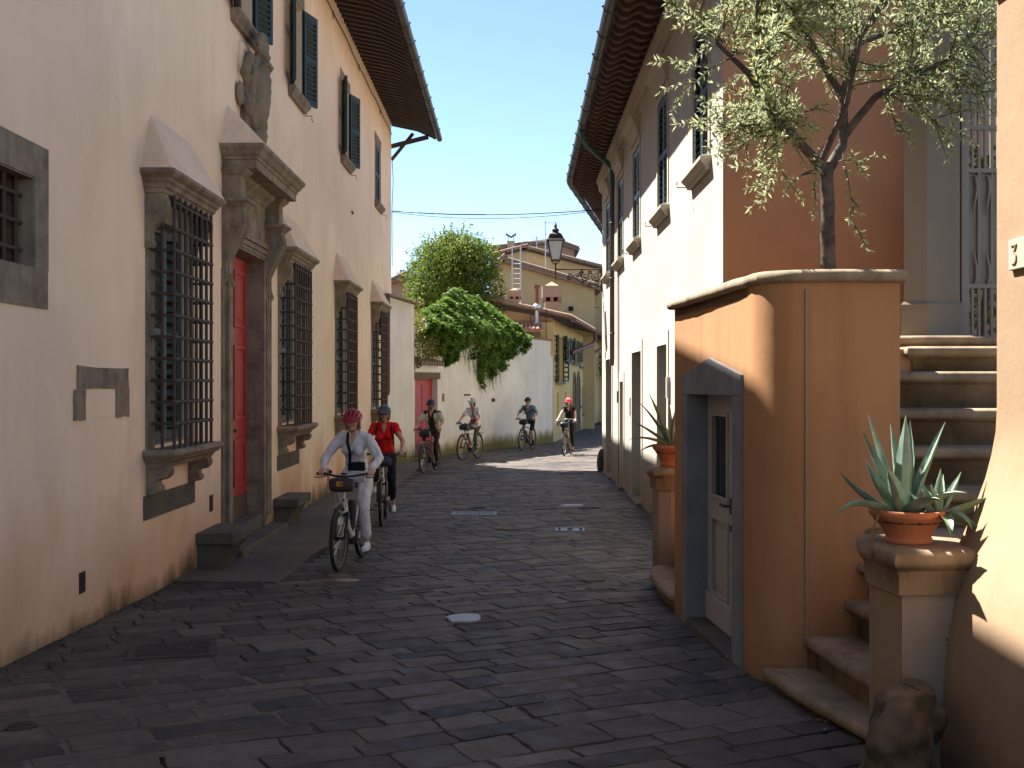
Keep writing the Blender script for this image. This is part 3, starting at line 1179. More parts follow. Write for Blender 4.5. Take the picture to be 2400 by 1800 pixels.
# consoles
cons = [(0, 3.30), (.05, 3.32), (.075, 3.38), (.07, 3.44), (.055, 3.50), (.07, 3.60), (.12, 3.72), (.19, 3.84), (.25, 3.95), (.285, 4.05), (.28, 4.15), (.25, 4.20), (0, 4.20)]
for s0, s1 in ((D0 - .36, D0 - .10), (D1 + .10, D1 + .36)):
    mb = MB(FL); mb.prism(cons, 'x', s0, s1)
    co = mb.build('console', MAT['stone'], house, smooth=True, angle=55)
    for sx in (s0 - .003, s1 + .003):
        mb = MB(FL)
        mb.tube([(sx, .165 + (.09 - .0075 * k) * math.cos(-k * .65 + .4), 4.07 + (.095 - .008 * k) * math.sin(-k * .65 + .4)) for k in range(11)], .008, 5)
        mb.tube([(sx, .035, 3.62), (sx, .05, 3.75), (sx, .05, 3.9), (sx, .075, 4.03)], .007, 5)
        mb.build('spiral', MAT['stone'], co)
    for k in (.065, .13, .195):
        mb = MB(FL)
        mb.tube([(s0 + k, p, z) for p, z in cons[3:12]], .012, 5)
        mb.build('flute', MAT['stone'], co)
    mb = MB(FL)
    for k in range(6):
        mb.ball((s0 + .05 + .032 * k, .065, 3.36 + .03 * math.sin(k)), (.03, .05, .06), 7, 5)
    mb.build('leaf_carving', MAT['stone'], co)
    mb = MB(FL)
    mb.stack(s0 + .0, s1 - .0, [(.26, 4.201, 0), (.26, 4.23, 0), (.28, 4.25, .02), (.31, 4.29, .05), (.335, 4.30, .075), (.335, 4.335, .075)])
    mb.build('capital', MAT['stone'], house)
    mb = MB(FL); mb.box(s0 + .01, s1 - .01, -.01, .23, 4.336, 4.62)
    mb.build('pedestal_block', MAT['stone'], house)
    mb = MB(FL)
    mb.stack(s0 + .01, s1 - .01, [(.235, 4.621, 0), (.26, 4.64, .02), (.29, 4.67, .04), (.31, 4.69, .06), (.31, 4.7005, .06)])
    mb.build('block_cap', MAT['stone'], house)
mb = MB(FL)
a, b = D0 - .45, D1 + .45
mb.add([(a, -.01, 4.986), (b, -.01, 4.986), (b, .51, 4.986), (a, .51, 4.986), (PC - .95, -.01, 5.55), (PC + .95, -.01, 5.55)], [(0, 1, 2, 3), (2, 3, 4, 5), (3, 0, 4), (1, 2, 5), (0, 1, 5, 4)])
mb.build('portal_hood', MAT['hood'], house, bevel=.012)
# red door
for k, (s0, s1) in enumerate(((D0 + .01, PC - .004), (PC + .004, D1 - .01))):
    mb = MB(FL); mb.box(s0, s1, -.26, -.20, .60, 3.80)
    d = mb.build('door', MAT['red_door'], house)
    for z0, z1 in ((.72, 1.35), (1.62, 2.62), (2.86, 3.62)):
        for (a, b, c_, d_) in ((s0 + .12, s1 - .12, z0, z0 + .05), (s0 + .12, s1 - .12, z1 - .05, z1), (s0 + .12, s0 + .17, z0 + .05, z1 - .05), (s1 - .17, s1 - .12, z0 + .05, z1 - .05)):
            mb = MB(FL); mb.box(a, b, -.20, -.178, c_, d_)
            mb.build('panel_moulding', MAT['red_door'], d, bevel=.006)
        mb = MB(FL); mb.box(s0 + .23, s1 - .23, -.20, -.185, z0 + .11, z1 - .11)
        mb.build('panel', MAT['red_door'], d, bevel=.008)
    mb = MB(FL); mb.box(s0, s1, -.26, -.195, .30, .599)
    mb.build('kick_board', MAT['kick'], d)
    mb = MB(FL); mb.ball((s1 - .08 if k == 0 else s0 + .08, -.17, 1.48), .028, 8, 6)
    mb.build('door_knob', MAT['iron'], d)
mb = MB(FL)
mb.box(D0 - .55, D1 + .42, -.30, .30, -.2, .12)
mb.build('door_step', MAT['stone_light' if 0 else 'stone_dark'], house, bevel=.02)
mb = MB(FL)
mb.box(D0 + .001, D1 - .001, -.30, .03, .121, .299)
mb.build('threshold', MAT['stone_dark'], house, bevel=.012)

# coat of arms over the portal
mb = MB(FL)
cz = 5.92
mb.ball((PC, .17, cz + .02), (.27, .15, .50), 20, 14)                       # bulging cartouche
mb.tube([(PC + .30 * math.cos(a), .15 + .03 * math.sin(a), cz + .02 + .50 * math.sin(a)) for a in [k * math.pi / 14 for k in range(28)]], .048, 8, closed=True)
mb.tube([(PC - .2, .24, cz + .30), (PC - .1, .31, cz + .37), (PC + .1, .31, cz + .37), (PC + .2, .24, cz + .30)], .03, 8)
mb.box(PC - .13, PC + .13, .12, .30, cz - .05, cz + .24)                    # raised charge
for k in range(9):                                                          # shell crest
    a = -1.2 + k * .3
    mb.capsule((PC + .05 * math.sin(a), .20, cz + .50), (PC + .26 * math.sin(a), .22, cz + .52 + .24 * math.cos(a)), .035, .045, 8)
mb.tube([(PC - .26, .2, cz + .50), (PC, .28, cz + .47), (PC + .26, .2, cz + .50)], .05, 8)
for sg in (-1, 1):
    mb.tube([(PC + sg * (.36 + .08 * math.sin(k * 1.05)), .10 + .05 * math.cos(k * .8), cz + .40 - .10 * k) for k in range(9)], [.05, .06, .07, .06, .05, .06, .065, .055, .04], 8)
    mb.tube([(PC + sg * (.32 + (.10 - .009 * k) * math.cos(k * .75)), .15, cz + .34 + (.10 - .009 * k) * math.sin(k * .75)) for k in range(9)], .035, 7)
    mb.ball((PC + sg * .50, .04, cz - .12), (.12, .05, .16), 8, 6)
sp = [(PC + (.14 - .011 * k) * math.cos(k * .62 + 1.2), .21, cz - .62 + (.14 - .011 * k) * math.sin(k * .62 + 1.2)) for k in range(12)]
mb.tube(sp, .05, 8)
mb.ball((PC, .16, cz - .55), (.18, .12, .14), 12, 8)
mb.box(PC - .32, PC + .32, -.02, .08, cz - .72, cz + .48)
me = remesh(mb, .016, 1, .012, 14, 3, 'coat_of_arms')
place('coat_of_arms', me, MAT['stone_crest'], house)
mb = MB(FL); mb.box(PC - .42, PC + .3, -.02, .06, 5.95, 6.5)
mb.build('backing_plaster', MAT['hood'], house, bevel=.03)

# small iron window at the street's near end
F0, F1 = 6.97, 8.13
for (a, b, c_, d_) in ((F0 - .25, F1 + .23, 3.611, 3.86), (F0 - .25, F1 + .22, 2.66, 2.939)):
    mb = MB(FL); mb.box(a, b, .0015, .014, c_, d_)
    mb.build('window_stone', MAT['stone'], house)
for a, b in ((F0 - .24, F0), (F1, F1 + .235)):
    mb = MB(FL); mb.box(a, b, .0015, .012, 2.9395, 3.6105)
    mb.build('window_stone', MAT['stone'], house)
for (a, b, c_, d_) in ((F0 + .0005, F0 + .012, 2.941, 3.609), (F1 - .012, F1 - .0005, 2.941, 3.609), (F0 + .012, F1 - .012, 2.9405, 2.952), (F0 + .012, F1 - .012, 3.598, 3.6095)):
    mb = MB(FL); mb.box(a, b, -.26, .006, c_, d_)
    mb.build('window_reveal', MAT['stone'], house)
mb = MB(FL); mb.box(F0 + .01, F1 - .01, -.25, -.22, 2.95, 3.6)
mb.build('window_pane', MAT['glass'], house)
mb = MB(FL)
mb.tube([(F0, -.09, 3.605), (F1, -.09, 3.605)], .012, 6)
grl = mb.build('grille', MAT['rust'], house)
for i in range(6):
    mb = MB(FL); s = F0 + .1 + i * .192
    mb.tube([(s, -.09, 2.935), (s, -.09, 3.615)], .017, 6)
    mb.build('bar', MAT['rust'], grl)
for i in range(3):
    mb = MB(FL); z = 3.08 + i * .2
    mb.tube([(F0 - .01, -.09, z), (F1 + .01, -.09, z)], .018, 6)
    mb.build('bar', MAT['rust'], grl)
mb = MB(FL)
for i in range(70):   # expanded wire mesh behind the bars
    s = F0 + i * (F1 - F0) / 70
    mb.tube([(s + (.008 if k % 2 else -.008), -.115, 2.945 + k * .03) for k in range(23)], .0022, 3, caps=False)
tag(mb.build('wire_mesh', MAT['rust'], house), kind='stuff')

# fragment of a blocked niche
NB = [((8.93, 10.10, 2.06, 2.243), 'lintel'), ((8.866, 9.09, 1.81, 2.058), 'j'), ((9.80, 10.13, 1.81, 2.058), 'j')]
rn = random.Random(9)
for (a, b, c_, d_), k in NB:
    pts = []
    for (x0, z0, x1, z1) in ((a, c_, b, c_), (b, c_, b, d_), (b, d_, a, d_), (a, d_, a, c_)):
        for t in (0, .33, .66):
            pts.append((lerp(x0, x1, t) + rn.uniform(-.012, .012), lerp(z0, z1, t) + (rn.uniform(-.008, .008) if d_ != 2.058 or z0 != d_ else -.003)))
    mb = MB(FL); mb.prism(pts, 'y', .0015, .016)
    mb.build('niche_stone', MAT['stone'], house)
mb = MB(FL); mb.box(9.10, 9.79, -.01, .0045, 1.82, 2.05)
mb.build('niche_infill', MAT['cream_left'], house)


def wall_vent(s, z, w, h, rows):
    mb = MB(FL)
    mb.box(s, s + w, -.01, .006, z, z + h)
    v = mb.build('vent', MAT['dark'], house)
    for i in range(4):
        for k in range(rows):
            mb2 = MB(FL); a = s + w * (i + .1) / 4; c_ = z + h * (k + .1) / rows
            mb2.tube([(a, .008, c_), (a + w / 4 * .9, .008, c_ + h / rows * .8)], .004, 4)
            if k == 0 or i == 0 or True:
                v2 = mb2
            mb.v.extend(mb2.v) if 0 else None
            v_m = v2
            vent_bits.append(v2)
    big = MB()
    for q in vent_bits:
        b0 = len(big.v)
        big.v.extend(q.v); big.f.extend([[b0 + i for i in f] for f in q.f])
    vent_bits.clear()
    big.build('lattice', MAT['rust'], v)


vent_bits = []
wall_vent(8.98, .40, .12, .17, 7)
wall_vent(12.85, .62, .13, .19, 7)
mb = MB(FL); mb.box(21.0, 21.22, -.01, .012, .12, .5)
mb.build('meter_lid', MAT['stone'], house)
mb = MB(FL); mb.tube([(7.55, 0, 5.0), (7.55, .06, 5.0), (7.56, .07, 4.95), (7.58, .03, 4.93)], .014, 6)
mb.build('wall_hook', MAT['iron'], house)
mb = MB(FL); mb.box(24.2, 24.36, -.01, .03, 5.82, 5.87)
mb.build('wall_hook', MAT['iron'], house)

# stone benches flanking the portal
def bench(label, s0, s1, p1, ztop):
    t = thing('stone_bench', label, 'bench', (LX + p1 / 2, (s0 + s1) / 2, 0), group='stone benches beside the portal')
    mb = MB(FL); mb.box(s0, s1, .004, p1, ztop - .125, ztop)
    mb.build('seat', MAT['stone_dark'], t, bevel=.012)
    mb = MB(FL)
    z0 = -.1
    prof = [(.003, z0), (p1 * .55, z0), (p1 * .58, .05), (p1 * .62, .12), (p1 * .72, .2), (p1 * .84, .26), (p1 * .9, ztop - .1255), (.003, ztop - .1255)]
    mb.prism(prof, 'x', s0 + .07, s1 - .1)
    mb.build('support', MAT['stone_dark'], t, smooth=True, angle=40)


bench('low stone bench on the near side of the red door', 12.28, 13.18, .43, .45)
bench('low stone bench on the far side of the red door below the caged window', 16.25, 17.25, .38, .42)
# ================================================================ the pale house on the right
def RX(y):
    return 2.206 + .0029 * y


RS0, RS1 = 11.8, 28.2
FRT = FR((2.206, 0, 0), (.0029, 1), (-1, .0029))
rhouse = thing('pale_house', 'pale cream house with blue shutters and tall doorways beyond the orange block', 'building', (2.3, 20, 0))
RW = [13.2, 16.6, 20.2, 23.25, 26.3]
RTOP = 7.32
WZ0, WZ1 = 4.68, 6.38
RD = [(16.1, 17.2, .12, 2.68), (19.4, 20.9, .02, 2.68), (22.6, 23.3, .0, 2.15), (25.3, 26.9, -.02, 2.68)]
holes = [(c - .55, c + .55, WZ0, WZ1, .28) for c in RW] + [(*d, .38) for d in RD]
mb = wall_mesh(MB(FRT), RS0, RS1, -.6, RTOP, holes)
mb.build('wall', MAT['cream_right'], rhouse)
# bend: the front turns away to the right
B0 = Vector((RX(RS1), RS1)); B1 = Vector((4.2, 38.0))
u_ = (B1 - B0).normalized()
FRB = FR((B0.x, B0.y, 0), u_, (-u_.y, u_.x))
mb = wall_mesh(MB(FRB), 0, (B1 - B0).length, -.6, RTOP, [(3, 4, 4.5, 6.2)])
mb.build('wall', MAT['cream_right'], rhouse)
mb = MB()
mb.add([(RX(RS0), RS0, -.6), (8, RS0, -.6), (8, RS0, 10.2), (RX(RS0), RS0, RTOP)], [(0, 1, 2, 3)])
mb.build('side_wall', MAT['orange_side'], rhouse)
mb = MB()
mb.add([(8, RS0, -.6), (12, 38, -.6), (12, 38, 10.2), (8, RS0, 10.2)], [(0, 1, 2, 3)])
mb.add([(B1.x, B1.y, -.6), (12, 38, -.6), (12, 38, 9), (B1.x, B1.y, RTOP)], [(0, 1, 2, 3)])
mb.build('rear_wall', MAT['cream_right'], rhouse)
# eave
OV = .86
EZ = 7.22
def eave_pt(y):
    return RX(y) - OV + .0055 * (y - RS0) - .03
EX0, EX1 = eave_pt(RS0 - .45), eave_pt(RS1)
G0 = Vector((EX0, RS0 - .45)); G1 = Vector((EX1, RS1 - .1)); G2 = Vector((B1.x - .95, B1.y + .3))
mb = MB()
def roofseg(mb, a, b, wa, wb, z0, z1):
    """sloping roof slab from the eave line a-b up to the line wa-wb"""
    for dz in (0,):
        vs = [(a.x, a.y, z0 + .10), (b.x, b.y, z0 + .10), (wb.x, wb.y, z1), (wa.x, wa.y, z1),
              (a.x, a.y, z0 + .2), (b.x, b.y, z0 + .2), (wb.x, wb.y, z1 + .12), (wa.x, wa.y, z1 + .12)]
        mb.add(vs, [(0, 1, 2, 3), (4, 5, 6, 7), (0, 1, 5, 4), (1, 2, 6, 5), (2, 3, 7, 6), (3, 0, 4, 7)])
roofseg(mb, G0, G1, Vector((8, RS0 - .45)), Vector((8.6, RS1)), EZ, 9.3)
roofseg(mb, G1, G2, Vector((8.6, RS1)), Vector((10.6, 38.3)), EZ, 9.3)
mb.build('roof', MAT['tile_old'], rhouse)
# moulded band under the eave
mb = MB(FRT)
mb.prism([(-.01, 7.0), (.05, 7.02), (.06, 7.07), (.10, 7.10), (.12, 7.17), (.15, 7.20), (.16, 7.27), (-.01, 7.32)], 'x', RS0 + .01, RS1)
mb.build('eave_band', MAT['stone_light'], rhouse)
mb = MB(FRB)
mb.prism([(-.01, 7.0), (.05, 7.02), (.06, 7.07), (.10, 7.10), (.12, 7.17), (.15, 7.20), (.16, 7.27), (-.01, 7.32)], 'x', 0.0, 9.9)
mb.build('eave_band', MAT['stone_light'], rhouse)
# shaped rafters and soffit
prof = [(-.05, 7.30), (-.05, 7.40), (OV - .06, EZ + .10), (OV - .06, EZ + .03), (OV - .12, EZ - .03), (OV - .2, EZ - .035), (OV - .28, EZ + .02), (OV - .38, EZ + .05), (OV - .46, EZ + .00), (OV - .56, EZ - .02), (OV - .66, EZ + .02)]
mb = MB(); mb.prism([(-p, z) for p, z in prof], 'y', -.065, .065)
me_r = mb.mesh('rafter')
y = RS0 - .3
while y < RS1 - .1:
    place('rafter', me_r, MAT['wood_red'], rhouse, loc=(RX(y) + .0055 * (y - RS0) * .5, y, 0))
    y += .36
for k in range(26):
    p = B0 + u_ * (.15 + k * .38)
    place('rafter', me_r, MAT['wood_red'], rhouse, loc=(p.x, p.y, 0), rot=(0, 0, -math.atan2(u_.x, u_.y)))
mb = MB()
mb.add([(G0.x + .02, G0.y, EZ + .095), (G1.x + .02, G1.y, EZ + .095), (RX(RS1) + .1, RS1, 7.405), (RX(RS0) + .1, G0.y, 7.405)], [(0, 1, 2, 3)])
mb.add([(G1.x + .02, G1.y, EZ + .095), (G2.x + .02, G2.y, EZ + .095), (B1.x + .1, G2.y, 7.405), (RX(RS1) + .1, RS1, 7.405)], [(0, 1, 2, 3)])
mb.build('soffit_board', MAT['wood_red'], rhouse)
gutter('gutter', [(G0.x - .04, G0.y, EZ + .04), (G1.x - .04, G1.y - .1, EZ + .04), (G1.x - .0, G1.y + .35, EZ + .03), (G2.x - .04, G2.y, EZ + .03)], rhouse, .085, 'gutter', 1.1)
# swan-neck downpipe
py = 24.15
wx = RX(py)
ge = lerp(G0.x, G1.x, (22.3 - G0.y) / (G1.y - G0.y))
mb = MB()
mb.tube([(ge - .03, 22.3, EZ - .04), (ge - .02, 22.35, EZ - .16), (ge + .08, 22.6, EZ - .26), (wx - .25, 23.7, EZ - .40), (wx - .13, 23.95, EZ - .44), (wx - .10, py, EZ - .55), (wx - .10, py, EZ - .8)], .058, 10)
mb.build('downpipe_neck', MAT['copper'], rhouse, smooth=True)
mb = MB()
mb.tube([(wx - .10, py, EZ - .72), (wx - .10, py, 2.75), (wx - .10, py, 2.66), (wx - .11, py, 2.5)], .052, 10)
dp = mb.build('downpipe', MAT['pipe'], rhouse, smooth=True)
for z in (3.2, 4.4, 5.6):
    mb = MB(); mb.tube([(wx - .10 + .06 * math.cos(a), py + .06 * math.sin(a), z) for a in [k * math.pi / 5 for k in range(10)]], .01, 5, closed=True)
    mb.build('pipe_clamp', MAT['pipe'], dp)
mb = MB(); mb.tube([(wx - .015, 23.55, -.1), (wx - .015, 23.55, 6.9)], .012, 5)
mb.build('wall_cable', MAT['pipe'], rhouse)

for i, c in enumerate(RW):
    upper_window(rhouse, FRT, c, WZ0, WZ1, MAT['blue_shutter'] if i < 2 else MAT['green_shutter'], 'closed', MAT['stone_light'], .55)
    for s0, s1 in ((c - .66, c - .55), (c + .55, c + .66)):
        mb = MB(FRT); mb.box(s0, s1, .0015, .014, WZ0, WZ1)
        mb.build('window_jamb', MAT['stone_light'], rhouse)
    mb = MB(FRT); mb.box(c - .66, c + .66, .0015, .016, WZ1, WZ1 + .12)
    mb.build('window_head', MAT['stone_light'], rhouse)
    mb = MB(FRT)
    z = WZ1 + .12
    mb.stack(c - .64, c + .64, [(.05, z + .001, 0), (.06, z + .10, 0), (.09, z + .13, .02), (.10, z + .2, .03), (.14, z + .23, .06), (.17, z + .28, .09), (.18, z + .33, .1)])
    mb.build('window_hood', MAT['stone_light'], rhouse)
    mb = MB(FRT)
    mb.tube([(c + .72, .01, WZ0 - .12), (c + .72, .18, WZ0 - .12), (c + .72, .18, WZ0 - .05)], .008, 5)
    mb.build('shutter_hook', MAT['iron'], rhouse)
for k, (a, b, z0, z1) in enumerate(RD):
    for s0, s1, c_, d_ in ((a - .15, a, z0 - .3, z1), (b, b + .15, z0 - .3, z1), (a - .15, b + .15, z1 + .0005, z1 + .2)):
        mb = MB(FRT); mb.box(s0, s1, .0015, .016, c_, d_)
        mb.build('door_surround', MAT['pale_trim'], rhouse)
    mb = MB(FRT); mb.box(a + .005, b - .005, -.36, -.30, z0 + .005, z1 - .005)
    d = mb.build('door', MAT['dark_door'], rhouse)
    m = (a + b) / 2
    for s0, s1 in ((a + .08, m - .05), (m + .05, b - .08)):
        for c_, d_ in ((z0 + .15, z0 + .8), (z0 + .95, z1 - .15)):
            mb = MB(FRT); mb.box(s0, s1, -.30, -.285, c_, d_)
            mb.build('panel', MAT['glass'] if c_ > z0 + .9 else MAT['dark_door'], d)
    mb = MB(FRT); mb.box(a - .12, b + .12, -.38, .10, -.4, z0 + .006)
    mb.build('door_step', MAT['stone'], rhouse, bevel=.015)
mb = MB(FRT); mb.box(21.15, 21.3, .0, .03, 1.5, 1.85)
mb.build('letter_box', MAT['white_door'], rhouse)
mb = MB(FRT); mb.box(23.6, 23.75, .0, .04, 1.7, 1.95)
mb.build('notice_plate', MAT['copper'], rhouse)
mb = MB(FRT); mb.box(15.8, 15.93, 0, .05, 1.9, 2.2)
mb.build('letter_box', MAT['white_door'], rhouse)
mb = MB(FRT); mb.ball((27.9, .03, .10), (.17, .13, .38), 12, 10)
mb.build('guard_stone', MAT['stone_dark'], rhouse, smooth=True)

# ================================================================ rounded orange stair block
block = thing('stair_block', 'rounded orange plaster block with a gabled grey doorway', 'building', (2.0, 8.5, 0))
A = Vector((1.42, 9.7)); Bp = Vector((1.585, 7.46))
ub = (Bp - A).normalized()
FB = FR((A.x, A.y, 0), ub, (-abs(ub.y), -ub.x))
LB = (Bp - A).length
def sY(y):
    return (A.y - y) / abs(ub.y)
BT = 2.80
o0, o1 = sY(9.18), sY(7.80)
mb = wall_mesh(MB(FB), 0, LB, -.4, BT - .03, [(o0, o1, .17, 2.02, .30)])
# rounded corner, front face, right return, back
arc = [(1.585, 7.46), (1.605, 7.36), (1.64, 7.26), (1.70, 7.17), (1.775, 7.11), (1.86, 7.085)]
pathR = arc + [(1.861, 7.085), (2.16, 7.072), (2.16, 7.078), (2.475, 7.085), (2.60, 9.7), (1.42, 9.7)]
mb.build('wall', MAT['orange'], block)
mb = MB()
arcf = []
for k in range(15):
    a = R(180 + 4 + 86 * k / 14)
    arcf.append((1.585 + .285 + .285 * math.cos(a) * 1.0 - .0, 7.46 - .02 + .36 * math.sin(a)))
arcf = [(1.585, 7.46)] + arcf[1:] + [(1.872, 7.08)]
mb.loft([[(x, y, z) for x, y in arcf + [(2.16, 7.072)]] for z in (-.4, BT - .03)], closed=False)
o = mb.build('wall', MAT['orange'], block)
bm = bmesh.new(); bm.from_mesh(o.data)
for f in bm.faces:
    if f.normal.dot(Vector((-1, -1, 0))) < 0: f.normal_flip()
bm.to_mesh(o.data); bm.free()
shade(o.data, 30)
mb = MB()
for (x0, y0), (x1, y1) in zip(((2.161, 7.076), (2.475, 7.085), (2.60, 9.7), (1.42, 9.7)), ((2.475, 7.085), (2.60, 9.7), (1.42, 9.7))):
    mb.add([(x0, y0, -.4), (x1, y1, -.4), (x1, y1, BT - .03), (x0, y0, BT - .03)], [(0, 1, 2, 3)])
mb.build('wall', MAT['orange'], block)
mb = MB()
mb.prism([(1.42, 9.7), *[(x, y) for x, y in arc], (2.475, 7.085), (2.60, 9.7)], 'z', BT - .12, BT - .02)
mb.build('top', MAT['coping'], block)
# vertical plaster joint
mb = MB(); mb.box(1.868, 1.878, 7.068, 7.082, .25, BT - .1)
mb.build('plaster_joint', MAT['ped_plaster'], block)
# coping stones
path = [Vector((1.40, 9.74)), Vector((1.45, 9.0)), Vector((1.52, 8.2)), Vector((1.585, 7.5))] + [Vector(p) for p in arc[1:]] + [Vector((2.1, 7.075)), Vector((2.35, 7.075)), Vector((2.5, 7.08))]
fine = []
for a, b in zip(path, path[1:]):
    n_ = max(1, int((b - a).length / .09))
    for i in range(n_):
        fine.append(a.lerp(b, i / n_))
fine.append(path[-1])
cuts = [0, 9, 17, 25, 33, len(fine) - 1]
for a, b in zip(cuts, cuts[1:]):
    seg = fine[a:b + 1]
    rings = []
    for i, p in enumerate(seg):
        q0 = fine[max(a + i - 1, 0)]; q1 = fine[min(a + i + 1, len(fine) - 1)]
        d = (q1 - q0).normalized()
        nn = Vector((d.y, -d.x))
        if (nn - Vector((-1, -1))).length > 2: nn = nn
        ring = []
        w = .008 * noise.noise(Vector((p.x * 5, p.y * 5, 0)))
        for px, pz in ((.22, -.02), (-.02, -.022), (-.038, -.012), (-.046, .012), (-.042, .036), (-.028, .052), (-.005, .06), (.22, .06)):
            side = -1
            c = p + nn * (-(px) * 1.0 + (w if px < 0 else 0))
            ring.append((c.x, c.y, BT - .03 + pz + w * .6))
        rings.append(ring)
    # leave a thin joint between stones
    mb = MB(); mb.loft(rings)
    mb.build('coping_stone', MAT['coping'], block, smooth=True, angle=50)
# stone doorway
f0, f1 = sY(9.36), sY(7.57)
apex = sY(8.45)
mb = MB(FB); mb.prism([(f0, 2.016), (f1, 2.016), (f1, 2.165), (apex, 2.30), (f0, 2.165)], 'y', -.28, .022)
mb.build('gabled_lintel', MAT['stone_grey'], block, bevel=.006)
mb = MB(FB); mb.box(f0, o0 + .004, -.29, .018, .0, 2.0155)
mb.build('door_jamb', MAT['stone_grey'], block, bevel=.004)
mb = MB(FB); mb.box(o1 - .004, f1, -.29, .018, .0, 2.0155)
mb.build('door_jamb', MAT['stone_grey'], block, bevel=.004)
mb = MB(FB); mb.box(o0 + .001, o1 - .001, -.30, .03, -.1, .172)
mb.build('door_sill', MAT['stone_dark'], block, bevel=.008)
# door leaf with glass and raised panel
q = -.205
dl0, dl1 = o0 + .004, o0 + .80
gx0, gx1 = dl0 + .16, dl0 + .63
mb = MB(FB)
mb.box(dl0, gx0, q, q + .045, .175, 2.015)
mb.box(gx1, dl1, q, q + .045, .175, 2.015)
for c_, d_ in ((.175, .42), (1.03, 1.20), (1.86, 2.015)):
    mb.box(gx0, gx1, q, q + .045, c_, d_)
dr = mb.build('door', MAT['white_door'], block, bevel=.004)
mb = MB(FB); mb.box(dl1 + .008, o1 - .004, q, q + .045, .175, 2.015)
mb.build('door', MAT['white_door'], block, bevel=.004)
mb = MB(FB); mb.box(gx0, gx1, q + .01, q + .02, 1.2, 1.86)
mb.build('glass_pane', MAT['glass'], dr)
mb = MB(FB); mb.box(gx0, gx1, q + .008, q + .022, .42, 1.03)
mb.build('panel_field', MAT['white_door'], dr)
mb = MB(FB); mb.box(gx0 + .07, gx1 - .07, q + .022, q + .042, .49, .96)
mb.build('raised_panel', MAT['white_door'], dr, bevel=.014)
for z0_, z1_ in ((1.20, 1.86), (.42, 1.03)):
    for (a, b, c_, d_) in ((gx0 - .02, gx1 + .02, z0_ - .015, z0_ + .015), (gx0 - .02, gx1 + .02, z1_ - .015, z1_ + .015), (gx0 - .02, gx0 + .012, z0_ + .015, z1_ - .015), (gx1 - .012, gx1 + .02, z0_ + .015, z1_ - .015)):
        mb = MB(FB); mb.box(a, b, q + .045, q + .060, c_, d_)
        mb.build('glazing_bead', MAT['white_door'], dr, bevel=.003)
mb = MB(FB); mb.box(dl0, dl1 - .01, q + .046, q + .070, .18, .40)
mb.build('weather_board', MAT['white_door'], dr, bevel=.008)
mb = MB(FB)
mb.tube([(dl1 - .06, q + .045, 1.17), (dl1 - .06, q + .10, 1.17), (dl1 - .17, q + .105, 1.172)], .012, 7)
mb.box(dl1 - .08, dl1 - .04, q + .045, q + .056, 1.11, 1.23)
mb.build('handle', MAT['iron'], dr)
mb = MB(FB); mb.lathe([(.005, 0), (.024, 0), (.024, .012), (.005, .014)], (0, 0, 0), 10, Matrix.Translation((dl1 - .06, q + .045, 1.0)) @ Matrix.Rotation(R(-90), 4, 'X'))
mb.build('lock', MAT['iron'], dr)


# ================================================================ staircases
def steps(label, data, zbase):
    t = thing('stone_staircase', label, 'stairs', (data[0][0][0][0], data[0][0][0][1], 0), group='stone staircases of the orange block')
    for k, (poly, z) in enumerate(data):
        mb = MB()
        poly_stack(mb, poly, [(-.055, zbase), (-.055, z - .10), (-.03, z - .085), (-.006, z - .075), (.008, z - .05), (.004, z - .022), (-.012, z - .006), (-.035, z)])
        mb.build('step', MAT['stone_step'], t, smooth=True, angle=60)
    return t


def smooth_front(pts, r):
    return pts


W_ = 7.07
near_steps = [
    ([(1.60, W_), (1.61, 6.95), (1.70, 6.45), (1.80, 6.05), (1.84, 5.88), (1.88, 5.78), (1.95, 5.70), (2.05, 5.66), (2.9, 5.66), (2.9, W_)], .30),
    ([(1.86, W_), (1.90, 6.5), (1.95, 5.95), (2.0, 5.80), (2.9, 5.80), (2.9, W_)], .505),
    ([(2.12, W_), (2.17, 6.4), (2.22, 5.9), (2.95, 5.9), (2.95, W_)], .735),
    ([(2.20, W_), (2.45, 6.45), (2.75, 6.0), (3.5, 6.0), (3.5, W_)], .97),
    ([(2.26, W_), (2.65, 6.72), (3.2, 6.45), (3.8, 6.45), (3.8, W_)], 1.19),
    ([(2.49, 7.10), (2.50, 7.0), (4.0, 6.9), (4.0, 7.6), (2.51, 7.6)], 1.43),
    ([(2.50, 7.36), (4.0, 7.33), (4.0, 8.0), (2.515, 8.0)], 1.68),
    ([(2.515, 7.64), (4.0, 7.62), (4.0, 8.3), (2.53, 8.3)], 1.93),
    ([(2.53, 7.93), (4.0, 7.92), (4.0, 8.6), (2.545, 8.6)], 2.19),
    ([(2.93, 8.22), (4.4, 8.22), (4.4, 9.6), (2.93, 9.6)], 2.38),
]
steps('worn stone staircase winding up past the agave pedestal to the grey gate', near_steps, -.1)
far_steps = [
    ([(1.42, 9.72), (1.36, 10.2), (1.36, 10.9), (1.42, 11.3), (1.55, 11.5), (2.2, 11.5), (2.2, 9.72)], .25),
    ([(1.70, 9.72), (1.66, 10.3), (1.68, 11.2), (2.2, 11.4), (2.2, 9.72)], .46),
    ([(1.95, 9.72), (1.95, 11.4), (2.2, 11.4), (2.2, 9.72)], .67),
]
steps('mossy stone steps beyond the gabled door beside the far pedestal', far_steps, -.1)
# riser fill under the turning treads and landing fill
mb = MB(); mb.box(2.62, 5.5, 8.3, 11.78, -.1, 2.36)
t = thing('terrace', 'raised landing behind the orange block in front of the gate', 'terrace', (3.5, 9.5, 0))
mb.build('terrace_fill', MAT['orange'], t)


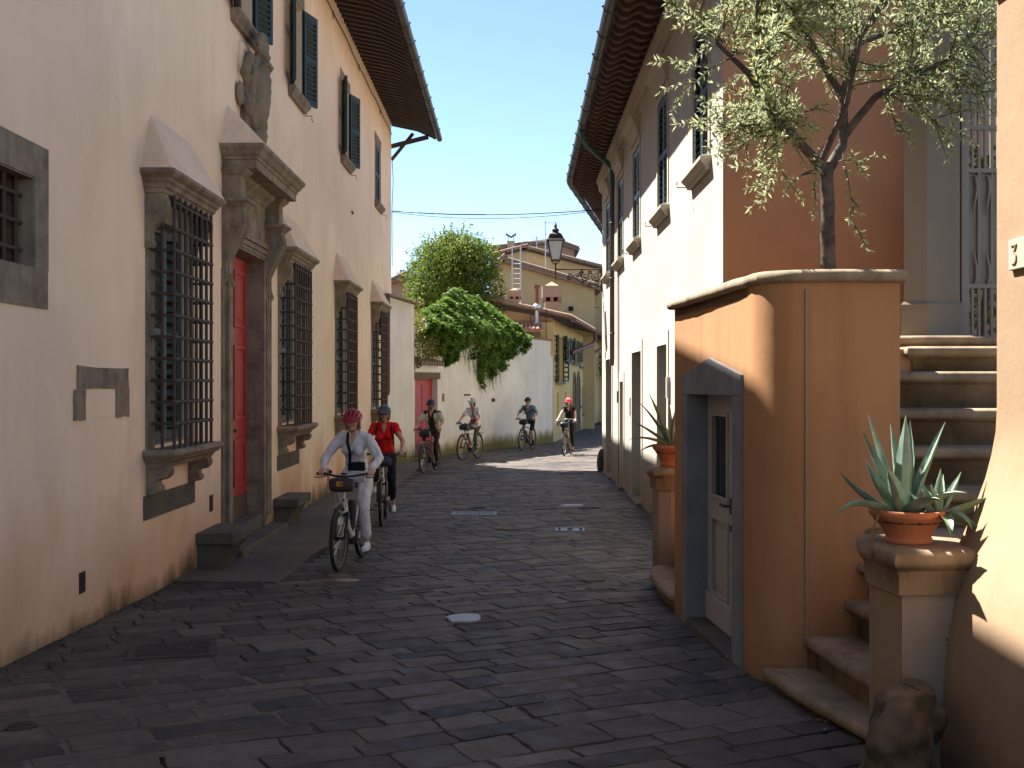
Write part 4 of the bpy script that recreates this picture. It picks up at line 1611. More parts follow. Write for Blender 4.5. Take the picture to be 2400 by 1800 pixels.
# ================================================================ pedestals, bowls and agaves
def pedestal(label, poly, z0, z1):
    t = thing('pedestal', label, 'pedestal', (sum(p[0] for p in poly) / len(poly), sum(p[1] for p in poly) / len(poly), 0), group='plastered pedestals at the foot of the stairs')
    mb = MB()
    poly_stack(mb, poly, [(0, z0), (0, z1 - .22)])
    mb.build('shaft', MAT['ped_plaster'], t)
    mb = MB()
    poly_stack(mb, poly, [(-.02, z1 - .222), (.025, z1 - .22), (.03, z1 - .12), (.038, z1 - .11), (.04, z1 - .095), (.055, z1 - .085), (.068, z1 - .06), (.066, z1 - .03), (.045, z1 - .008), (.02, z1)])
    mb.build('cap', MAT['stone_step'], t, smooth=True, angle=50)
    return t


PED1 = [(1.874, 5.80), (1.916, 5.46), (2.33, 5.50), (2.33, 5.86), (2.1, 6.02), (1.93, 6.0)]
p1 = pedestal('grey plastered pedestal with moulded cap under the large agave bowl', PED1, -.2, 1.285)
mb = MB()
mb.add([(1.871, 5.795, -.2), (1.913, 5.457, -.2), (1.913, 5.457, 1.06), (1.871, 5.795, 1.06)], [(0, 1, 2, 3)])
mb.build('painted_face', MAT['peach'], p1)
PED2 = [(1.47, 11.62), (1.50, 11.36), (1.62, 11.33), (1.95, 11.4), (1.95, 11.75), (1.6, 11.85)]
pedestal('slim pedestal by the pale house under the smaller agave pot', PED2, -.2, 1.24)


def bowl(label, x, y, z, s, m, rib=True, tall=1.0):
    t = thing('terracotta_bowl', label, 'pot', (x, y, z), group='terracotta bowls on the pedestals')
    prof = [(.118, 0), (.125, .008), (.125, .026), (.118, .034), (.122, .05), (.14, .085), (.165, .12), (.188, .145), (.2, .155), (.205, .165), (.205, .185), (.198, .192), (.18, .19), (.17, .17), (.16, .16), (.02, .158)]
    mb = MB()
    def mod(a, zz):
        zz = zz / (s * tall)
        return 1 - (.05 * abs(math.sin(a * 11)) * min(1, max(0, (zz - .03) / .04)) * min(1, max(0, (.152 - zz) / .05)) if rib else 0)
    mb.lathe([(r_ * s, z_ * s * tall) for r_, z_ in prof], (0, 0, 0), 66, mod=mod)
    mb.build('bowl', m, t, smooth=True, local=True, angle=50)
    mb = MB()
    mb.lathe([(.01, .168 * s * tall), (.1 * s, .178 * s * tall), (.172 * s, .166 * s * tall), (.172 * s, .12 * s * tall)], (0, 0, 0), 20, mod=lambda a, z_: 1 + .03 * math.sin(a * 7))
    mb.build('soil', MAT['soil'], t, local=True)
    return t


def agave_leaf(mb, base, az, elev, L, W, curl, twist=0, fold=.35, seg=12, teeth=True):
    """thick pointed succulent leaf: rises at elev and bends by curl along its length"""
    d = Vector((math.cos(az), math.sin(az), 0))
    side0 = Vector((-d.y, d.x, 0))
    p = Vector(base)
    e = elev
    rings = []
    for i in range(seg + 1):
        t = i / seg
        w = W * (.62 + .9 * t - 1.5 * t * t + .0 * t) if t < .42 else W * (.62 + .9 * .42 - 1.5 * .42 * .42) * (1 - ((t - .42) / .58) ** 1.6)
        w = max(w, .0025)
        e = elev + curl * t * t
        dirv = d * math.cos(e) + Vector((0, 0, math.sin(e)))
        up = (Vector((0, 0, 1)) * math.cos(e) - d * math.sin(e))
        sd = (side0 * math.cos(twist * t) + up * math.sin(twist * t))
        upv = (up * math.cos(twist * t) - side0 * math.sin(twist * t))
        th = .018 * (1 - t) + .003
        fw = fold * w
        tooth = 1 + (.10 if (teeth and i % 2 == 1 and t < .9) else 0)
        ring = [p - sd * (w / 2 * tooth) + upv * fw, p - sd * (w / 4) + upv * (fw * .25), p + upv * 0, p + sd * (w / 4) + upv * (fw * .25), p + sd * (w / 2 * tooth) + upv * fw,
                p + sd * (w / 4) - upv * th, p - upv * (th * 1.3), p - sd * (w / 4) - upv * th]
        rings.append(ring)
        p = p + dirv * (L / seg)
    mb.loft(rings)


def agave(label, x, y, z, leaves):
    t = thing('agave', label, 'plant', (x, y, z), group='agaves in terracotta bowls')
    for (bx, by, bz, az, el, L, W, cu, tw) in leaves:
        mb = MB()
        agave_leaf(mb, (bx, by, bz), R(az), R(el), L, W, R(cu), R(tw))
        mb.build('leaf', MAT['agave'], t, smooth=True, local=True, angle=50)
    return t


PX, PY, PZ = 2.04, 5.72, 1.285
bowl('wide fluted terracotta bowl on the near pedestal by the sunlit peach wall', PX, PY, PZ, .95, MAT['terracotta'], True, .95)
ag = []
zb = .15
# az: 0 = +x (right), 90 = away, 180 = left, 270 = towards the viewer
main = [(-.01, 0, 175, 62, .42, .085, 10, 0), (-.02, .02, 150, 72, .48, .075, 4, 10), (0, 0, 265, 86, .46, .10, 2, 0), (.02, .02, 60, 80, .44, .085, -2, 0), (.02, 0, 15, 66, .47, .065, -4, 15),
        (.0, .02, 110, 78, .42, .07, 0, 0), (-.03, 0, 190, 50, .30, .08, 25, 10), (-.05, -.02, 200, 22, .36, .06, -75, 0), (-.03, -.03, 238, 48, .33, .09, -20, 0), (.0, -.04, 285, 30, .26, .085, -30, 0),
        (.03, -.03, 325, 38, .27, .07, -45, 10), (-.06, .0, 165, 30, .3, .07, 30, 0)]
for bx, by, az, el, L, W, cu, tw in main:
    ag.append((bx - .02, by, zb, az, el, L * 1.1, W * 1.1, cu, tw))
sub = [(270, 84, .24, .065, 2), (20, 55, .26, .06, 8), (340, 22, .32, .055, 4), (5, 12, .36, .06, -30), (200, 30, .22, .05, 14), (230, 55, .20, .05, 0), (300, 10, .22, .075, -85), (265, 5, .24, .08, -95), (330, -8, .30, .07, -70), (60, 60, .24, .055, -10), (110, 50, .22, .05, -20), (180, 60, .2, .045, 10)]
for az, el, L, W, cu in sub:
    ag.append((.135, -.06, zb - .005, az, el, L, W, cu, 0))
agave('spiky blue green agave lit by the sun in the near bowl', PX, PY, PZ, ag)
mb = MB()
for k in range(3):
    mb.tube([(PX - .13, PY - .07, PZ + .16), (PX - .18, PY - .09, PZ + .155), (PX - .21, PY - .1, PZ + .09), (PX - .235 + .01 * k, PY - .1, PZ - .0), (PX - .24 + .02 * k, PY - .1, PZ - .07)], [.010, .010, .007, .004, .010], 5, flat=.3)
tag(mb.build('dead_leaf', MAT['agave_dry']), 'withered brown agave leaf hanging over the near bowl rim', 'dead leaf')
P2 = (1.66, 11.58, 1.24)
bowl('plain terracotta pot on the far slim pedestal', *P2, .95, MAT['terracotta'], False, 1.25)
ag = []
for az, el, L, W, cu, tw in ((185, 35, .48, .05, -10, 0), (200, 20, .5, .05, -40, 0), (170, 58, .55, .055, -15, 0), (150, 65, .5, .05, 0, 0), (90, 70, .5, .06, 0, 0), (30, 60, .45, .06, 0, 0), (270, 60, .42, .06, -10, 0), (240, 48, .40, .055, -20, 0), (215, 62, .62, .055, -6, 0), (320, 45, .4, .06, 0, 0), (195, 5, .36, .05, -50, 0)):
    ag.append((0, 0, .22, az, el, L, W, cu, tw))
agave('dark thin leaved agave in the far pot against the pale wall', *P2, ag)

# ================================================================ boulder guarding the corner
mb = MB()
mb.ball((1.83, 5.22, .34), (.20, .19, .36), 18, 14)
mb.ball((1.93, 5.25, .50), (.12, .13, .22), 14, 10)
mb.ball((1.74, 5.2, .2), (.14, .14, .25), 14, 10)
me = remesh(mb, .014, 1, .10, 4.5, 4, 'boulder', (1, 1, .7))
for v in me.vertices:
    if v.co.z > .66: v.co.z = .66 + (v.co.z - .66) * .3
tag(place('boulder', me, MAT['rock']), 'rough brown boulder guarding the foot of the near pedestal', 'boulder')

# ================================================================ sunlit peach wall at the picture's right edge
E0 = Vector((2.47, 5.66)); E1 = Vector((2.56, 2.4))
uw = (E1 - E0).normalized()
FW = FR((E0.x, E0.y, 0), uw, (uw.y, -uw.x))
pw = thing('street_wall', 'sunlit peach plastered wall with a flared foot and number plaque', 'wall', (E0.x, E0.y, 0))
prof = [(5.4, 0), (1.98, 0), (1.86, .006), (1.74, .028), (1.62, .06), (1.5, .105), (1.4, .145), (1.3, .19), (1.2, .235), (1.08, .275), (.9, .315), (.7, .34), (.4, .36), (.0, .375), (-.2, .38)]
rings = []
Lw = (E1 - E0).length
for s in (0, .02, .5, 1.0, 1.6, 2.2, Lw):
    rings.append([(s, p, z) for z, p in prof] + [(s, -.6, -.2), (s, -.6, 5.4)])
mb = MB(FW); mb.loft(rings)
mb.build('plaster_body', MAT['peach'], pw, smooth=True, angle=35)
mb = MB(FW); mb.box(.0, Lw, -.6, .02, 4.05, 5.4)
mb.build('upper_band', MAT['cream_right'], pw, bevel=.01)
# house number plaque
s0, s1, z0, z1 = .165, .40, 2.66, 2.81
mb = MB(FW); mb.box(s0, s1, 0, .02, z0, z1)
pl = mb.build('number_plaque', MAT['stone_light'], pw, bevel=.004)
def digit(pts, s, z, w, h):
    mb = MB(FW)
    mb.tube([(s + x * w, .0215, z + y * h) for x, y in pts], .0055, 6)
    mb.build('digit', MAT['pinkish'], pl)
digit([(0, 1), (.5, 1), (1, 1), (.75, .78), (.45, .58), (.75, .55), (.97, .38), (.95, .15), (.7, .0), (.3, .0), (.0, .13)], s0 + .03, z0 + .03, .055, .09)
# faint rectangular patch line
mb = MB(FW); mb.tube([(.12, .365, .62), (.12, .33, .86), (.2, .335, .84)], .003, 4)
mb.build('plaster_crack', MAT['stone_dark'], pw)

# ================================================================ gate pier and gate
pier = thing('gate_pier', 'tall grey plastered gate pier on a plinth above the stairs', 'pier', (3.4, 9.0, 2.38))
PP = [(3.17, 8.985), (3.33, 8.92), (3.62, 8.98), (3.55, 9.4), (3.36, 9.4)]
mb = MB(); poly_stack(mb, PP, [(0, 2.38), (0, 5.6)])
mb.build('shaft', MAT['grey_plaster'], pier)
mb = MB(); poly_stack(mb, PP, [(.022, 2.379), (.022, 2.74), (.012, 2.755), (.001, 2.765)])
mb.build('plinth', MAT['grey_plaster'], pier)
mb = MB(); poly_stack(mb, [(2.92, 8.95), (2.98, 8.62), (3.2, 8.58), (4.5, 8.62), (4.5, 9.5), (2.92, 9.5)], [(-.02, 2.379), (-.02, 2.40), (.01, 2.415), (.02, 2.44), (.01, 2.465), (-.02, 2.475)])
tag(mb.build('landing_slab', MAT['stone_step'], smooth=True, angle=50), 'pale rounded stone slab on which the gate pier stands', 'slab')
gate = thing('iron_gate', 'grey painted iron gate with spear points at the head of the stairs', 'gate', (3.7, 9.05, 2.48))
gx0, gx1, gy = 3.655, 4.7, 9.06
gz = 2.49
mb = MB()
mb.box(gx0, gx0 + .06, gy - .03, gy + .03, gz, 5.3)
mb.build('stile', MAT['gate'], gate)
for z in (2.88, 3.82, 4.17, 4.95):
    mb = MB(); mb.box(gx0 + .06, gx1, gy - .022, gy + .012, z, z + .035)
    mb.build('rail', MAT['gate'], gate)
mb = MB(); mb.box(gx0 + .06, gx1, gy + .016, gy + .022, 2.9, 3.84)
mb.build('sheet', MAT['gate'], gate)
mb = MB(); mb.box(0, .022, gy - .012, gy + .012, gz, 5.3)
me_l = mb.mesh('bar')
mb = MB(); mb.box(0, .02, gy - .011, gy + .011, 3.82, 4.3)
mb.loft([[(.01 + rx * math.cos(a), gy + rx * .5 * math.sin(a), z) for a in [k * math.pi / 4 for k in range(8)]] for rx, z in ((.012, 4.29), (.03, 4.36), (.034, 4.40), (.022, 4.46), (.012, 4.50), (.008, 4.56), (.002, 4.60))])
me_s = mb.mesh('spear')
mb = MB(); mb.box(0, .02, gy - .011, gy + .011, gz, 2.9)
me_b = mb.mesh('bar')
mb = MB()
mb.tube([(.01 + .012 * math.sin(z * 16), gy - .01, 3.80 - .3 * 0 - z) for z in [k * .035 for k in range(10)]], [.012, .013, .014, .014, .013, .012, .01, .008, .006, .003], 6)
me_w = mb.mesh('flame_point')
mb = MB()
mb.tube([(.01 + .012 * math.sin(z * 16), gy - .01, 2.91 + z) for z in [k * .035 for k in range(9)]], [.012, .013, .014, .014, .013, .011, .009, .006, .003], 6)
me_w2 = mb.mesh('flame_point')
mb = MB()
mb.loft([[(.01 + rx * math.cos(a), gy + rx * .4 * math.sin(a), z) for a in [k * math.pi / 4 for k in range(8)]] for rx, z in ((.012, 4.96), (.03, 4.85), (.034, 4.78), (.02, 4.7), (.014, 4.66), (.002, 4.6))])
me_d = mb.mesh('drop_point')
x = gx0 + .14
k = 0
while x < gx1 - .05:
    place('bar', me_l, MAT['gate'], gate, loc=(x, 0, 0))
    place('spear', me_s, MAT['gate'], gate, loc=(x - .052, 0, 0))
    place('bar', me_b, MAT['gate'], gate, loc=(x - .052, 0, 0))
    place('flame_point', me_w, MAT['gate'], gate, loc=(x - .03, 0, 0))
    place('flame_point', me_w2, MAT['gate'], gate, loc=(x - .03, 0, 0))
    place('drop_point', me_d, MAT['gate'], gate, loc=(x - .052, 0, 0))
    x += .105
# warm wall and shrubs seen through the gate
mb = MB(); mb.box(4.3, 8, 11.4, 11.6, 2.3, 6.5)
tag(mb.build('courtyard_wall', MAT['pinkish']), 'warm pinkish courtyard wall seen through the grey gate', 'wall')


def leaf_quad(mb, p, d, n, L, W):
    """folded leaf of four triangles: p base, d direction, n up"""
    d = d.normalized()
    s = d.cross(n)
    if s.length < 1e-4:
        s = d.orthogonal()
    s.normalize()
    u = s.cross(d)
    a = p; t = p + d * L
    m1 = p + d * (L * .45) + s * (W / 2) + u * (W * .12)
    m2 = p + d * (L * .45) - s * (W / 2) + u * (W * .12)
    b = len(mb.v)
    mb.v.extend([a, m1, t, m2])
    mb.f.extend([[b, b + 1, b + 2], [b, b + 2, b + 3]])


def fast_build(mb, name, m, parent=None, local=False):
    me = bpy.data.meshes.new(name)
    me.from_pydata([tuple(v) for v in mb.v], [], mb.f)
    me.update()
    return place(name, me, m, parent, local)


def rvec(r):
    while True:
        v = Vector((r.uniform(-1, 1), r.uniform(-1, 1), r.uniform(-1, 1)))
        if .1 < v.length < 1:
            return v.normalized()


r = random.Random(21)
t = thing('courtyard_shrub', 'dark leafy shrub behind the bars of the grey gate', 'shrub', (4.3, 10.2, 2.4))
mb = MB()
for k in range(1500):
    c = Vector((4.35 + r.uniform(-.5, .7), 10.3 + r.uniform(-.4, .4), 2.5 + 1.75 * r.random() ** .8))
    leaf_quad(mb, c, rvec(r), rvec(r), .10, .05)
tag(fast_build(mb, 'foliage', MAT['bush'], t), kind='stuff')
mb = MB(); mb.tube([(4.35, 10.3, 2.36), (4.4, 10.3, 3.0), (4.3, 10.3, 3.6)], [.04, .03, .015], 7)
mb.build('stem', MAT['bark'], t)

# ================================================================ olive tree in a big pot on the block
TX, TY = 2.33, 8.15
t = thing('terracotta_planter', 'large pinkish terracotta planter sunk behind the coping under the olive', 'planter', (2.2, 8.2, BT - .085))
mb = MB(); mb.lathe([(.36, 0), (.42, .04), (.46, .11), (.49, .115), (.49, .165), (.44, .165), (.42, .13), (.02, .125)], (0, 0, 0), 40)
mb.build('pot', MAT['terracotta_pale'], t, smooth=True, local=True, angle=40)
mb = MB(); mb.lathe([(.01, .14), (.2, .145), (.425, .128), (.425, .1)], (0, 0, 0), 20)
mb.build('soil', MAT['soil'], t, local=True)

olive = thing('olive_tree', 'silvery olive tree with a twisted trunk above the orange block', 'tree', (TX, TY, 2.9))
rt = random.Random(4)
trunk = MB()
def limb(mb, pts, rad, n=10, jitter=.0):
    out = []; rs = []
    for i in range(len(pts) - 1):
        a = Vector(pts[i]); b = Vector(pts[i + 1])
        m = max(2, int((b - a).length / .07))
        for k in range(m):
            q = a.lerp(b, k / m)
            w = .012 * noise.noise(q * 6) if jitter else 0
            out.append(q + Vector((w, w * .6, 0)))
            tt = (i + k / m) / (len(pts) - 1)
            rs.append(lerp(rad[0], rad[1], tt) * (1 + .10 * noise.noise(q * 14)))
    out.append(Vector(pts[-1])); rs.append(rad[1])
    mb.tube(out, rs, n)
    return out
base = Vector((TX, TY, 2.80))
fork = Vector((TX - .02, TY, 3.68))
limb(trunk, [base, base + Vector((-.012, 0, .3)), fork], (.060, .048), 12, 1)
L1 = limb(trunk, [fork - Vector((0, 0, .03)), (TX - .18, TY, 3.83), (TX - .42, TY - .05, 4.08), (TX - .60, TY, 4.38), (TX - .82, TY + .05, 4.62)], (.044, .015), 9, 1)
L2 = limb(trunk, [fork - Vector((0, 0, .03)), (TX + .10, TY + .02, 3.85), (TX + .12, TY + .05, 4.25), (TX + .22, TY + .02, 4.65), (TX + .45, TY, 4.95), (TX + .5, TY, 5.3)], (.042, .014), 9, 1)
L3 = limb(trunk, [(TX + .11, TY + .03, 3.92), (TX + .30, TY - .1, 4.18), (TX + .62, TY - .15, 4.35), (TX + .95, TY - .1, 4.5)], (.034, .012), 8, 1)
L4 = limb(trunk, [(TX - .26, TY - .02, 3.92), (TX - .36, TY - .2, 3.86), (TX - .42, TY - .25, 3.95), (TX - .6, TY - .3, 4.05)], (.026, .010), 7, 1)
L5 = limb(trunk, [(TX + .12, TY + .05, 4.2), (TX - .05, TY + .2, 4.6), (TX - .25, TY + .25, 5.0), (TX - .3, TY + .2, 5.35)], (.032, .012), 8, 1)
L6 = limb(trunk, [(TX - .05, TY - .0, 3.74), (TX + .05, TY - .25, 4.1), (TX + .1, TY - .4, 4.5), (TX + .3, TY - .5, 4.9)], (.026, .010), 7, 1)
L7 = limb(trunk, [(TX - .5, TY, 4.2), (TX - .58, TY - .2, 4.6), (TX - .55, TY - .2, 5.1)], (.024, .010), 7, 1)
L8 = limb(trunk, [(TX + .2, TY + .02, 4.6), (TX + .55, TY + .2, 4.75), (TX + .95, TY + .2, 5.0)], (.024, .010), 7, 1)
trunk.build('trunk', MAT['bark'], olive, smooth=True, angle=70)
twigs = MB(); leaves = MB(); yell = MB()
def spray(start, d, L, droop, nl):
    p = Vector(start); dd = Vector(d).normalized()
    n = max(5, int(L / .028))
    pts = [p.copy()]
    for i in range(n):
        dd = (dd + rvec(rt) * .16 + Vector((0, 0, -droop))).normalized()
        p = p + dd * (L / n)
        pts.append(p.copy())
    twigs.tube(pts, [.006 * (1 - .7 * i / n) for i in range(n + 1)], 4, caps=False)
    for i in range(1, n + 1):
        if rt.random() < .12: continue
        q = pts[i]; ax = (pts[i] - pts[i - 1]).normalized()
        s = ax.cross(rvec(rt)).normalized()
        for sg in (-1, 1, rt.choice((-1, 1))):
            ld = (ax * rt.uniform(.35, 1.0) + s * sg + Vector((0, 0, rt.uniform(-.1, .35)))).normalized()
            tgt = yell if rt.random() < .035 else leaves
            leaf_quad(tgt, q, ld, rvec(rt), rt.uniform(.042, .068), rt.uniform(.012, .018))
    leaf_quad(leaves, pts[-1], dd, rvec(rt), .055, .014)
    return pts
def grow(limbs, count, start_frac):
    for lb in limbs:
        m = len(lb)
        for k in range(count):
            i = int(m * (start_frac + (1 - start_frac) * rt.random())); i = min(i, m - 1)
            p = lb[i]
            out = (p - Vector((TX, TY, 4.1)))
            out.z *= .6
            d = (out.normalized() * .7 + rvec(rt) * .9 + Vector((0, 0, .15))).normalized()
            if p.x < TX - .42 and d.x < 0: d = (d + Vector((.95, 0, .35))).normalized()
            sp = spray(p, d, rt.uniform(.35, .8), rt.uniform(-.01, .05), 0)
            for _ in range(2):
                j = rt.randrange(3, len(sp))
                spray(sp[j], (d + rvec(rt) * .9), rt.uniform(.18, .4), rt.uniform(0, .06), 0)
grow([L1, L2, L3, L5, L7, L8], 30, .3)
grow([L4, L6], 15, .3)
# hanging and far-reaching sprays that shape the outline
for p, d, L, dr in (((TX - .8, TY + .05, 4.6), (-1, -.1, .1), .38, .07), ((TX - .78, TY, 4.6), (-.7, 0, .6), .45, .02), ((TX - .7, TY, 4.5), (-1, 0, -.15), .5, .04), ((TX - .55, TY - .28, 4.03), (-.7, 0, -.2), .3, .05),
                    ((TX - .3, TY - .15, 3.9), (-.8, 0, -.1), .35, .06), ((TX + .05, TY - .05, 3.72), (.3, -.2, .2), .25, .2), ((TX + .08, TY - .06, 3.7), (.15, -.2, -.6), .5, .14), ((TX + .95, TY - .1, 4.5), (.8, 0, -.25), .5, .06), ((TX + .8, TY - .1, 4.45), (.9, 0, .2), .6, .03),
                    ((TX + .9, TY + .2, 5.0), (1, 0, -.1), .6, .05), ((TX + .7, TY - .1, 4.4), (.4, -.2, -.5), .35, .1), ((TX - .1, TY - .2, 3.8), (-.5, -.3, -.4), .3, .08), ((TX + .35, TY - .12, 4.2), (.3, -.3, -.4), .3, .08), ((TX - .75, TY + .05, 4.62), (-.6, 0, .6), .4, .03), ((TX - .6, TY + .05, 4.9), (-.7, 0, .5), .45, .03)):
    sp = spray(p, d, L, dr, 0)
    for _ in range(3):
        j = rt.randrange(2, len(sp))
        spray(sp[j], Vector(d) + rvec(rt) * .7, rt.uniform(.12, .28), dr, 0)
cr = tag(fast_build(leaves, 'crown', MAT['olive'], olive), kind='stuff')
tag(fast_build(yell, 'yellow_leaves', MAT['olive_yellow'], cr), kind='stuff')
tag(twigs.build('twigs', MAT['bark'], olive), kind='stuff')
# ================================================================ garden wall with red door beyond the palazzo
gw = thing('garden_wall', 'high off white garden wall curving away with a small red door', 'wall', (-2.2, 35, 0))
GT = 3.78
# short angled wall closing the palazzo's corner
W0 = Vector((-3.5, 30.3)); W1 = Vector((-2.82, 32.0))
uu = (W1 - W0).normalized()
mb = MB()
nrm = Vector((uu.y, -uu.x))
a0 = W0; a1 = W1; b1 = W1 + Vector((-.35, .15)); b0 = Vector((-3.6, 32.1))
for (p, q, zp, zq) in ((a0, a1, 4.52, 4.38), (a1, b1, 4.38, 4.40), (b1, b0, 4.40, 4.5)):
    mb.add([(p.x, p.y, -.5), (q.x, q.y, -.5), (q.x, q.y, zq), (p.x, p.y, zp)], [(0, 1, 2, 3)])
mb.add([(a0.x, a0.y, 4.52), (a1.x, a1.y, 4.38), (b1.x, b1.y, 4.40), (b0.x, b0.y, 4.5)], [(0, 1, 2, 3)])
cw = thing('corner_wall', 'narrow pale wall stub joining the palazzo corner to the garden wall', 'wall', (W0.x, W0.y, 0))
mb.build('plaster_body', MAT['white_wall'], cw)
mb = MB()
mb.beam((a0.x, a0.y - .02, 4.545), (a1.x + .03, a1.y - .02, 4.405), .32, .045)
mb.build('coping', MAT['tile_old'], cw)
mb = MB(); mb.tube([(-3.36, 30.1, 4.55), (-3.36, 30.1, 1.9), (-3.38, 30.1, 1.8)], .06, 9)
mb.build('downpipe', MAT['pipe'], cw, smooth=True)

C0 = Vector((-2.95, 32.6)); C1 = Vector((-2.22, 34.75))
ug = (C1 - C0).normalized()
FG = FR((C0.x, C0.y, 0), ug, (ug.y, -ug.x))
LG = (C1 - C0).length
d0, d1 = .25, 1.98
mb = wall_mesh(MB(FG), -1.2, LG, -.6, GT, [(d0, d1, -.08, 2.25, .25)])
mb.build('plaster_body', MAT['white_wall'], gw)
mb = MB(FG); mb.box(d0 + .01, d1 - .01, -.24, -.18, -.06, 2.24)
dd = mb.build('door', MAT['red_door'], gw)
for a, b in ((d0 + .12, (d0 + d1) / 2 - .06), ((d0 + d1) / 2 + .06, d1 - .12)):
    for c_, d_ in ((.35, 1.0), (1.12, 2.1)):
        mb = MB(FG); mb.box(a, b, -.18, -.165, c_, d_)
        mb.build('panel', MAT['red_door'], dd, bevel=.006)
mb = MB(FG); mb.box(d0 + .02, d1 - .02, -.18, -.16, -.05, .3)
mb.build('kick_board', MAT['kick'], dd)
mb = MB(FG); mb.box(d0 - .12, d1 + .18, -.38, .03, 2.251, 2.44)
mb.build('lintel', MAT['lintel_wood'], gw, bevel=.01)
mb = MB(FG); mb.box(d0 - .18, d1 + .3, -.0, .10, 2.46, 2.70)
mb.build('canopy_plaster', MAT['white_wall'], gw)
mbt = MB(); mbt.tube([(0, -.02, .05), (0, .32, -.05)], [.085, .07], 8)
met = mbt.mesh('roof_tile')
ang_g = math.atan2(ug.y, ug.x)
for k in range(9):
    p = FG @ Vector((d0 - .15 + k * .2, .0, 2.76))
    place('roof_tile', met, MAT['tile_old'], gw, loc=p, rot=(0, 0, math.atan2(ug.y, ug.x) + math.pi))
# the long curved run
curve = [C1, Vector((-2.02, 35.25)), Vector((-1.78, 35.75)), Vector((-1.45, 36.4)), Vector((-.9, 37.6)), Vector((0, 39.7)), Vector((.85, 41.7)), Vector((1.6, 43.5))]
mb = MB(); top = MB()
for p, q in zip(curve, curve[1:]):
    mb.add([(p.x, p.y, -.6), (q.x, q.y, -.6), (q.x, q.y, GT), (p.x, p.y, GT)], [(0, 1, 2, 3)])
o = mb.build('plaster_body', MAT['white_wall'], gw)
me = o.data
bm = bmesh.new(); bm.from_mesh(me); bmesh.ops.remove_doubles(bm, verts=bm.verts, dist=.001); bm.to_mesh(me); bm.free(); shade(me, 40)
mb = MB()
full = [FG @ Vector((-1.2, 0, 0))] + [Vector((c.x, c.y, 0)) for c in curve]
for p, q in zip(full, full[1:]):
    p2 = Vector((p.x, p.y)); q2 = Vector((q.x, q.y)); d = (q2 - p2).normalized(); n_ = Vector((d.y, -d.x))
    vs = []
    for z in (GT, GT + .05):
        for c in (p2 + n_ * .05, q2 + n_ * .05, q2 - n_ * .35, p2 - n_ * .35):
            vs.append((c.x, c.y, z))
    mb.add(vs, [(0, 1, 2, 3), (4, 5, 6, 7), (0, 1, 5, 4), (1, 2, 6, 5), (2, 3, 7, 6), (3, 0, 4, 7)])
    vs = [(p2.x - n_.x * .3, p2.y - n_.y * .3, -.6), (q2.x - n_.x * .3, q2.y - n_.y * .3, -.6), (q2.x - n_.x * .3, q2.y - n_.y * .3, GT), (p2.x - n_.x * .3, p2.y - n_.y * .3, GT)]
    mb.add(vs, [(0, 1, 2, 3)])
mb.build('coping', MAT['tile_old'], gw)
mb = MB(FG); mb.box(LG - .02 + .1, LG + .22, .0, .03, 1.55, 1.8)
mb.build('name_plate', MAT['stone'], gw)
mb = MB(); mb.box(-1.63, -1.35, 36.18, 36.22, 1.72, 1.77)
mb.build('letter_slot', MAT['iron'], gw)
mb = MB(); mb.ball((-.64, 38.1, 1.55), (.07, .07, .07), 7, 5)
mb.build('wall_lamp', MAT['iron'], gw)
# yellow warning light
t = thing('warning_light', 'small yellow warning light on the garden wall above the red door', 'lamp', (-2.62, 33.6, 3.4))
mb = MB(); mb.box(-2.70, -2.56, 33.2, 33.34, 3.45, 3.66)
mb.build('lens', M_plain('yellow_plastic', (.75, .5, .02), .4, 0, .05, 5, 0), t)
mb = MB(); mb.tube([(-2.63, 33.27, 3.45), (-2.63, 33.27, 3.33), (-2.78, 33.35, 3.27)], .03, 6)
mb.build('bracket', MAT['iron'], t)

# ================================================================ tree and creeper over the garden wall
rv = random.Random(31)
tree = thing('laurel_tree', 'dense rounded green tree rising behind the garden wall', 'tree', (-2.2, 43.5, 0))
cr = MB()
TC = Vector((-2.25, 44, 6.15))
lumps = []
for k in range(26):
    d = rvec(rv)
    lumps.append((TC + Vector((d.x * 1.25, d.y * 1.2, d.z * 1.15)), rv.uniform(.55, .95)))
lumps += [(TC + Vector((0, 0, .3)), 1.45), (TC + Vector((-.25, 0, 1.35)), .55), (TC + Vector((-.3, -.2, 1.75)), .28), (TC + Vector((.4, 0, 1.1)), .6), (TC + Vector((-1.4, 0, -.4)), .6), (TC + Vector((-1.55, .2, -1.0)), .55), (TC + Vector((-1.2, 0, -1.3)), .8), (TC + Vector((1.3, 0, -.9)), .7), (TC + Vector((.3, 0, -1.3)), 1.2)]
wts = [b ** 2 for a, b in lumps]
for k in range(30000):
    c, rad = rv.choices(lumps, wts)[0]
    d = rvec(rv)
    p = c + d * (rad * (rv.uniform(.70, 1.04) if rv.random() < .9 else rv.uniform(1.0, 1.28)))
    ld = (d * .7 + rvec(rv)).normalized()
    leaf_quad(cr, p, ld, (d + rvec(rv) * .6), rv.uniform(.10, .17), rv.uniform(.055, .085))
for k in range(260):     # shoots that break the outline
    c, rad = rv.choices(lumps, wts)[0]
    d = (rvec(rv) + Vector((0, -.2, .5))).normalized()
    p = c + d * rad
    for i in range(10):
        leaf_quad(cr, p, d * .6 + rvec(rv), rvec(rv), rv.uniform(.09, .15), rv.uniform(.045, .07))
        p = p + (d + rvec(rv) * .35) * .045
tag(fast_build(cr, 'crown', MAT['bush'], tree), kind='stuff')
mb = MB()
mb.tube([(-2.2, 44, -.3), (-2.25, 44, 2.5), (-2.2, 44, 5.5)], [.22, .18, .06], 9)
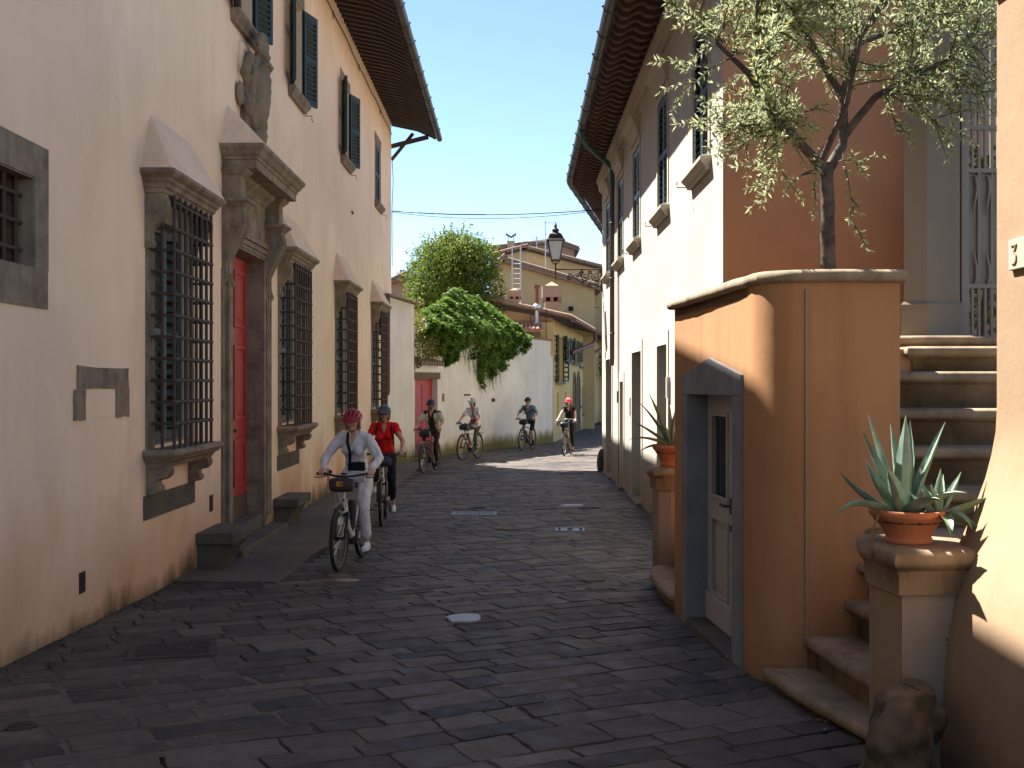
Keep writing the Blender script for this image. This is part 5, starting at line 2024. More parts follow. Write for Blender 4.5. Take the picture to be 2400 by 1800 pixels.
for d in ((-.9, 0, 1.6), (.9, .2, 1.5), (.3, -.6, 1.8)):
    mb.tube([(-2.22, 44, 3.6), Vector((-2.22, 44, 3.6)) + Vector(d) * .7, Vector((-2.22, 44, 3.6)) + Vector(d) * 1.5], [.09, .06, .02], 7)
mb.build('trunk', MAT['bark'], tree)

vine = thing('creeper', 'bright green creeper spilling over the top of the garden wall', 'vine', (-.9, 37.6, 3.8))
vl = MB(); vs_ = MB()
vine_curve = [C0] + curve
def wall_at(u):
    """point on the curved wall, u = 0..1 from the red door to the yellow house"""
    curve = vine_curve
    L = [0]
    for p, q in zip(curve, curve[1:]): L.append(L[-1] + (q - p).length)
    x = u * L[-1]
    for i in range(len(curve) - 1):
        if x <= L[i + 1]:
            d = (curve[i + 1] - curve[i]).normalized()
            p = curve[i].lerp(curve[i + 1], (x - L[i]) / (L[i + 1] - L[i]))
            return p, Vector((d.y, -d.x)), d
    return curve[-1], Vector((1, 0)), d
# bulging mass on top: leaves on a draped surface; hang and rise are lengths below and above the coping
UD = [(889, 0), (953, .19), (968, .24), (986.5, .285), (1010, .347), (1048, .46), (1106, .65), (1155, .837), (1194, 1)]
HANG = [(interp(UD, a), b) for a, b in ((900, 0), (913, .42), (935, .7), (958, 1.13), (968, 1.0), (985, .5), (1010, .85), (1025, 1.3), (1036, 1.8), (1048, 1.5), (1062, 1.35), (1085, 1.0), (1098, .35), (1106, .3), (1113, .9), (1118, .7), (1124, 0))]
RISE = [(interp(UD, a), b) for a, b in ((900, .1), (913, .5), (960, .9), (990, 1.15), (1010, 1.5), (1036, 1.55), (1060, 1.3), (1085, 1.0), (1100, .6), (1112, .2), (1124, 0))]
def hang(u):
    return interp(HANG, u)
def rise(u):
    return interp(RISE, u)
for k in range(24000):
    u = .04 + rv.random() * .67
    p, n_, d = wall_at(u)
    hg, rs = hang(u), rise(u)
    tt = rv.uniform(-hg, rs)
    z = GT + tt
    bulge = .10 + .42 * math.exp(-((tt + .1) / .8) ** 2) * (.6 + .6 * noise.noise(Vector((u * 14, tt * 2.2, 0))))
    if tt > 0:
        bulge -= .55 * tt ** 1.2
    else:
        bulge *= 1 - .6 * min(1, -tt / max(hg, .01))
    if tt < -.4 * hg and noise.noise(Vector((u * 30, tt * .8, 4))) < -.05 - .3 * (1 + tt / max(hg, .1)):
        continue
    bulge += .22 * noise.noise(Vector((u * 26, tt * 3, 2))) + rv.gauss(0, .06)
    if noise.noise(Vector((u * 22, tt * 2.6, 9))) < -.34: continue
    q = Vector((p.x + n_.x * bulge, p.y + n_.y * bulge, z))
    ld = Vector((n_.x * .6 + d.x * rv.uniform(-.6, .9), n_.y * .6 + d.y * rv.uniform(-.6, .9), rv.uniform(-1.1, .2)))
    leaf_quad(vl, q, ld, Vector((n_.x, n_.y, .8)) + rvec(rv) * .6, rv.uniform(.10, .17), rv.uniform(.07, .12))
# tendrils
for k in range(46):
    u = rv.choice([rv.uniform(.06, .70), rv.uniform(.38, .56)])
    p, n_, d = wall_at(u)
    z0 = GT - hang(u) * rv.uniform(.55, .9)
    L = rv.uniform(.3, 1.0) * (1.1 if .40 < u < .46 or u > .66 else .8)
    pts = []
    x = Vector((p.x + n_.x * .12, p.y + n_.y * .12, z0))
    sw = rv.uniform(.05, .5)
    m = int(L / .07)
    for i in range(m):
        pts.append(x.copy())
        x = x + Vector((d.x * sw * .07 * (i / m) * 1.6, d.y * sw * .07 * (i / m) * 1.6, -.07))
        for _ in range(2 if i < m * .8 else 1):
            leaf_quad(vl, x, Vector((n_.x * .5 + rv.uniform(-.5, .5), n_.y * .5 + rv.uniform(-.5, .5), -.8)), Vector((n_.x, n_.y, .5)), rv.uniform(.07, .12) * (1 - .5 * i / m), rv.uniform(.05, .085) * (1 - .5 * i / m))
    if len(pts) > 2:
        vs_.tube(pts, .006, 4, caps=False)
cv = tag(fast_build(vl, 'leaves', MAT['vine'], vine), kind='stuff')
tag(vs_.build('stems', MAT['bark'], vine), kind='stuff')
# thin climber on the left end of the wall
mb = MB()
for k in range(900):
    u = rv.random()
    q = FG @ Vector((-.4 + 2.6 * u, .08 + rv.uniform(0, .15), GT + rv.uniform(-1.3, .45) * (1 - .5 * u)))
    leaf_quad(mb, q, Vector((.4, -.4, -.6)) + rvec(rv) * .7, rvec(rv), .11, .07)
for k in range(700):
    q = Vector((rv.uniform(-4.6, -2.9), 36.5, rv.uniform(4.1, 4.9)))
    leaf_quad(mb, q, rvec(rv), rvec(rv), .12, .07)
t = thing('climber', 'thin yellowish climber at the left end of the garden wall', 'vine', (-2.8, 33, 3.8))
tag(fast_build(mb, 'leaves', M_leaf('yellow_green_leaf', (.13, .14, .02), (.22, .22, .05), .5, .3), t), kind='stuff')

# ================================================================ yellow house at the bend
yh = thing('yellow_house', 'long yellow house with green shutters where the street bends', 'building', (1.62, 43.6, 0))
Y0 = Vector((1.62, 43.6)); uy = Vector((.149, .989)).normalized()
FY = FR((Y0.x, Y0.y, 0), uy, (uy.y, -uy.x))
YL = 27.0; YT = 4.62
def Ys(x):   # picture column on the facade -> distance along it
    return (4.96 / (.151 - (x - 1106) / 2400) - 43.6) / .989
wins = [(Ys(1201), Ys(1216), 2.2, 4.05, 'g'), (Ys(1219.4), Ys(1231), 3.1, 4.15, 'g'), (Ys(1237), Ys(1247.6), 3.1, 4.2, 'g'), (Ys(1251.5), Ys(1256), 3.0, 4.2, 'b'), (Ys(1264), Ys(1268.5), 1.9, 4.2, 'b'), (Ys(1274), Ys(1278), 1.9, 4.25, 'b')]
slots = [(Ys(1203), Ys(1207), .55, 1.75), (Ys(1221), Ys(1224), .7, 1.75), (Ys(1252), Ys(1255.5), 1.0, 1.9), (Ys(1258), Ys(1261.5), .6, 1.95), (Ys(1268.5), Ys(1271), .7, 2.0), (Ys(1276), Ys(1279), .8, 2.1)]
arches = [(Ys(1238), Ys(1242.5)), (Ys(1246.5), Ys(1251))]
hl = [(a, b, c, d, .18) for a, b, c, d, k in wins] + [(a, b, c, d, .12) for a, b, c, d in slots] + [(a, b, -.25, 1.8, .25) for a, b in arches]
mb = wall_mesh(MB(FY), 0, YL, -.8, YT, hl)
mb.build('wall', MAT['yellow'], yh)
for a, b, c, d, k in wins:
    m = (a + b) / 2
    mats = MAT['far_shutter'] if k == 'g' else MAT['brown_shutter']
    w = (b - a) * .42
    if k == 'g':
        for s0, ang in ((a, R(168)), (b, R(12))):
            shutter(yh, FY, s0, .03, c, d, min(w, .75), ang, mats, 8)
    else:
        shutter(yh, FY, a + .02, -.02, c, d, (b - a) / 2 - .03, 0, mats, 8)
        shutter(yh, FY, b - .02, -.02, c, d, (b - a) / 2 - .03, math.pi, mats, 8)
    mb = MB(FY); mb.box(a + .02, b - .02, -.16, -.14, c + .02, d - .02)
    mb.build('window_pane', MAT['glass'], yh)
    mb = MB(FY); mb.box(a - .12, b + .12, -.02, .12, c - .12, c - .002)
    mb.build('window_sill', MAT['stone'], yh)
for a, b, c, d in slots:
    mb = MB(FY); mb.box(a + .01, b - .01, -.1, -.08, c + .01, d - .01)
    mb.build('window_shutter', MAT['brown_shutter'], yh)
    mb = MB(FY); mb.box(a - .1, b + .1, -.02, .1, c - .1, c - .002)
    mb.build('window_sill', MAT['stone'], yh)
for a, b in arches:
    m = (a + b) / 2; w = (b - a) / 2
    pts = [(a - .2, -.4), (a - .2, 1.8)] + [(m - (w + .2) * math.cos(t), 1.8 + (w * 1.3 + .2) * math.sin(t)) for t in [k * math.pi / 10 for k in range(1, 10)]] + [(b + .2, 1.8), (b + .2, -.4), (b, -.4), (b, 1.8)] + [(m + w * math.cos(t), 1.8 + w * 1.3 * math.sin(t)) for t in [k * math.pi / 10 for k in range(1, 10)]] + [(a, 1.8), (a, -.4)]
    mb = MB(FY); mb.prism(pts, 'y', -.02, .06)
    mb.build('arch_surround', MAT['stone'], yh)
    mb = MB(FY); mb.prism([(a, -.2), (b, -.2), (b, 1.8)] + [(m + w * math.cos(t), 1.8 + w * 1.3 * math.sin(t)) for t in [k * math.pi / 10 for k in range(1, 10)]] + [(a, 1.8)], 'y', -.0, .012)
    mb.build('door', MAT['lintel_wood'], yh)
# gable side towards the garden
S1 = Vector((-2.6, 44.35))
mb = MB()
mb.add([(Y0.x, Y0.y, -.5), (S1.x, S1.y, -.5), (S1.x, S1.y, 5.45), (Y0.x, Y0.y, YT + .05)], [(0, 1, 2, 3)])
mb.build('side_wall', MAT['pinkish'], yh)
mb = MB(); mb.box(1.0, 1.62, 43.3, 43.62, 3.2, 4.5)
mb.build('side_pier', MAT['tan'], yh)
# roof
e0 = FY @ Vector((-.5, .75, YT - .05)); e1 = FY @ Vector((YL, .75, YT + .1))
r0 = FY @ Vector((-.6, -4.6, YT + 1.15)); r1 = FY @ Vector((YL, -4.6, YT + 1.3))
mb = MB()
up = Vector((0, 0, .14))
mb.add([e0, e1, r1, r0, e0 + up, e1 + up, r1 + up, r0 + up], [(0, 1, 2, 3), (4, 5, 6, 7), (0, 1, 5, 4), (1, 2, 6, 5), (2, 3, 7, 6), (3, 0, 4, 7)])
yroof = mb.build('roof', MAT['wood'], yh)
mt = MB()
L = (r0 - e0).length
mt.tube([(0, 0, 0), (0, 0, L)], .09, 6)
dirr = (r0 - e0).normalized()
rq = dirr.to_track_quat('Z', 'X').to_euler()
met2 = mt.mesh('tile_row')
n_t = 60
for k in range(n_t):
    p = e0.lerp(e1, k / n_t) + Vector((0, 0, .15)) - dirr * .03
    place('tile_row', met2, MAT['tile_old'], yroof, loc=p, rot=rq)
mb = MB(FY)
gutter('gutter', [FY @ Vector((-.5, .84, YT - .02)), FY @ Vector((YL, .84, YT + .13))], yh, .11, 'redpipe', 3.0)
for s0, s1 in ((Ys(1248), Ys(1231)), (Ys(1272), Ys(1264.5))):
    mb = MB(FY); mb.tube([(s0, .86, YT - .05), (s0 - .05, .86, YT - .4), (s0 - .4, .75, YT - .6), (s1 + .2, .15, YT - 1.05), (s1, .08, YT - 1.15)], .085, 8)
    mb.build('downpipe', MAT['redpipe'], yh, smooth=True)
# lean-to with red tiles behind the garden wall
lt = thing('lean_to', 'small lean-to with bright red roof tiles behind the garden wall', 'shed', (.6, 42.8, 3.6))
mb = MB(); mb.box(-.2, 1.1, 43.25, 43.5, 2.5, 4.2)
mb.build('wall', MAT['grey_plaster'], lt)
mt = MB(); mt.tube([(0, 0, 0), (0, -.75, -.34)], .075, 7)
mtl = mt.mesh('roof_tile')
for k in range(9):
    place('roof_tile', mtl, MAT['tile'], lt, loc=(-.2 + k * .15, 43.35, 4.52))
mb = MB(); mb.beam((-.35, 42.95, 4.27), (1.15, 42.95, 4.27), .8, .04, (0, -.4, 1))
mb.build('roof_board', MAT['tile'], lt)
# red flue pipe with cowl
t = thing('flue_pipe', 'red flue pipe with a grey collar above the lean-to', 'flue', (.97, 43.2, 4.2))
mb = MB(); mb.lathe([(.12, 0), (.16, .1), (.1, .25), (.085, .6), (.085, .7)], (.97, 43.2, 4.3), 12)
mb.lathe([(.08, .68), (.16, .74), (.16, .86), (.08, .92)], (.97, 43.2, 4.3), 12)
mb.build('collar', MAT['steel'], t, smooth=True)
mb = MB(); mb.tube([(.97, 43.2, 5.2), (.97, 43.2, 5.95)], .075, 10)
mb.box(.87, 1.07, 43.15, 43.25, 5.85, 5.95)
mb.build('pipe', MAT['redpipe'], t, smooth=True)
for x in (.72, 1.32):
    mb = MB(); mb.tube([(x, 43.0, 3.7), (x, 43.0, 5.0)], .018, 5)
    tag(mb.build('iron_post', MAT['rust']), 'thin rusty post standing on the garden wall ' + ('left of the flue pipe' if x < 1 else 'right of the flue pipe'), 'post', 'posts on the garden wall')

# further houses down the street
fh = thing('far_house', 'narrow tan house closing the street beyond the yellow house', 'building', (6.2, 72, 0))
mb = MB(); mb.box(5.55, 14, 71.5, 84, -.8, 5.2)
mb.build('wall', MAT['tan'], fh)
mb = MB(); mb.box(5.2, 14.2, 71.1, 84.2, 5.2, 5.4)
mb.build('roof', MAT['tile_old'], fh)
for k in range(3):
    mb = MB(); mb.box(6.0 + k * 1.3, 6.6 + k * 1.3, 71.44, 71.52, 2.6, 4.0)
    mb.build('window', MAT['brown_shutter'], fh)
fb = thing('balcony', 'small planted balcony at the far end of the yellow house', 'balcony', (5.9, 69, 2.6))
mb = MB(); mb.box(5.3, 6.3, 66.0, 67.2, 2.6, 2.75)
mb.build('slab', MAT['grey_plaster'], fb)
mb = MB()
for k in range(10):
    mb.tube([(5.32 + k * .1, 66.02, 2.75), (5.32 + k * .1, 66.02, 3.5)], .012, 4)
mb.tube([(5.3, 66.02, 3.5), (6.3, 66.02, 3.5)], .02, 4)
mb.build('railing', MAT['iron'], fb)
mb = MB()
for k in range(260):
    leaf_quad(mb, Vector((rv.uniform(5.2, 6.2), rv.uniform(65.9, 66.4), rv.uniform(2.9, 3.9))), rvec(rv), rvec(rv), .2, .09)
tag(fast_build(mb, 'plants', MAT['weed'], fb), kind='stuff')

# ================================================================ tan gabled houses above
PXL = lambda x, Y: (x - 1106) / 2400 * Y
PZL = lambda y, Y: CAMZ + (829.5 - y) / 2400 * Y
def gable_house(name, label, Y, outline, depth, m, edge, rooftop=None):
    """front wall polygon facing the street, roof slabs along its upper edges"""
    t = thing(name, label, 'building', (PXL(outline[0][0], Y), Y, 0))
    pts = [(PXL(x, Y), PZL(y, Y)) for x, y in outline]
    poly = [(pts[0][0], -1)] + pts + [(pts[-1][0], -1)]
    mb = MB(); mb.prism(poly, 'y', Y, Y + depth)
    mb.build('wall', m, t)
    for a, b in zip(pts, pts[1:]):
        mb = MB()
        d = Vector((b[0] - a[0], 0, b[1] - a[1])).normalized()
        n_ = Vector((-d.z, 0, d.x))
        if n_.z < 0: n_ = -n_
        A_ = Vector((a[0], 0, a[1])) - d * .2; B_ = Vector((b[0], 0, b[1])) + d * .35
        q = [A_, B_, B_ + n_ * .2, A_ + n_ * .2]
        mb.prism([(v.x, v.z) for v in q], 'y', Y - .35, Y + depth + .3)
        rf = mb.build('roof', MAT[edge], t)
        L = (B_ - A_).length
        k = 0.0
        while k < L - .2:    # cover tiles along the verge
            p0 = A_ + d * k + n_ * .21; p1 = A_ + d * (k + .46) + n_ * .23
            mb = MB(); mb.tube([(p0.x, Y - .3, p0.z), (p1.x, Y - .3, p1.z)], [.12, .10], 7)
            mb.build('verge_tile', MAT['tile_old'], rf)
            k += .45
    return t


h1 = gable_house('gabled_house', 'tan gabled house with a ladder and square chimneys', 57.0, [(1060, 590), (1087, 568), (1284.5, 625)], 9, MAT['tan'], 'tile_old')
mb = MB(); mb.box(PXL(1228, 56.95), PXL(1238, 56.95), 56.92, 57.05, PZL(672, 57), PZL(662, 57))
mb.build('vent_hole', MAT['dark'], h1)
mb = MB(); mb.box(PXL(1226, 56.9), PXL(1230, 56.9), 56.9, 57.0, PZL(712, 57), PZL(703, 57))
mb.build('wall_box', MAT['white_door'], h1)
h2 = gable_house('upper_house', 'taller tan house behind with a dark eave line against the sky', 68.0, [(1072, 556), (1131, 541), (1305, 585)], 10, MAT['tan'], 'wood')
h3 = gable_house('ridge_house', 'peach house end just visible between the tree and the dark eave', 75.0, [(1061, 541), (1100, 537), (1200, 525), (1240, 540)], 8, MAT['pinkish'], 'tile_old')
h4 = gable_house('garden_house', 'brown house end with tiled roof left of the laurel tree', 58.0, [(830, 622), (872, 603), (900, 640)], 6, MAT['pinkish'], 'tile_old')


def chimney(label, x0, x1, y0, y1, Y, style, m):
    t = thing('chimney', label, 'chimney', (PXL((x0 + x1) / 2, Y), Y, PZL(y1, Y)), group='rooftop chimneys')
    X0, X1, Z1, Z0 = PXL(x0, Y), PXL(x1, Y), PZL(y0, Y), PZL(y1, Y)
    w = X1 - X0; cx = (X0 + X1) / 2
    if style == 'head':
        h = Z1 - Z0
        mb = MB(); mb.box(cx - w * .36, cx + w * .36, Y - w * .36, Y + w * .36, Z0 - .6, Z0 + h * .42)
        mb.build('stack', m, t)
        mb = MB(); mb.box(cx - w * .5, cx + w * .5, Y - w * .5, Y + w * .5, Z0 + h * .54, Z0 + h * .86)
        mb.build('head', m, t)
        for sx in (-.42, 0, .42):
            for sy in (-.42, .42):
                mb = MB(); mb.box(cx + sx * w - .07, cx + sx * w + .07, Y + sy * w - .07, Y + sy * w + .07, Z0 + h * .42, Z0 + h * .54)
                mb.build('brick', MAT['tile'], t)
        mb = MB(); mb.box(cx - w * .3, cx + w * .3, Y - w * .3, Y + w * .3, Z0 + h * .42, Z0 + h * .54)
        mb.build('flue', MAT['dark'], t)
        mb = MB(); mb.add([(cx - w * .38, Y - w * .38, Z0 + h * .861), (cx + w * .38, Y - w * .38, Z0 + h * .861), (cx + w * .38, Y + w * .38, Z0 + h * .861), (cx - w * .38, Y + w * .38, Z0 + h * .861), (cx, Y, Z1)], [(0, 1, 4), (1, 2, 4), (2, 3, 4), (3, 0, 4), (3, 2, 1, 0)])
        mb.build('cap', m, t)
    else:
        h = Z1 - Z0
        mb = MB(); mb.box(X0, X1, Y - w * .5, Y + w * .5, Z0 - .5, Z1)
        mb.build('stack', m, t)
        for k in range(4):
            mb = MB(); mb.tube([(X0 + .06 + (w - .12) * (k % 2), Y - w * .4 + w * .8 * (k // 2), Z1), (X0 + .06 + (w - .12) * (k % 2), Y - w * .4 + w * .8 * (k // 2), Z1 + .25)], .025, 5)
            mb.build('leg', MAT['iron'], t)
        mb = MB(); mb.prism([(X0 - .1, Z1 + .42), (cx, Z1 + .22), (X1 + .1, Z1 + .42), (X1 + .06, Z1 + .5), (cx, Z1 + .29), (X0 - .06, Z1 + .5)], 'y', Y - w * .55, Y + w * .55)
        mb.build('cowl', MAT['tile_old'], t)
    return t


chimney('square plastered chimney with pyramid cap above the yellow house roof', 1171, 1212, 608, 684, 50, 'head', MAT['pinkish'])
chimney('low plastered chimney half hidden behind the ladder foot', 1097, 1125, 622, 664, 52, 'head', MAT['pinkish'])
chimney('plain chimney topped with a winged tile cowl against the sky', 1095.5, 1112, 521, 545, 72, 'wing', MAT['tan'])
chimney('pale chimney cap beside the lamp bracket on the gabled roof', 1268, 1302, 610, 640, 60, 'head', MAT['tan'])
t = thing('chimney_stub', 'short red brick chimney stub on the yellow house roof', 'chimney', (PXL(1217, 49), 49, 5.2))
mb = MB(); mb.box(PXL(1211, 49), PXL(1222, 49), 48.8, 49.05, 4.8, PZL(676, 49))
mb.build('stack', MAT['tile'], t)
mb = MB(); mb.box(PXL(1209.5, 49), PXL(1223.5, 49), 48.75, 49.1, PZL(676, 49), PZL(672, 49))
mb.build('cap', MAT['tile'], t)
# ladder
ld = thing('ladder', 'aluminium ladder standing up from the roof against the gabled house', 'ladder', (PXL(1115, 54), 54, 5))
for x in (1106.5, 1124.5):
    mb = MB(); mb.box(PXL(x, 54) - .03, PXL(x, 54) + .03, 53.96, 54.04, PZL(664, 54), PZL(530, 54))
    mb.build('rail', MAT['steel'], ld)
for k in range(9):
    z = PZL(656 - k * 10.8, 54)
    mb = MB(); mb.tube([(PXL(1106.5, 54), 54, z), (PXL(1124.5, 54), 54, z)], .022, 5)
    mb.build('rung', MAT['steel'], ld)


def antenna(label, x, y0, y1, Y, arms):
    t = thing('tv_antenna', label, 'antenna', (PXL(x, Y), Y, PZL(y1, Y)), group='television antennas on the roofs')
    X = PXL(x, Y)
    mb = MB(); mb.tube([(X, Y, PZL(y1, Y)), (X, Y, PZL(y0, Y))], .028, 5)
    mb.build('mast', MAT['steel'], t)
    for yy, xa, xb, n in arms:
        z = PZL(yy, Y)
        mb = MB(); mb.tube([(PXL(xa, Y), Y, z), (PXL(xb, Y), Y, z + .05)], .018, 4)
        bm_ = mb.build('boom', MAT['steel'], t)
        for i in range(n):
            xx = lerp(PXL(xa, Y), PXL(xb, Y), i / max(1, n - 1))
            mb = MB(); mb.tube([(xx - .0, Y - .35, z), (xx, Y + .35, z)], .01, 4)
            mb.build('element', MAT['steel'], bm_)
            if i % 2 == 0:
                mb = MB(); mb.tube([(xx, Y, z - .12), (xx, Y, z + .12)], .01, 4)
                mb.build('element', MAT['steel'], bm_)


antenna('tall thin television antenna against the sky left of the street lamp', 1178, 476, 590, 62, [(481, 1177, 1208, 8), (519, 1160, 1216, 9), (506, 1172, 1186, 3)])
antenna('shorter television antenna with a wide boom near the winged chimney', 1159, 510, 560, 70, [(522, 1130, 1190, 8), (515, 1149, 1168, 4)])

# distant trees
def far_tree(label, x, y, Y, rx, rz, m, n, name='cypress_tree'):
    t = thing(name, label, 'tree', (PXL(x, Y), Y, 0))
    c = Vector((PXL(x, Y), Y, PZL(y, Y)))
    mb = MB()
    for k in range(n):
        d = rvec(rv)
        q = c + Vector((d.x * rx, d.y * rx, d.z * rz)) * rv.uniform(.5, 1.05)
        leaf_quad(mb, q, d + rvec(rv), rvec(rv), .28, .14)
    tag(fast_build(mb, 'crown', m, t), kind='stuff')
    mb = MB(); mb.tube([(c.x, Y, -.5), (c.x, Y, c.z)], [.25, .1], 6)
    mb.build('trunk', MAT['bark'], t)
far_tree('dark cypress showing behind the street lamp', 1221, 552, 95, .55, .75, MAT['cypress'], 900)
far_tree('little dark tree tip left of the laurel tree', 868, 606, 100, .5, .9, MAT['cypress'], 400)

# ================================================================ street lamp on the pale house
sl_ = thing('street_lamp', 'black iron street lantern on a scrolled wall bracket', 'street lamp', (2.29, 28.25, 5.0))
LY = 28.15
wx = RX(LY) - .0
lx = PXL(1200, LY)
zt = PZL(582, LY)
mb = MB(); mb.tube([(wx, LY, zt), (lx + .0, LY, zt)], .018, 7)
mb.tube([(wx - .02, LY, zt + .06), (wx - .02, LY, zt - .55)], .022, 7)
br = mb.build('bracket', MAT['iron'], sl_)
def scroll(cx, cz, r0, turns, sg=1, a0=0):
    n = int(turns * 12)
    return [(cx + r0 * (1 - .8 * k / n) * math.cos(a0 + sg * 2 * math.pi * k / 12), LY, cz + r0 * (1 - .8 * k / n) * math.sin(a0 + sg * 2 * math.pi * k / 12)) for k in range(n + 1)]
mb = MB()
mb.tube([(wx - .02, LY, zt - .42), (wx - .25, LY, zt - .45), (wx - .5, LY, zt - .36), (wx - .75, LY, zt - .16), (wx - .85, LY, zt - .10)], .016, 6)
for cx, cz, r_, tn, sg, a0 in ((wx - .83, zt - .20, .075, 1.6, 1, 1.2), (wx - .17, zt - .17, .13, 1.7, -1, 0), (wx - .42, zt - .18, .12, 1.7, 1, 2), (wx - .62, zt - .13, .08, 1.5, -1, 1), (wx - .14, zt - .36, .07, 1.3, 1, 0), (wx - .34, zt - .36, .06, 1.2, -1, 0), (wx - .30, zt - .07, .05, 1.2, 1, 2), (wx - .52, zt - .05, .04, 1.2, 1, 3), (wx - .5, zt - .3, .05, 1.2, -1, 2), (wx - .07, zt - .05, .045, 1.2, -1, 1)):
    mb.tube(scroll(cx, cz, r_, tn, sg, a0), .017, 5)
mb.build('scrollwork', MAT['iron'], br)
mb = MB()
mb.tube([(lx, LY, zt + .18), (lx, LY, zt - .2), (lx, LY, zt - .28)], [.02, .022, .008], 7)
mb.ball((lx, LY, zt - .18), .035, 8, 6)
for sg in (-1, 1):
    mb.tube([(lx, LY, zt + .12), (lx + sg * .08, LY, zt + .17), (lx + sg * .10, LY, zt + .26)], .013, 5)
mb.build('stem', MAT['iron'], sl_)
def sqring(w, z):
    return [(lx - w, LY - w, z), (lx + w, LY - w, z), (lx + w, LY + w, z), (lx - w, LY + w, z)]
z0 = zt + .24
mb = MB(); mb.loft([sqring(.10, z0), sqring(.19, z0 + .46)])
t_ = NT('frosted_lantern_glass'); t_.bump(t_.noise(60, 3), .5, .01)
mb.build('lantern_glass', t_.out((.62, .66, .70), .35, 0, .5), sl_)
for sx in (-1, 1):
    for sy in (-1, 1):
        mb = MB(); mb.tube([(lx + sx * .103, LY + sy * .103, z0 - .01), (lx + sx * .195, LY + sy * .195, z0 + .47)], .014, 5)
        mb.build('lantern_post', MAT['iron'], sl_)
mb = MB(); mb.loft([sqring(.12, z0 - .03), sqring(.12, z0 + .0)])
mb.build('lantern_base', MAT['iron'], sl_)
mb = MB(); mb.loft([sqring(.235, z0 + .46), sqring(.235, z0 + .49), sqring(.20, z0 + .53), sqring(.15, z0 + .64), sqring(.10, z0 + .68), sqring(.05, z0 + .70)])
lr = mb.build('lantern_roof', MAT['iron'], sl_)
mb = MB(); mb.lathe([(.05, .0), (.09, .04), (.09, .08), (.04, .12), (.03, .15), (.05, .17), (.03, .2), (.008, .25)], (lx, LY, z0 + .69), 10)
mb.build('finial', MAT['iron'], lr, smooth=True)

# ================================================================ overhead cables
def cable(label, a, b, sag, rad=.014):
    pts = []
    a = Vector(a); b = Vector(b)
    for i in range(25):
        t = i / 24
        p = a.lerp(b, t); p.z -= sag * 4 * t * (1 - t)
        pts.append(p)
    mb = MB(); mb.tube(pts, rad, 5)
    return tag(mb.build('cable', MAT['cable']), label, 'cable', 'overhead cables')
ca = (-3.47, 32.1, PZL(456, 32.1)); cb = (RX(28) - .02, 28.0, PZL(452, 28))
cable('dark twisted cable crossing the street between the eaves', ca, cb, .12, .016)
cable('thinner cable hanging just below the street crossing one', (ca[0], ca[1], ca[2] - .03), (cb[0], cb[1], cb[2] - .02), .2, .008)
cable('faint cable left of the laurel tree top', (-6, 60, PZL(593, 60)), (-3.4, 60, PZL(596, 60)), .05, .01)
cable('faint lower cable left of the laurel tree', (-6, 60, PZL(622, 60)), (-3.6, 60, PZL(623, 60)), .05, .01)
mb = MB(); mb.tube([(-3.48, 32.21, 8.7), (-3.45, 32.25, 8.0), (-3.48, 32.21, 7.1), (-3.47, 32.2, 5.5)], .01, 4)
tag(mb.build('drop_cable', MAT['cable']), 'thin cable dropping down the palazzo corner', 'cable', 'overhead cables')
# ================================================================ cyclists
def V(*a):
    return Vector(a)


def ik(a, b, l1, l2, bend):
    """joint between a and b for two bones, pushed towards 'bend'"""
    d = b - a
    L = min(d.length, (l1 + l2) * .999)
    dn = d.normalized()
    x = (l1 * l1 - l2 * l2 + L * L) / (2 * L)
    h = math.sqrt(max(l1 * l1 - x * x, 1e-6))
    bn = bend - dn * bend.dot(dn)
    bn.normalize()
    return a + dn * x + bn * h


WR = .345
WB = 1.08
BB = V(.46, 0, .29)
SADDLE = V(.20, 0, .93)
GRIP_X, GRIP_Z, GRIP_Y = .80, 1.06, .31


def wheel_meshes():
    mb = MB()
    mb.tube([(WR * math.cos(a) - 0 * a, 0, WR * math.sin(a)) for a in [2 * math.pi * k / 40 for k in range(40)]], .024, 8, closed=True)
    ty = mb.mesh('tyre'); ty.materials.append(MAT['rubber']); shade(ty, 80)
    mb = MB()
    mb.tube([((WR - .032) * math.cos(a), 0, (WR - .032) * math.sin(a)) for a in [2 * math.pi * k / 40 for k in range(40)]], .008, 6, closed=True)
    ri = mb.mesh('rim'); ri.materials.append(MAT['rim_grey']); shade(ri, 80)
    mb = MB()
    for k in range(24):
        a = 2 * math.pi * k / 24; b = a + (.5 if k % 2 else -.5)
        sy = .025 if (k // 2) % 2 else -.025
        mb.tube([(.022 * math.cos(b), sy, .022 * math.sin(b)), ((WR - .03) * math.cos(a), 0, (WR - .03) * math.sin(a))], .0016, 3, caps=False)
    sp = mb.mesh('spokes'); sp.materials.append(MAT['alu'])
    mb = MB()
    mb.tube([(0, -.05, 0), (0, .05, 0)], .02, 8)
    mb.tube([(0, -.03, 0), (0, -.026, 0)], .07, 14)
    hu = mb.mesh('hub'); hu.materials.append(MAT['black'])
    return ty, ri, sp, hu


MAT['rim_grey'] = M_plain('dark_rim_alloy', (.16, .16, .16), .4, .5, .1, 20, 0)
WM = wheel_meshes()


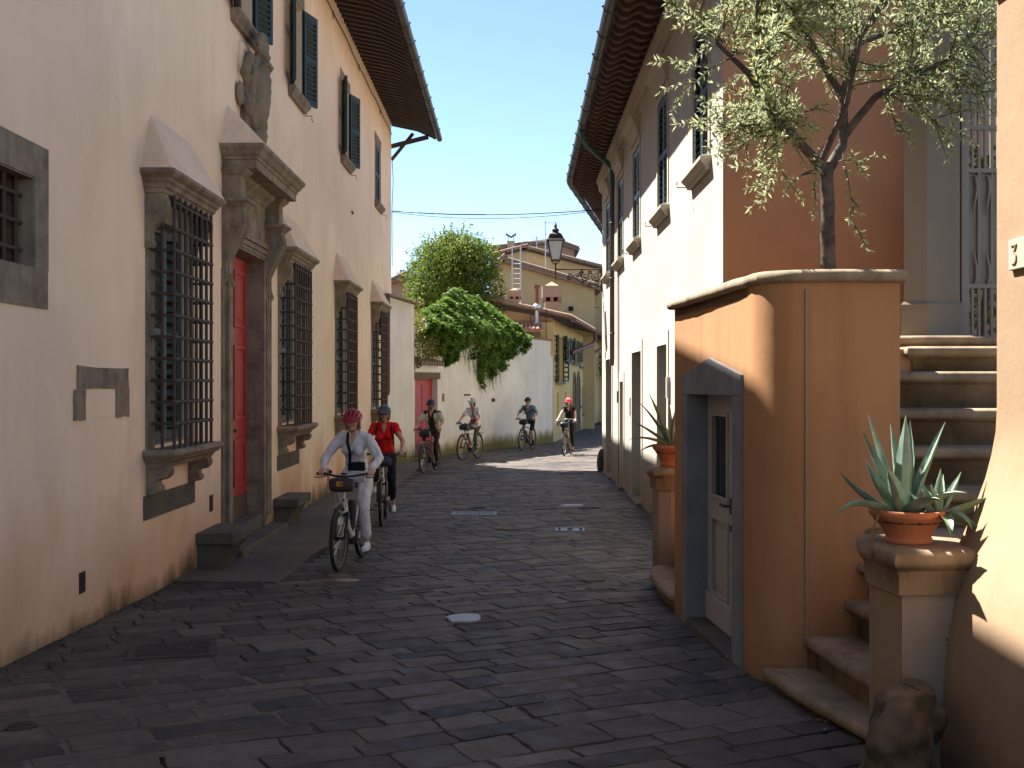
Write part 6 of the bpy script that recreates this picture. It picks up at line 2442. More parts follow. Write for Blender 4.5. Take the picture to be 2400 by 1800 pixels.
def bicycle(label, origin, rotz, frame_m, step=True, bag_m='black', crank=0.0, bag_logo=False, rack=False, accent=None):
    t = thing('bicycle', label, 'bicycle', origin, rotz, 'electric bicycles of the riding group')
    for x in (0, WB):
        o = bpy.data.objects.new('wheel', WM[3]); COL.objects.link(o); o.parent = t; o.location = (x, 0, WR + .022)
        for nm, me in (('tyre', WM[0]), ('rim', WM[1]), ('spokes', WM[2])):
            c = bpy.data.objects.new(nm, me); COL.objects.link(c); c.parent = o
            if nm == 'spokes': c['kind'] = 'stuff'
    fm = frame_m
    ax = WR + .022
    head_lo = V(.905, 0, .64); head_hi = V(.86, 0, .86)
    mb = MB()
    if step:   # low, curved down tube
        mb.tube([head_hi - V(-.01, 0, .07), V(.83, 0, .66), V(.74, 0, .46), V(.60, 0, .34), BB + V(.02, 0, .04)], [.032, .038, .042, .042, .045], 10)
        mb.tube([BB + V(-.02, 0, .05), SADDLE - V(0, 0, .22)], .02, 8)
    else:
        mb.tube([head_lo + V(0, 0, .02), V(.70, 0, .46), BB + V(.03, 0, .05)], [.03, .038, .042], 10)
        mb.tube([head_hi - V(0, 0, .04), SADDLE - V(-.02, 0, .22)], .019, 8)
        mb.tube([BB + V(-.02, 0, .05), SADDLE - V(0, 0, .18)], .02, 8)
    mb.tube([head_lo - V(-.005, 0, .02), head_hi + V(0, 0, .01)], .027, 10)
    for sy in (-1, 1):
        mb.tube([BB + V(-.06, sy * .04, .03), V(.25, sy * .065, ax - .03), V(0, sy * .075, ax)], .012, 7)
        mb.tube([V(0, sy * .075, ax), SADDLE + V(.03, sy * .02, -.32)], .010, 7)
    mb.build('frame', fm, t, smooth=True, local=True, angle=60)
    if accent is not None:
        mb = MB(); mb.tube([V(.86, -.001, .70), V(.72, -.001, .49), V(.62, -.001, .39)], [.036, .045, .047], 8)
        mb.build('accent_panel', accent, t, smooth=True, local=True)
    # badge on the head tube
    mb = MB(); mb.tube([V(.905, 0, .775), V(.912, 0, .776)], .018, 12)
    bd = mb.build('head_badge', MAT['black'], t, local=True)
    mb = MB(); mb.tube([V(.914, -.009, .785), V(.915, 0, .773), V(.914, .009, .785)], .003, 5); mb.tube([V(.915, 0, .773), V(.9145, 0, .764)], .003, 5)
    mb.build('badge_mark', MAT['alu'], bd, local=True)
    # fork
    mb = MB()
    mb.tube([head_lo + V(.01, -.06, -.02), head_lo + V(.01, .06, -.02)], .022, 8)
    for sy in (-1, 1):
        mb.tube([head_lo + V(.01, sy * .06, -.0), V(1.0, sy * .062, .5), V(WB, sy * .06, ax)], [.019, .017, .014], 8)
    mb.build('fork', MAT['black'], t, smooth=True, local=True)
    mb = MB()
    mb.tube([(WB + (WR + .035) * math.cos(a), 0, ax + (WR + .035) * math.sin(a)) for a in [R(62 + 9 * k) for k in range(12)]], .03, 7, flat=.25)
    mb.build('mudguard', MAT['black'], t, smooth=True, local=True)
    mb = MB()
    mb.tube([((WR + .035) * math.cos(a), 0, ax + (WR + .035) * math.sin(a)) for a in [R(20 + 10 * k) for k in range(15)]], .03, 7, flat=.25)
    mb.build('mudguard', MAT['black'], t, smooth=True, local=True)
    # motor and battery
    mb = MB(); mb.tube([BB + V(.0, -.045, -.0), BB + V(0, .045, 0)], .075, 14)
    mb.box(.40, .60, -.04, .04, .24, .35)
    mb.build('motor', MAT['black'], t, smooth=True, local=True)
    mb = MB()
    mb.beam(V(.53, 0, .40), V(.50, 0, .74) if step else V(.74, 0, .66), .075, .085, (1, 0, 0))
    mb.build('battery', MAT['black'], t, bevel=.02, local=True)
    mb = MB(); mb.beam(V(.02, .0, ax), BB + V(0, 0, 0), .0, .0) if 0 else None
    # chainring and chain guard
    mb = MB(); mb.tube([BB + V(0, -.062, 0), BB + V(0, -.056, 0)], .085, 20)
    mb.tube([BB + V(0, -.06, .08), V(0, -.055, ax + .035)], .005, 4)
    mb.tube([BB + V(0, -.06, -.08), V(0, -.055, ax - .035)], .005, 4)
    mb.build('chainset', MAT['black'], t, local=True)
    for sy, ca in ((-1, crank), (1, crank + math.pi)):
        e = BB + V(.165 * math.cos(ca), sy * .09, .165 * math.sin(ca))
        mb = MB(); mb.beam(BB + V(0, sy * .075, 0), e, .014, .026, (0, 1, 0))
        mb.build('crank', MAT['alu'], t, local=True)
        mb = MB(); mb.box(e.x - .045, e.x + .045, min(e.y, e.y + sy * .1), max(e.y, e.y + sy * .1), e.z - .011, e.z + .011)
        mb.build('pedal', MAT['black'], t, local=True)
    # saddle
    mb = MB()
    mb.ball((SADDLE.x - .06, 0, SADDLE.z - .03), (.11, .085, .035), 14, 8)
    mb.ball((SADDLE.x + .08, 0, SADDLE.z - .035), (.13, .035, .03), 12, 8)
    mb.build('saddle', MAT['black'], t, smooth=True, local=True)
    mb = MB(); mb.tube([SADDLE - V(0, 0, .24), SADDLE - V(0, 0, .04)], .014, 8)
    mb.build('seatpost', MAT['alu'], t, local=True)
    # stem and handlebar
    mb = MB(); mb.tube([head_hi, head_hi + V(-.01, 0, .12), V(.885, 0, GRIP_Z - .02)], [.02, .018, .016], 8)
    mb.build('stem', MAT['black'], t, smooth=True, local=True)
    mb = MB(); mb.tube([V(GRIP_X - .06, -.34, GRIP_Z), V(GRIP_X, -.22, GRIP_Z + .005), V(.875, -.10, GRIP_Z - .015), V(.885, 0, GRIP_Z - .02), V(.875, .10, GRIP_Z - .015), V(GRIP_X, .22, GRIP_Z + .005), V(GRIP_X - .06, .34, GRIP_Z)], .0125, 8)
    mb.build('handlebar', MAT['black'], t, smooth=True, local=True)
    for sy in (-1, 1):
        mb = MB(); mb.tube([V(GRIP_X - .06, sy * .345, GRIP_Z), V(GRIP_X - .01, sy * .235, GRIP_Z + .004)], .019, 8)
        gr = mb.build('grip', MAT['rubber'], t, smooth=True, local=True)
        mb = MB(); mb.tube([V(GRIP_X + .01, sy * .2, GRIP_Z - .01), V(GRIP_X + .05, sy * .26, GRIP_Z - .03), V(GRIP_X + .0, sy * .36, GRIP_Z - .035)], .006, 5)
        mb.build('brake_lever', MAT['black'], gr, local=True)
    mb = MB(); mb.box(.84, .90, -.03, .03, GRIP_Z + .0, GRIP_Z + .02)
    mb.build('display', MAT['black'], t, local=True)
    mb = MB(); mb.ball((GRIP_X + .02, -.17, GRIP_Z + .03), .022, 8, 6)
    mb.build('bell', MAT['black'], t, smooth=True, local=True)
    mb = MB(); mb.tube([V(GRIP_X + .02, -.18, GRIP_Z - .01), V(.92, -.16, .95), V(.97, -.06, .85), V(.93, -.04, .7)], .004, 4)
    mb.tube([V(GRIP_X + .02, .18, GRIP_Z - .01), V(.93, .14, .96), V(.96, .05, .86), V(.92, .03, .7)], .004, 4)
    mb.build('cables', MAT['black'], t, local=True)
    # rounded handlebar bag
    mb = MB()
    rings = []
    for k in range(9):
        yy = -.135 + .27 * k / 8
        s_ = (1 - abs(k - 4) ** 4 / 256 * .25)
        rings.append([(.965 + .065 * s_ * math.copysign(abs(math.cos(a)) ** .6, math.cos(a)), yy, .955 + .082 * s_ * math.copysign(abs(math.sin(a)) ** .6, math.sin(a))) for a in [2 * math.pi * j / 16 for j in range(16)]])
    mb.loft(rings)
    bg_ = mb.build('handlebar_bag', MAT[bag_m], t, smooth=True, local=True, angle=60)
    if bag_logo:
        mb = MB(); mb.box(1.0325, 1.036, -.045, .025, .945, .995, Matrix.Rotation(0, 4, 'Z'))
        lg = mb.build('bag_label', M_plain('yellow_label', (.62, .33, .02), .6, 0, .05, 5, 0), bg_, local=True)
        mb = MB()
        for k in range(3): mb.box(1.0362, 1.038, -.035 + .006 * k, .012, .957 + k * .011, .961 + k * .011)
        mb.box(1.0362, 1.038, .005, .018, .956, .984)
        mb.build('label_print', MAT['black'], lg, local=True)
    # headlight
    mb = MB(); mb.tube([V(.95, 0, .70), V(.99, 0, .70)], [.02, .026], 10)
    mb.build('headlight', MAT['black'], t, local=True)
    mb = MB(); mb.tube([V(.99, 0, .70), V(.993, 0, .70)], .022, 10)
    mb.build('headlight_lens', MAT['alu'], t, local=True)
    mb = MB(); mb.tube([V(.40, .06, .26), V(.30, .12, .12)], .009, 5)
    mb.build('kickstand', MAT['black'], t, local=True)
    if rack:
        mb = MB()
        for sy in (-1, 1):
            mb.tube([V(-.22, sy * .06, .76), V(.16, sy * .06, .76)], .007, 5)
            mb.tube([V(-.16, sy * .06, .76), V(-.0, sy * .08, ax)], .006, 5)
        for x in (-.22, -.1, .02, .15): mb.tube([V(x, -.06, .76), V(x, .06, .76)], .006, 5)
        mb.build('rear_rack', MAT['black'], t, local=True)
    return t


def helmet(parent, hc, m, pitch=0.0):
    """vented helmet shell around head centre hc"""
    rx, ry, rz = .135, .108, .125
    nu, nv = 22, 18
    vs = []; fs = []
    for j in range(nv + 1):
        v = R(-88 + 176 * j / nv)       # across, left to right
        for i in range(nu + 1):
            u = R(2 + 176 * i / nu)     # front to back over the top
            x = rx * math.cos(u); z = rz * math.sin(u) * math.cos(v); y = ry * math.sin(v) * (math.sin(u) ** .45)
            vs.append((x + .0, y, z))
    for j in range(nv):
        for i in range(nu):
            band = (j % 3 == 1) and 0 < j < nv - 1
            slot = band and ((3 <= i <= 7) or (9 <= i <= 13) or (15 <= i <= 18))
            if slot: continue
            a = j * (nu + 1) + i
            fs.append((a, a + 1, a + nu + 2, a + nu + 1))
    Mx = Matrix.Translation(hc + V(.008, 0, .015)) @ Matrix.Rotation(pitch, 4, 'Y')
    mb = MB(Mx); mb.add(vs, fs)
    o = mb.build('helmet', m, parent, smooth=True, local=True, angle=60)
    md = o.modifiers.new('solid', 'SOLIDIFY'); md.thickness = .02; md.offset = -1
    mb = MB(Mx); mb.ball((0, 0, -.005), (rx - .016, ry - .014, rz - .016), 18, 12)
    mb2 = MB(); 
    o2 = mb.build('helmet_lining', MAT['black'], o, smooth=True, local=True)
    # keep only upper half of the lining
    bm = bmesh.new(); bm.from_mesh(o2.data)
    inv = Mx.inverted()
    bmesh.ops.delete(bm, geom=[v for v in bm.verts if (inv @ v.co).z < .012], context='VERTS')
    bm.to_mesh(o2.data); bm.free()
    # visor
    mb = MB(Mx)
    rings = []
    for k in range(9):
        a = R(-62 + 124 * k / 8)
        rings.append([(rx * math.cos(a) * .97, ry * math.sin(a), .012), ((rx + .038) * math.cos(a), (ry + .012) * math.sin(a), -.002), ((rx + .036) * math.cos(a), (ry + .01) * math.sin(a), -.009), (rx * math.cos(a) * .95, ry * math.sin(a), -.002)])
    mb.loft(rings)
    mb.build('visor', m, o, smooth=True, local=True)
    return o


def rider(label, origin, rotz, crank, skin, shirt_m, trousers_m, shoe_m, helmet_m, hair=None, sleeves='long', legs='long', voxel=.011, lean=.22, glasses=None, beard=None, open_shirt=None, turn=0.0, bag=None, scale=1.0, female=True, sock=None, belt=None, tail=None, shirt_drop=.0, backpack=False, head_pitch=0.0):
    t = thing('person', label, 'person', origin, rotz, 'cyclists riding towards the viewer')
    hip = SADDLE + V(-.01, 0, .06)
    sh_c = hip + V(lean, 0, .46)                  # between the shoulders
    sw = .165 if female else .19
    neck = sh_c + V(.015, 0, .07)
    hc = sh_c + V(.065, 0, .215)                  # head centre
    sh = {s: sh_c + V(0, s * sw, -.005) for s in (-1, 1)}
    hand = {s: V(GRIP_X - .03, s * .29, GRIP_Z + .022) for s in (-1, 1)}
    wrist = {s: V(GRIP_X - .095, s * .285, GRIP_Z + .045) for s in (-1, 1)}
    elbow = {s: ik(sh[s], wrist[s], .285, .25, V(-.35, s * .8, -.55)) for s in (-1, 1)}
    hj = {s: hip + V(0, s * .085, -.015) for s in (-1, 1)}
    ped = {}
    for s, ca in ((-1, crank), (1, crank + math.pi)):
        ped[s] = BB + V(.165 * math.cos(ca), s * .135, .165 * math.sin(ca))
    ankle = {s: ped[s] + V(-.075, 0, .105) for s in (-1, 1)}
    knee = {s: ik(hj[s], ankle[s], .42, .41, V(1, s * .05, .25)) for s in (-1, 1)}
    toe = {s: ped[s] + V(.10, s * .01, .035) for s in (-1, 1)}
    hs = .98
    # ---- body
    b = MB()
    b.ball(hc + V(-.012, 0, .02), (.092 * hs, .074 * hs, .10 * hs), 16, 12)         # cranium
    b.ball(hc + V(.028, 0, -.035), (.066 * hs, .060 * hs, .085 * hs), 14, 10)       # face
    b.ball(hc + V(.052, 0, -.10), (.034, .036, .028), 10, 8)                        # chin
    b.capsule(hc + V(.088, 0, -.005), hc + V(.112, 0, -.040), .009, .0135, 8)        # nose
    for s in (-1, 1):
        b.ball(hc + V(.082, s * .03, .012), (.018, .020, .008), 8, 6)               # brow
        b.ball(hc + V(.066, s * .040, -.045), (.024, .022, .024), 8, 6)             # cheeks
        b.ball(hc + V(-.005, s * .079, -.02), (.018, .010, .030), 8, 6)             # ears
    b.capsule(neck - V(.01, 0, .05), hc + V(-.012, 0, -.07), .050 if female else .058, .047 if female else .055, 12)
    # torso under the clothes
    b.ball(hip + V(.0, 0, .02), (.08, .12, .09), 14, 10)
    b.ball(hip + V(lean * .45, 0, .22), (.06, .09, .17), 14, 10)
    b.ball(sh_c + V(-.015, 0, -.09), (.066, .125 if female else .145, .12), 14, 10)
    for s in (-1, 1):
        b.capsule(sh_c + V(0, s * .05, .03), sh[s], .05, .046, 12)
        b.capsule(sh[s], elbow[s], .046 if female else .052, .036, 12)
        b.capsule(elbow[s], wrist[s], .038, .024, 12)
        b.capsule(hj[s], knee[s], .073, .05, 12)
        b.capsule(knee[s], knee[s].lerp(ankle[s], .35) + V(-.012, 0, 0), .05, .051, 12)
        b.capsule(knee[s].lerp(ankle[s], .35) + V(-.012, 0, 0), ankle[s], .050, .032, 12)
        b.capsule(ankle[s] - V(.02, 0, .045), toe[s] - V(.04, 0, .0), .03, .022, 10)
        # hand: palm, four fingers curled round the grip, thumb underneath inwards
        palm = wrist[s].lerp(hand[s], .65)
        b.capsule(wrist[s], palm, .024, .030, 10)
        for k in range(4):
            fy = hand[s].y + s * (-.032 + .0215 * k)
            fx = GRIP_X - .022 - (fy * s - .235) * .45
            L = (.9, 1.0, .95, .8)[k]
            kn = V(fx + .012, fy, GRIP_Z + .030)
            m1 = V(fx + .033 * L, fy, GRIP_Z + .012)
            m2 = V(fx + .026 * L, fy, GRIP_Z - .018)
            b.capsule(V(fx - .035, fy, GRIP_Z + .032), kn, .0125, .0105, 8)
            b.capsule(kn, m1, .0105, .0095, 8)
            b.capsule(m1, m2, .0095, .0085, 8)
        ty = hand[s].y - s * .045
        b.capsule(V(GRIP_X - .07, ty + s * .012, GRIP_Z + .028), V(GRIP_X - .028, ty, GRIP_Z + .0), .0125, .0105, 8)
        b.capsule(V(GRIP_X - .028, ty, GRIP_Z + .0), V(GRIP_X - .004, ty, GRIP_Z - .02), .0105, .009, 8)
    me = remesh(b, voxel, 3, 0, name='body')
    place('body', me, skin, t, local=True)
    # ---- face details
    mb = MB()
    mb.ball(hc + V(.088, 0, -.076), (.009, .020, .0055), 8, 6)
    mb.build('mouth', MAT['lips'], t, smooth=True, local=True)
    for s in (-1, 1):
        mb = MB(); mb.ball(hc + V(.0835, s * .031, -.006), (.010, .013, .008), 8, 6)
        ey = mb.build('eye', M_EYE, t, smooth=True, local=True)
        mb = MB(); mb.ball(hc + V(.0905, s * .031, -.006), (.004, .0055, .0055), 8, 6)
        mb.build('iris', MAT['lens'], ey, local=True)
        mb = MB(); mb.capsule(hc + V(.096, s * .017, .014), hc + V(.084, s * .047, .014), .0045, .003, 6)
        mb.build('eyebrow', hair or MAT['bark'], t, local=True)
    if glasses == 'sun':
        mb = MB()
        for s in (-1, 1): mb.ball(hc + V(.100, s * .032, -.006), (.008, .028, .021), 12, 8)
        sg = mb.build('sunglasses', MAT['lens'], t, smooth=True, local=True)
        mb = MB()
        for s in (-1, 1): mb.tube([hc + V(.098, s * .058, 0), hc + V(.05, s * .076, .0), hc + V(0, s * .083, -.005)], .004, 5)
        mb.tube([hc + V(.106, -.01, 0), hc + V(.106, .01, 0)], .004, 5)
        mb.build('temple', MAT['black'], sg, local=True)
    elif glasses == 'clear':
        mb = MB()
        for s in (-1, 1):
            mb.tube([hc + V(.103, s * .031 + .024 * math.cos(a), -.006 + .019 * math.sin(a)) for a in [k * math.pi / 7 for k in range(14)]], .0022, 4, closed=True)
            mb.tube([hc + V(.10, s * .055, -.002), hc + V(0, s * .082, -.005)], .0022, 4)
        mb.build('glasses', MAT['alu'], t, local=True)
    # ---- hair
    if hair is not None:
        mb = MB()
        mb.ball(hc + V(-.03, 0, .015), (.092, .084, .098), 14, 10)
        for s in (-1, 1):
            if female:
                mb.capsule(hc + V(.005, s * .078, .01), hc + V(-.02, s * .078, -.10), .02, .014, 8)
                mb.capsule(hc + V(-.05, s * .05, 0), hc + V(-.06, s * .05, -.14), .035, .02, 8)
            else:
                mb.capsule(hc + V(.015, s * .074, .01), hc + V(.012, s * .074, -.03), .014, .01, 8)
        if tail:
            p0 = hc + V(-.03, tail * .06, -.08)
            mb.capsule(p0, p0 + V(.07, tail * .03, -.10), .026, .024, 8)
            mb.capsule(p0 + V(.07, tail * .03, -.10), p0 + V(.085, tail * .035, -.24), .024, .014, 8)
        me = remesh(mb, .010, 2, .008, 30, 2, 'hair', (1, 1, .3))
        place('hair', me, hair, t, local=True)
    if beard is not None:
        mb = MB()
        mb.ball(hc + V(.058, 0, -.088), (.045, .052, .042), 12, 8)
        for s in (-1, 1): mb.capsule(hc + V(.02, s * .068, -.03), hc + V(.05, s * .045, -.09), .014, .022, 8)
        mb.ball(hc + V(.092, 0, -.062), (.012, .028, .008), 8, 6)
        me = remesh(mb, .008, 2, .004, 40, 1, 'beard')
        place('beard', me, beard, t, local=True)
    helmet(t, hc, helmet_m, R(4) + head_pitch)
    mb = MB()
    for s in (-1, 1): mb.tube([hc + V(.03, s * .088, .02), hc + V(.02, s * .08, -.05), hc + V(.045, s * .035, -.125), hc + V(.05, 0, -.135)], .006, 5, flat=.5)
    mb.build('helmet_strap', MAT['black'], t, local=True)
    # ---- shirt
    sm = MB()
    k_ = 1.0
    fy = .150 if female else .170
    sm.ball(sh_c + V(-.008, 0, -.075), (.105, fy, .135), 18, 12)
    sm.ball(hip + V(lean * .62, 0, .28), (.105, .135 if female else .158, .16), 18, 12)
    sm.ball(hip + V(lean * .30, 0, .13), (.108, .14 if female else .155, .15), 18, 12)
    if female:
        for s in (-1, 1): sm.ball(sh_c + V(.065, s * .07, -.14), (.058, .062, .062), 12, 8)
    if shirt_drop:
        sm.ball(hip + V(.05, 0, .03), (.15, .185, .10 + shirt_drop), 18, 12)
    for s in (-1, 1):
        sm.capsule(sh_c + V(-.002, s * .05, .037), sh[s] + V(0, 0, .004), .061, .066, 12)
        if sleeves == 'long':
            sm.capsule(sh[s], elbow[s], .066, .056, 12)
            sm.capsule(elbow[s], elbow[s].lerp(wrist[s], .86), .056, .043, 12)
        else:
            f = .62 if sleeves == 'half' else .42
            sm.capsule(sh[s], sh[s].lerp(elbow[s], f), .060 if sleeves == 'half' else .052, .060 if sleeves == 'half' else .047, 12)
    me = remesh(sm, max(voxel, .011), 3, .022, 10, int(origin[1]), 'shirt', (1, 1, .45))
    so = place('shirt', me, shirt_m, t, local=True)
    if shirt_drop:   # collar of the loose shirt
        mb = MB()
        for s in (-1, 1):
            mb.loft([[neck + V(.055, s * .012, -.055), neck + V(.075, s * .03, -.075), neck + V(.03, s * .075, -.0), neck + V(.0, s * .062, .03)], [neck + V(.06, s * .014, -.052), neck + V(.08, s * .034, -.072), neck + V(.034, s * .08, .004), neck + V(.004, s * .064, .034)]])
        mb.build('collar', shirt_m, so, local=True)
        # open V of skin at the neck
    mb = MB()
    mb.loft([[neck + V(.062, -.042, -.03), neck + V(.062, .042, -.03), sh_c + V(.104, .0, -.09), sh_c + V(.104, -.002, -.09)], [neck + V(.07, -.038, -.03), neck + V(.07, .038, -.03), sh_c + V(.111, .0, -.088), sh_c + V(.111, -.002, -.088)]])
    mb.build('neckline', skin, t, local=True)
    if open_shirt is not None:    # loose over-shirt worn open
        om = MB()
        for s in (-1, 1):
            om.ball(sh_c + V(-.02, s * .10, -.10), (.108, .085, .15), 14, 10)
            om.ball(hip + V(lean * .5 - .01, s * .115, .24), (.105, .072, .2), 14, 10)
            om.ball(hip + V(.0, s * .135, .08), (.13, .06, .13), 14, 10)
            om.capsule(sh[s], sh[s].lerp(elbow[s], .72), .070, .074, 12)
            om.capsule(sh_c + V(-.015, s * .045, .04), sh[s], .052, .062, 12)
        om.ball(sh_c + V(-.06, 0, -.1), (.09, .16, .16), 14, 10)
        om.ball(hip + V(.03, 0, .2), (.09, .17, .24), 14, 10)
        me = remesh(om, .013, 3, .016, 9, 3, 'over_shirt', (1, 1, .5))
        place('over_shirt', me, open_shirt, t, local=True)
    # ---- trousers
    tm = MB()
    tm.ball(hip + V(.0, 0, .015), (.125, .158 if female else .16, .115), 16, 10)
    for s in (-1, 1):
        loose = 1.12 if legs == 'wide' else 1.0
        tm.capsule(hj[s], hj[s].lerp(knee[s], .55 if legs == 'short' else 1), .088 * loose, (.078 if legs == 'short' else .060) * loose, 12)
        if legs == 'short':
            tm.capsule(hj[s].lerp(knee[s], .55), hj[s].lerp(knee[s], .85), .080, .078, 12)
        else:
            f = {'long': .86, 'wide': .80, 'crop': .72}[legs]
            tm.capsule(knee[s], knee[s].lerp(ankle[s], .35), .060 * loose, .060 * loose, 12)
            tm.capsule(knee[s].lerp(ankle[s], .35), knee[s].lerp(ankle[s], f), .060 * loose, .048 * loose * (1.15 if legs == 'wide' else 1), 12)
    me = remesh(tm, max(voxel, .011), 3, .018, 9, int(origin[1]) + 1, 'trousers', (1, 1, .5))
    place('trousers', me, trousers_m, t, local=True)
    if belt is not None:
        mb = MB(); mb.tube([hip + V(.03 + .135 * math.cos(a), .155 * math.sin(a), .11 + .02 * math.cos(a)) for a in [k * math.pi / 10 for k in range(20)]], .016, 6, closed=True)
        mb.tube([hip + V(.17, .0, .13), hip + V(.185, -.015, .04), hip + V(.19, -.02, -.02)], .009, 5)
        mb.tube([hip + V(.17, .0, .13), hip + V(.185, .03, .08)], .009, 5)
        mb.build('sash', belt, t, local=True)
    # ---- shoes
    for s in (-1, 1):
        mb = MB()
        a0 = ankle[s]; hl = ped[s] + V(-.13, 0, .035)
        mb.capsule(a0 - V(.005, 0, .035), hl + V(.01, 0, .012), .040, .036, 10)
        mb.capsule(hl, toe[s] + V(-.01, 0, .0), .036, .036, 10)
        mb.capsule(a0 - V(.0, 0, .04), toe[s] + V(-.05, 0, .02), .036, .034, 10)
        mb.ball(toe[s] + V(0, 0, -.002), (.052, .044, .030), 10, 8)
        me = remesh(mb, .010, 3, 0, name='shoe')
        shoe = place('shoe', me, shoe_m, t, local=True)
        mb = MB()
        d = (toe[s] - hl); d.z = 0
        mb.tube([hl + V(-.03, 0, -.028), hl + V(.05, 0, -.03), toe[s] + V(-.04, 0, -.028), toe[s] + V(.045, 0, -.022)], [.030, .040, .044, .026], 10, flat=None)
        for v in mb.v: v.z = lerp(v.z, ped[s].z + .014, .72)
        mb.build('sole', MAT['white_cloth'] if shoe_m is MAT['white_shoe'] else MAT['rubber'], shoe, local=True)
        if sock is not None:
            mb = MB(); mb.capsule(a0 - V(0, 0, .02), a0.lerp(knee[s], .18), .035, .037, 10)
            mb.build('sock', sock, t, smooth=True, local=True)
        if voxel < .0115:
            mb = MB()
            for k in range(4):
                c = a0.lerp(toe[s], .30 + .13 * k) + V(.012, 0, .020 - .012 * k * .5)
                mb.tube([c + V(0, -.026, -.006), c + V(.004, 0, .004), c + V(0, .026, -.006)], .004, 4)
            mb.build('laces', MAT['white_cloth'], shoe, local=True)
    # ---- carried things (things of their own)
    M_ = Matrix.Translation(origin) @ Matrix.Rotation(rotz, 4, 'Z')
    if bag is not None:
        lab, bm_, y_sh, y_hip = bag
        bt = thing('shoulder_bag', lab, 'bag', origin, rotz, 'bags worn by the cyclists')
        bc = hip + V(.17, y_hip, .13)
        mb = MB(); mb.ball(bc, (.05, .11, .065), 14, 8)
        mb.box(bc.x - .035, bc.x + .035, bc.y - .10, bc.y + .10, bc.z - .055, bc.z + .05)
        me = remesh(mb, .012, 3, .004, 12, 1, 'pouch')
        place('pouch', me, bm_, bt, local=True)
        mb = MB()
        mb.tube([bc + V(-.0, (-.08 if y_sh < 0 else .08), .05), sh_c + V(.122, lerp(bc.y, y_sh, .5), -.16), sh_c + V(.115, y_sh * .9, -.04), sh_c + V(.06, y_sh, .055), sh_c + V(-.03, y_sh, .06)], .021, 8, flat=.8)
        mb.build('strap', bm_, bt, smooth=True, local=True)
    if backpack:
        bt = thing('backpack', backpack, 'backpack', origin, rotz, 'bags worn by the cyclists')
        mb = MB(); mb.box(sh_c.x - .26, sh_c.x - .13, -.14, .14, sh_c.z - .42, sh_c.z - .02)
        me = remesh(mb, .014, 6, .006, 8, 2, 'pack_body')
        for v in me.vertices: v.co.x -= (sh_c.z - .2 - v.co.z) * .42
        place('pack_body', me, MAT['black_cloth'], bt, local=True)
        for s in (-1, 1):
            mb = MB(); mb.tube([sh_c + V(-.13, s * .10, .0), sh_c + V(-.02, s * .105, .066), sh_c + V(.07, s * .11, .02), sh_c + V(.095, s * .12, -.10), sh_c + V(.04, s * .145, -.24)], .024, 8, flat=.3)
            mb.build('strap', MAT['black_cloth'], bt, smooth=True, local=True)
    return t


M_EYE = M_plain('eye_white', (.62, .58, .54), .3, 0, .03, 5, 0)
MAT['white_cloth'] = M_cloth('white_linen', (.62, .60, .60))
MAT['white_shoe'] = M_cloth('white_leather', (.68, .67, .68))
MAT['red_cloth'] = M_cloth('red_jersey', (.62, .018, .014))
MAT['black_cloth'] = M_cloth('black_cotton', (.014, .014, .017))
MAT['cream_cloth'] = M_cloth('cream_overshirt', (.52, .47, .38))
MAT['green_cloth'] = M_cloth('dark_green_cotton', (.030, .038, .022))
MAT['brown_cloth'] = M_cloth('dark_brown_trousers', (.045, .032, .025))
MAT['olive_cloth'] = M_cloth('olive_trousers', (.085, .075, .05))
MAT['blue_cloth'] = M_cloth('slate_blue_polo', (.115, .175, .24))
MAT['navy_bag'] = M_plain('navy_bag_fabric', (.018, .028, .045), .35, 0, .3, 20, .3)
MAT['brown_bag'] = M_plain('purple_brown_bag_fabric', (.045, .030, .032), .5, 0, .3, 20, .3)
MAT['tan_leather'] = M_plain('brown_leather', (.16, .055, .03), .5, 0, .2, 10, .1)
MAT['helmet_red'] = M_plain('crimson_helmet', (.34, .022, .038), .45, 0, .05, 4, 0)
MAT['helmet_red2'] = M_plain('bright_red_helmet', (.62, .04, .06), .35, 0, .05, 4, 0)
MAT['helmet_grey'] = M_plain('slate_helmet', (.07, .10, .12), .4, 0, .05, 4, 0)
MAT['helmet_navy'] = M_plain('navy_helmet', (.02, .035, .07), .4, 0, .05, 4, 0)
MAT['helmet_pale'] = M_plain('pale_grey_helmet', (.38, .45, .44), .4, 0, .05, 4, 0)
MAT['helmet_black'] = M_plain('charcoal_helmet', (.03, .035, .045), .4, 0, .05, 4, 0)
MAT['hair_blond'] = M_plain('blond_hair', (.36, .24, .12), .6, 0, .25, 40, .3)
MAT['hair_brown'] = M_plain('brown_hair', (.10, .055, .03), .6, 0, .25, 40, .3)
MAT['hair_red'] = M_plain('reddish_brown_hair', (.14, .05, .025), .6, 0, .25, 40, .3)
MAT['hair_dark'] = M_plain('dark_brown_hair', (.05, .03, .02), .6, 0, .25, 40, .3)
MAT['bike_white'] = M_plain('white_bike_paint', (.62, .60, .56), .3, 0, .03, 4, 0)
MAT['bike_copper'] = M_plain('copper_bike_paint', (.22, .11, .075), .3, .3, .05, 4, 0)
MAT['bike_grey'] = M_plain('dark_grey_bike_paint', (.07, .075, .085), .3, .2, .05, 4, 0)
MAT['bike_yellow'] = M_plain('dark_yellow_bike_paint', (.20, .14, .02), .3, .1, .05, 4, 0)
MAT['bike_red'] = M_plain('red_bike_accent', (.42, .05, .03), .3, 0, .05, 4, 0)


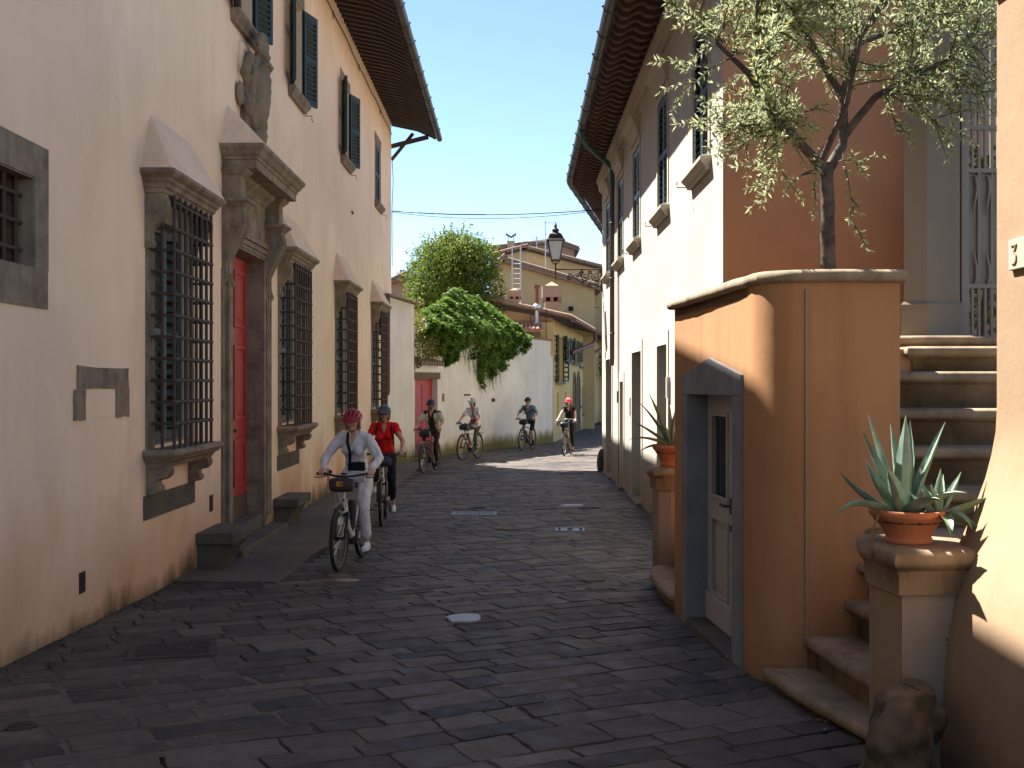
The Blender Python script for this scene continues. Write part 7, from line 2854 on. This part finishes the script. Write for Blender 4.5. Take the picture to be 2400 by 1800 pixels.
def cyclist(front, head, spec_b, spec_r):
    h = Vector(head).normalized()
    rotz = math.atan2(h.y, h.x)
    ox, oy = front[0] - h.x * WB, front[1] - h.y * WB
    z = min(g(oy), g(front[1])) + .004
    if 'crank' not in spec_b: spec_b['crank'] = 0
    bicycle(origin=(ox, oy, z), rotz=rotz, **spec_b)
    rider(origin=(ox, oy, z), rotz=rotz, crank=spec_b['crank'], **spec_r)


# s = +1 is the rider's left (right side of the picture when riding towards the viewer)
cyclist((-1.92, 12.35), (-.10, -1), dict(label='white step-through electric bicycle ridden by the woman in white', frame_m=MAT['bike_white'], step=True, bag_m='brown_bag', crank=R(70), bag_logo=True),
        dict(label='woman in white linen shirt and trousers with crimson helmet on the front bicycle', skin=MAT['skin'], shirt_m=MAT['white_cloth'], trousers_m=MAT['white_cloth'], shoe_m=MAT['white_shoe'], helmet_m=MAT['helmet_red'], hair=MAT['hair_blond'], sleeves='long', legs='wide', voxel=.009, lean=.20, glasses='clear', shirt_drop=.05, bag=('black crossbody bag on the woman in white', MAT['black_cloth'], -.06, .02), head_pitch=R(8)))
cyclist((-1.95, 16.58), (.05, -1), dict(label='white electric bicycle ridden by the woman in the red top', frame_m=MAT['bike_white'], step=True, bag_m='navy_bag', crank=R(65)),
        dict(label='woman in a red top and black trousers with slate helmet and sunglasses', skin=MAT['skin_tan'], shirt_m=MAT['red_cloth'], trousers_m=MAT['black_cloth'], shoe_m=MAT['white_shoe'], helmet_m=MAT['helmet_grey'], hair=MAT['hair_blond'], sleeves='short', legs='crop', voxel=.010, lean=.16, glasses='sun', backpack='black backpack with straps over the red top'))
cyclist((-2.155, 27.05), (-.22, -1), dict(label='copper brown electric bicycle by the red garden door', frame_m=MAT['bike_copper'], step=False, bag_m='navy_bag', crank=R(80)),
        dict(label='bearded man in an open cream shirt over dark green with navy helmet', skin=MAT['skin'], shirt_m=MAT['green_cloth'], trousers_m=MAT['brown_cloth'], shoe_m=MAT['black_cloth'], helmet_m=MAT['helmet_navy'], hair=MAT['hair_red'], beard=MAT['hair_red'], open_shirt=MAT['cream_cloth'], sleeves='short', legs='long', voxel=.013, lean=.18, female=False, head_pitch=R(8)))
cyclist((-1.435, 32.1), (-.42, -1), dict(label='white and red bicycle with rear rack in front of the garden wall', frame_m=MAT['bike_white'], step=False, bag_m='navy_bag', crank=R(110), rack=True, accent=MAT['bike_red']),
        dict(label='woman in a loose white blouse and olive trousers with pale helmet', skin=MAT['skin_tan'], shirt_m=MAT['white_cloth'], trousers_m=MAT['olive_cloth'], shoe_m=MAT['tan_leather'], helmet_m=MAT['helmet_pale'], hair=MAT['hair_brown'], sleeves='half', legs='long', voxel=.013, lean=.14, glasses='sun', shirt_drop=.05, bag=('small brown leather bag on the woman in the white blouse', MAT['tan_leather'], .06, .03)))
cyclist((.34, 37.5), (-.36, -1), dict(label='dark grey electric bicycle beside the stained garden wall corner', frame_m=MAT['bike_grey'], step=False, bag_m='black', crank=R(60)),
        dict(label='man in slate blue polo and black shorts with dark helmet', skin=MAT['skin_tan'], shirt_m=MAT['blue_cloth'], trousers_m=MAT['black_cloth'], shoe_m=MAT['black_cloth'], helmet_m=MAT['helmet_black'], hair=MAT['hair_dark'], sleeves='half', legs='short', voxel=.013, lean=.22, glasses='sun', female=False, sock=MAT['black_cloth'], backpack='black backpack on the man in the blue polo'))
cyclist((1.62, 34.5), (-.25, -1), dict(label='dark yellow electric bicycle in front of the yellow house', frame_m=MAT['bike_yellow'], step=False, bag_m='navy_bag', crank=R(85)),
        dict(label='woman in black top and black trousers with white sash and red helmet', skin=MAT['skin'], shirt_m=MAT['black_cloth'], trousers_m=MAT['black_cloth'], shoe_m=MAT['tan_leather'], helmet_m=MAT['helmet_red2'], hair=MAT['hair_red'], sleeves='short', legs='long', voxel=.013, lean=.08, belt=MAT['white_cloth'], tail=1))

for n_ in ('garden_wall', 'corner_wall', 'courtyard_wall', 'street_wall', 'landing_slab', 'terrace'):
    if n_ in bpy.data.objects:
        bpy.data.objects[n_]['kind'] = 'thing'
bpy.data.scenes.remove(TMP)
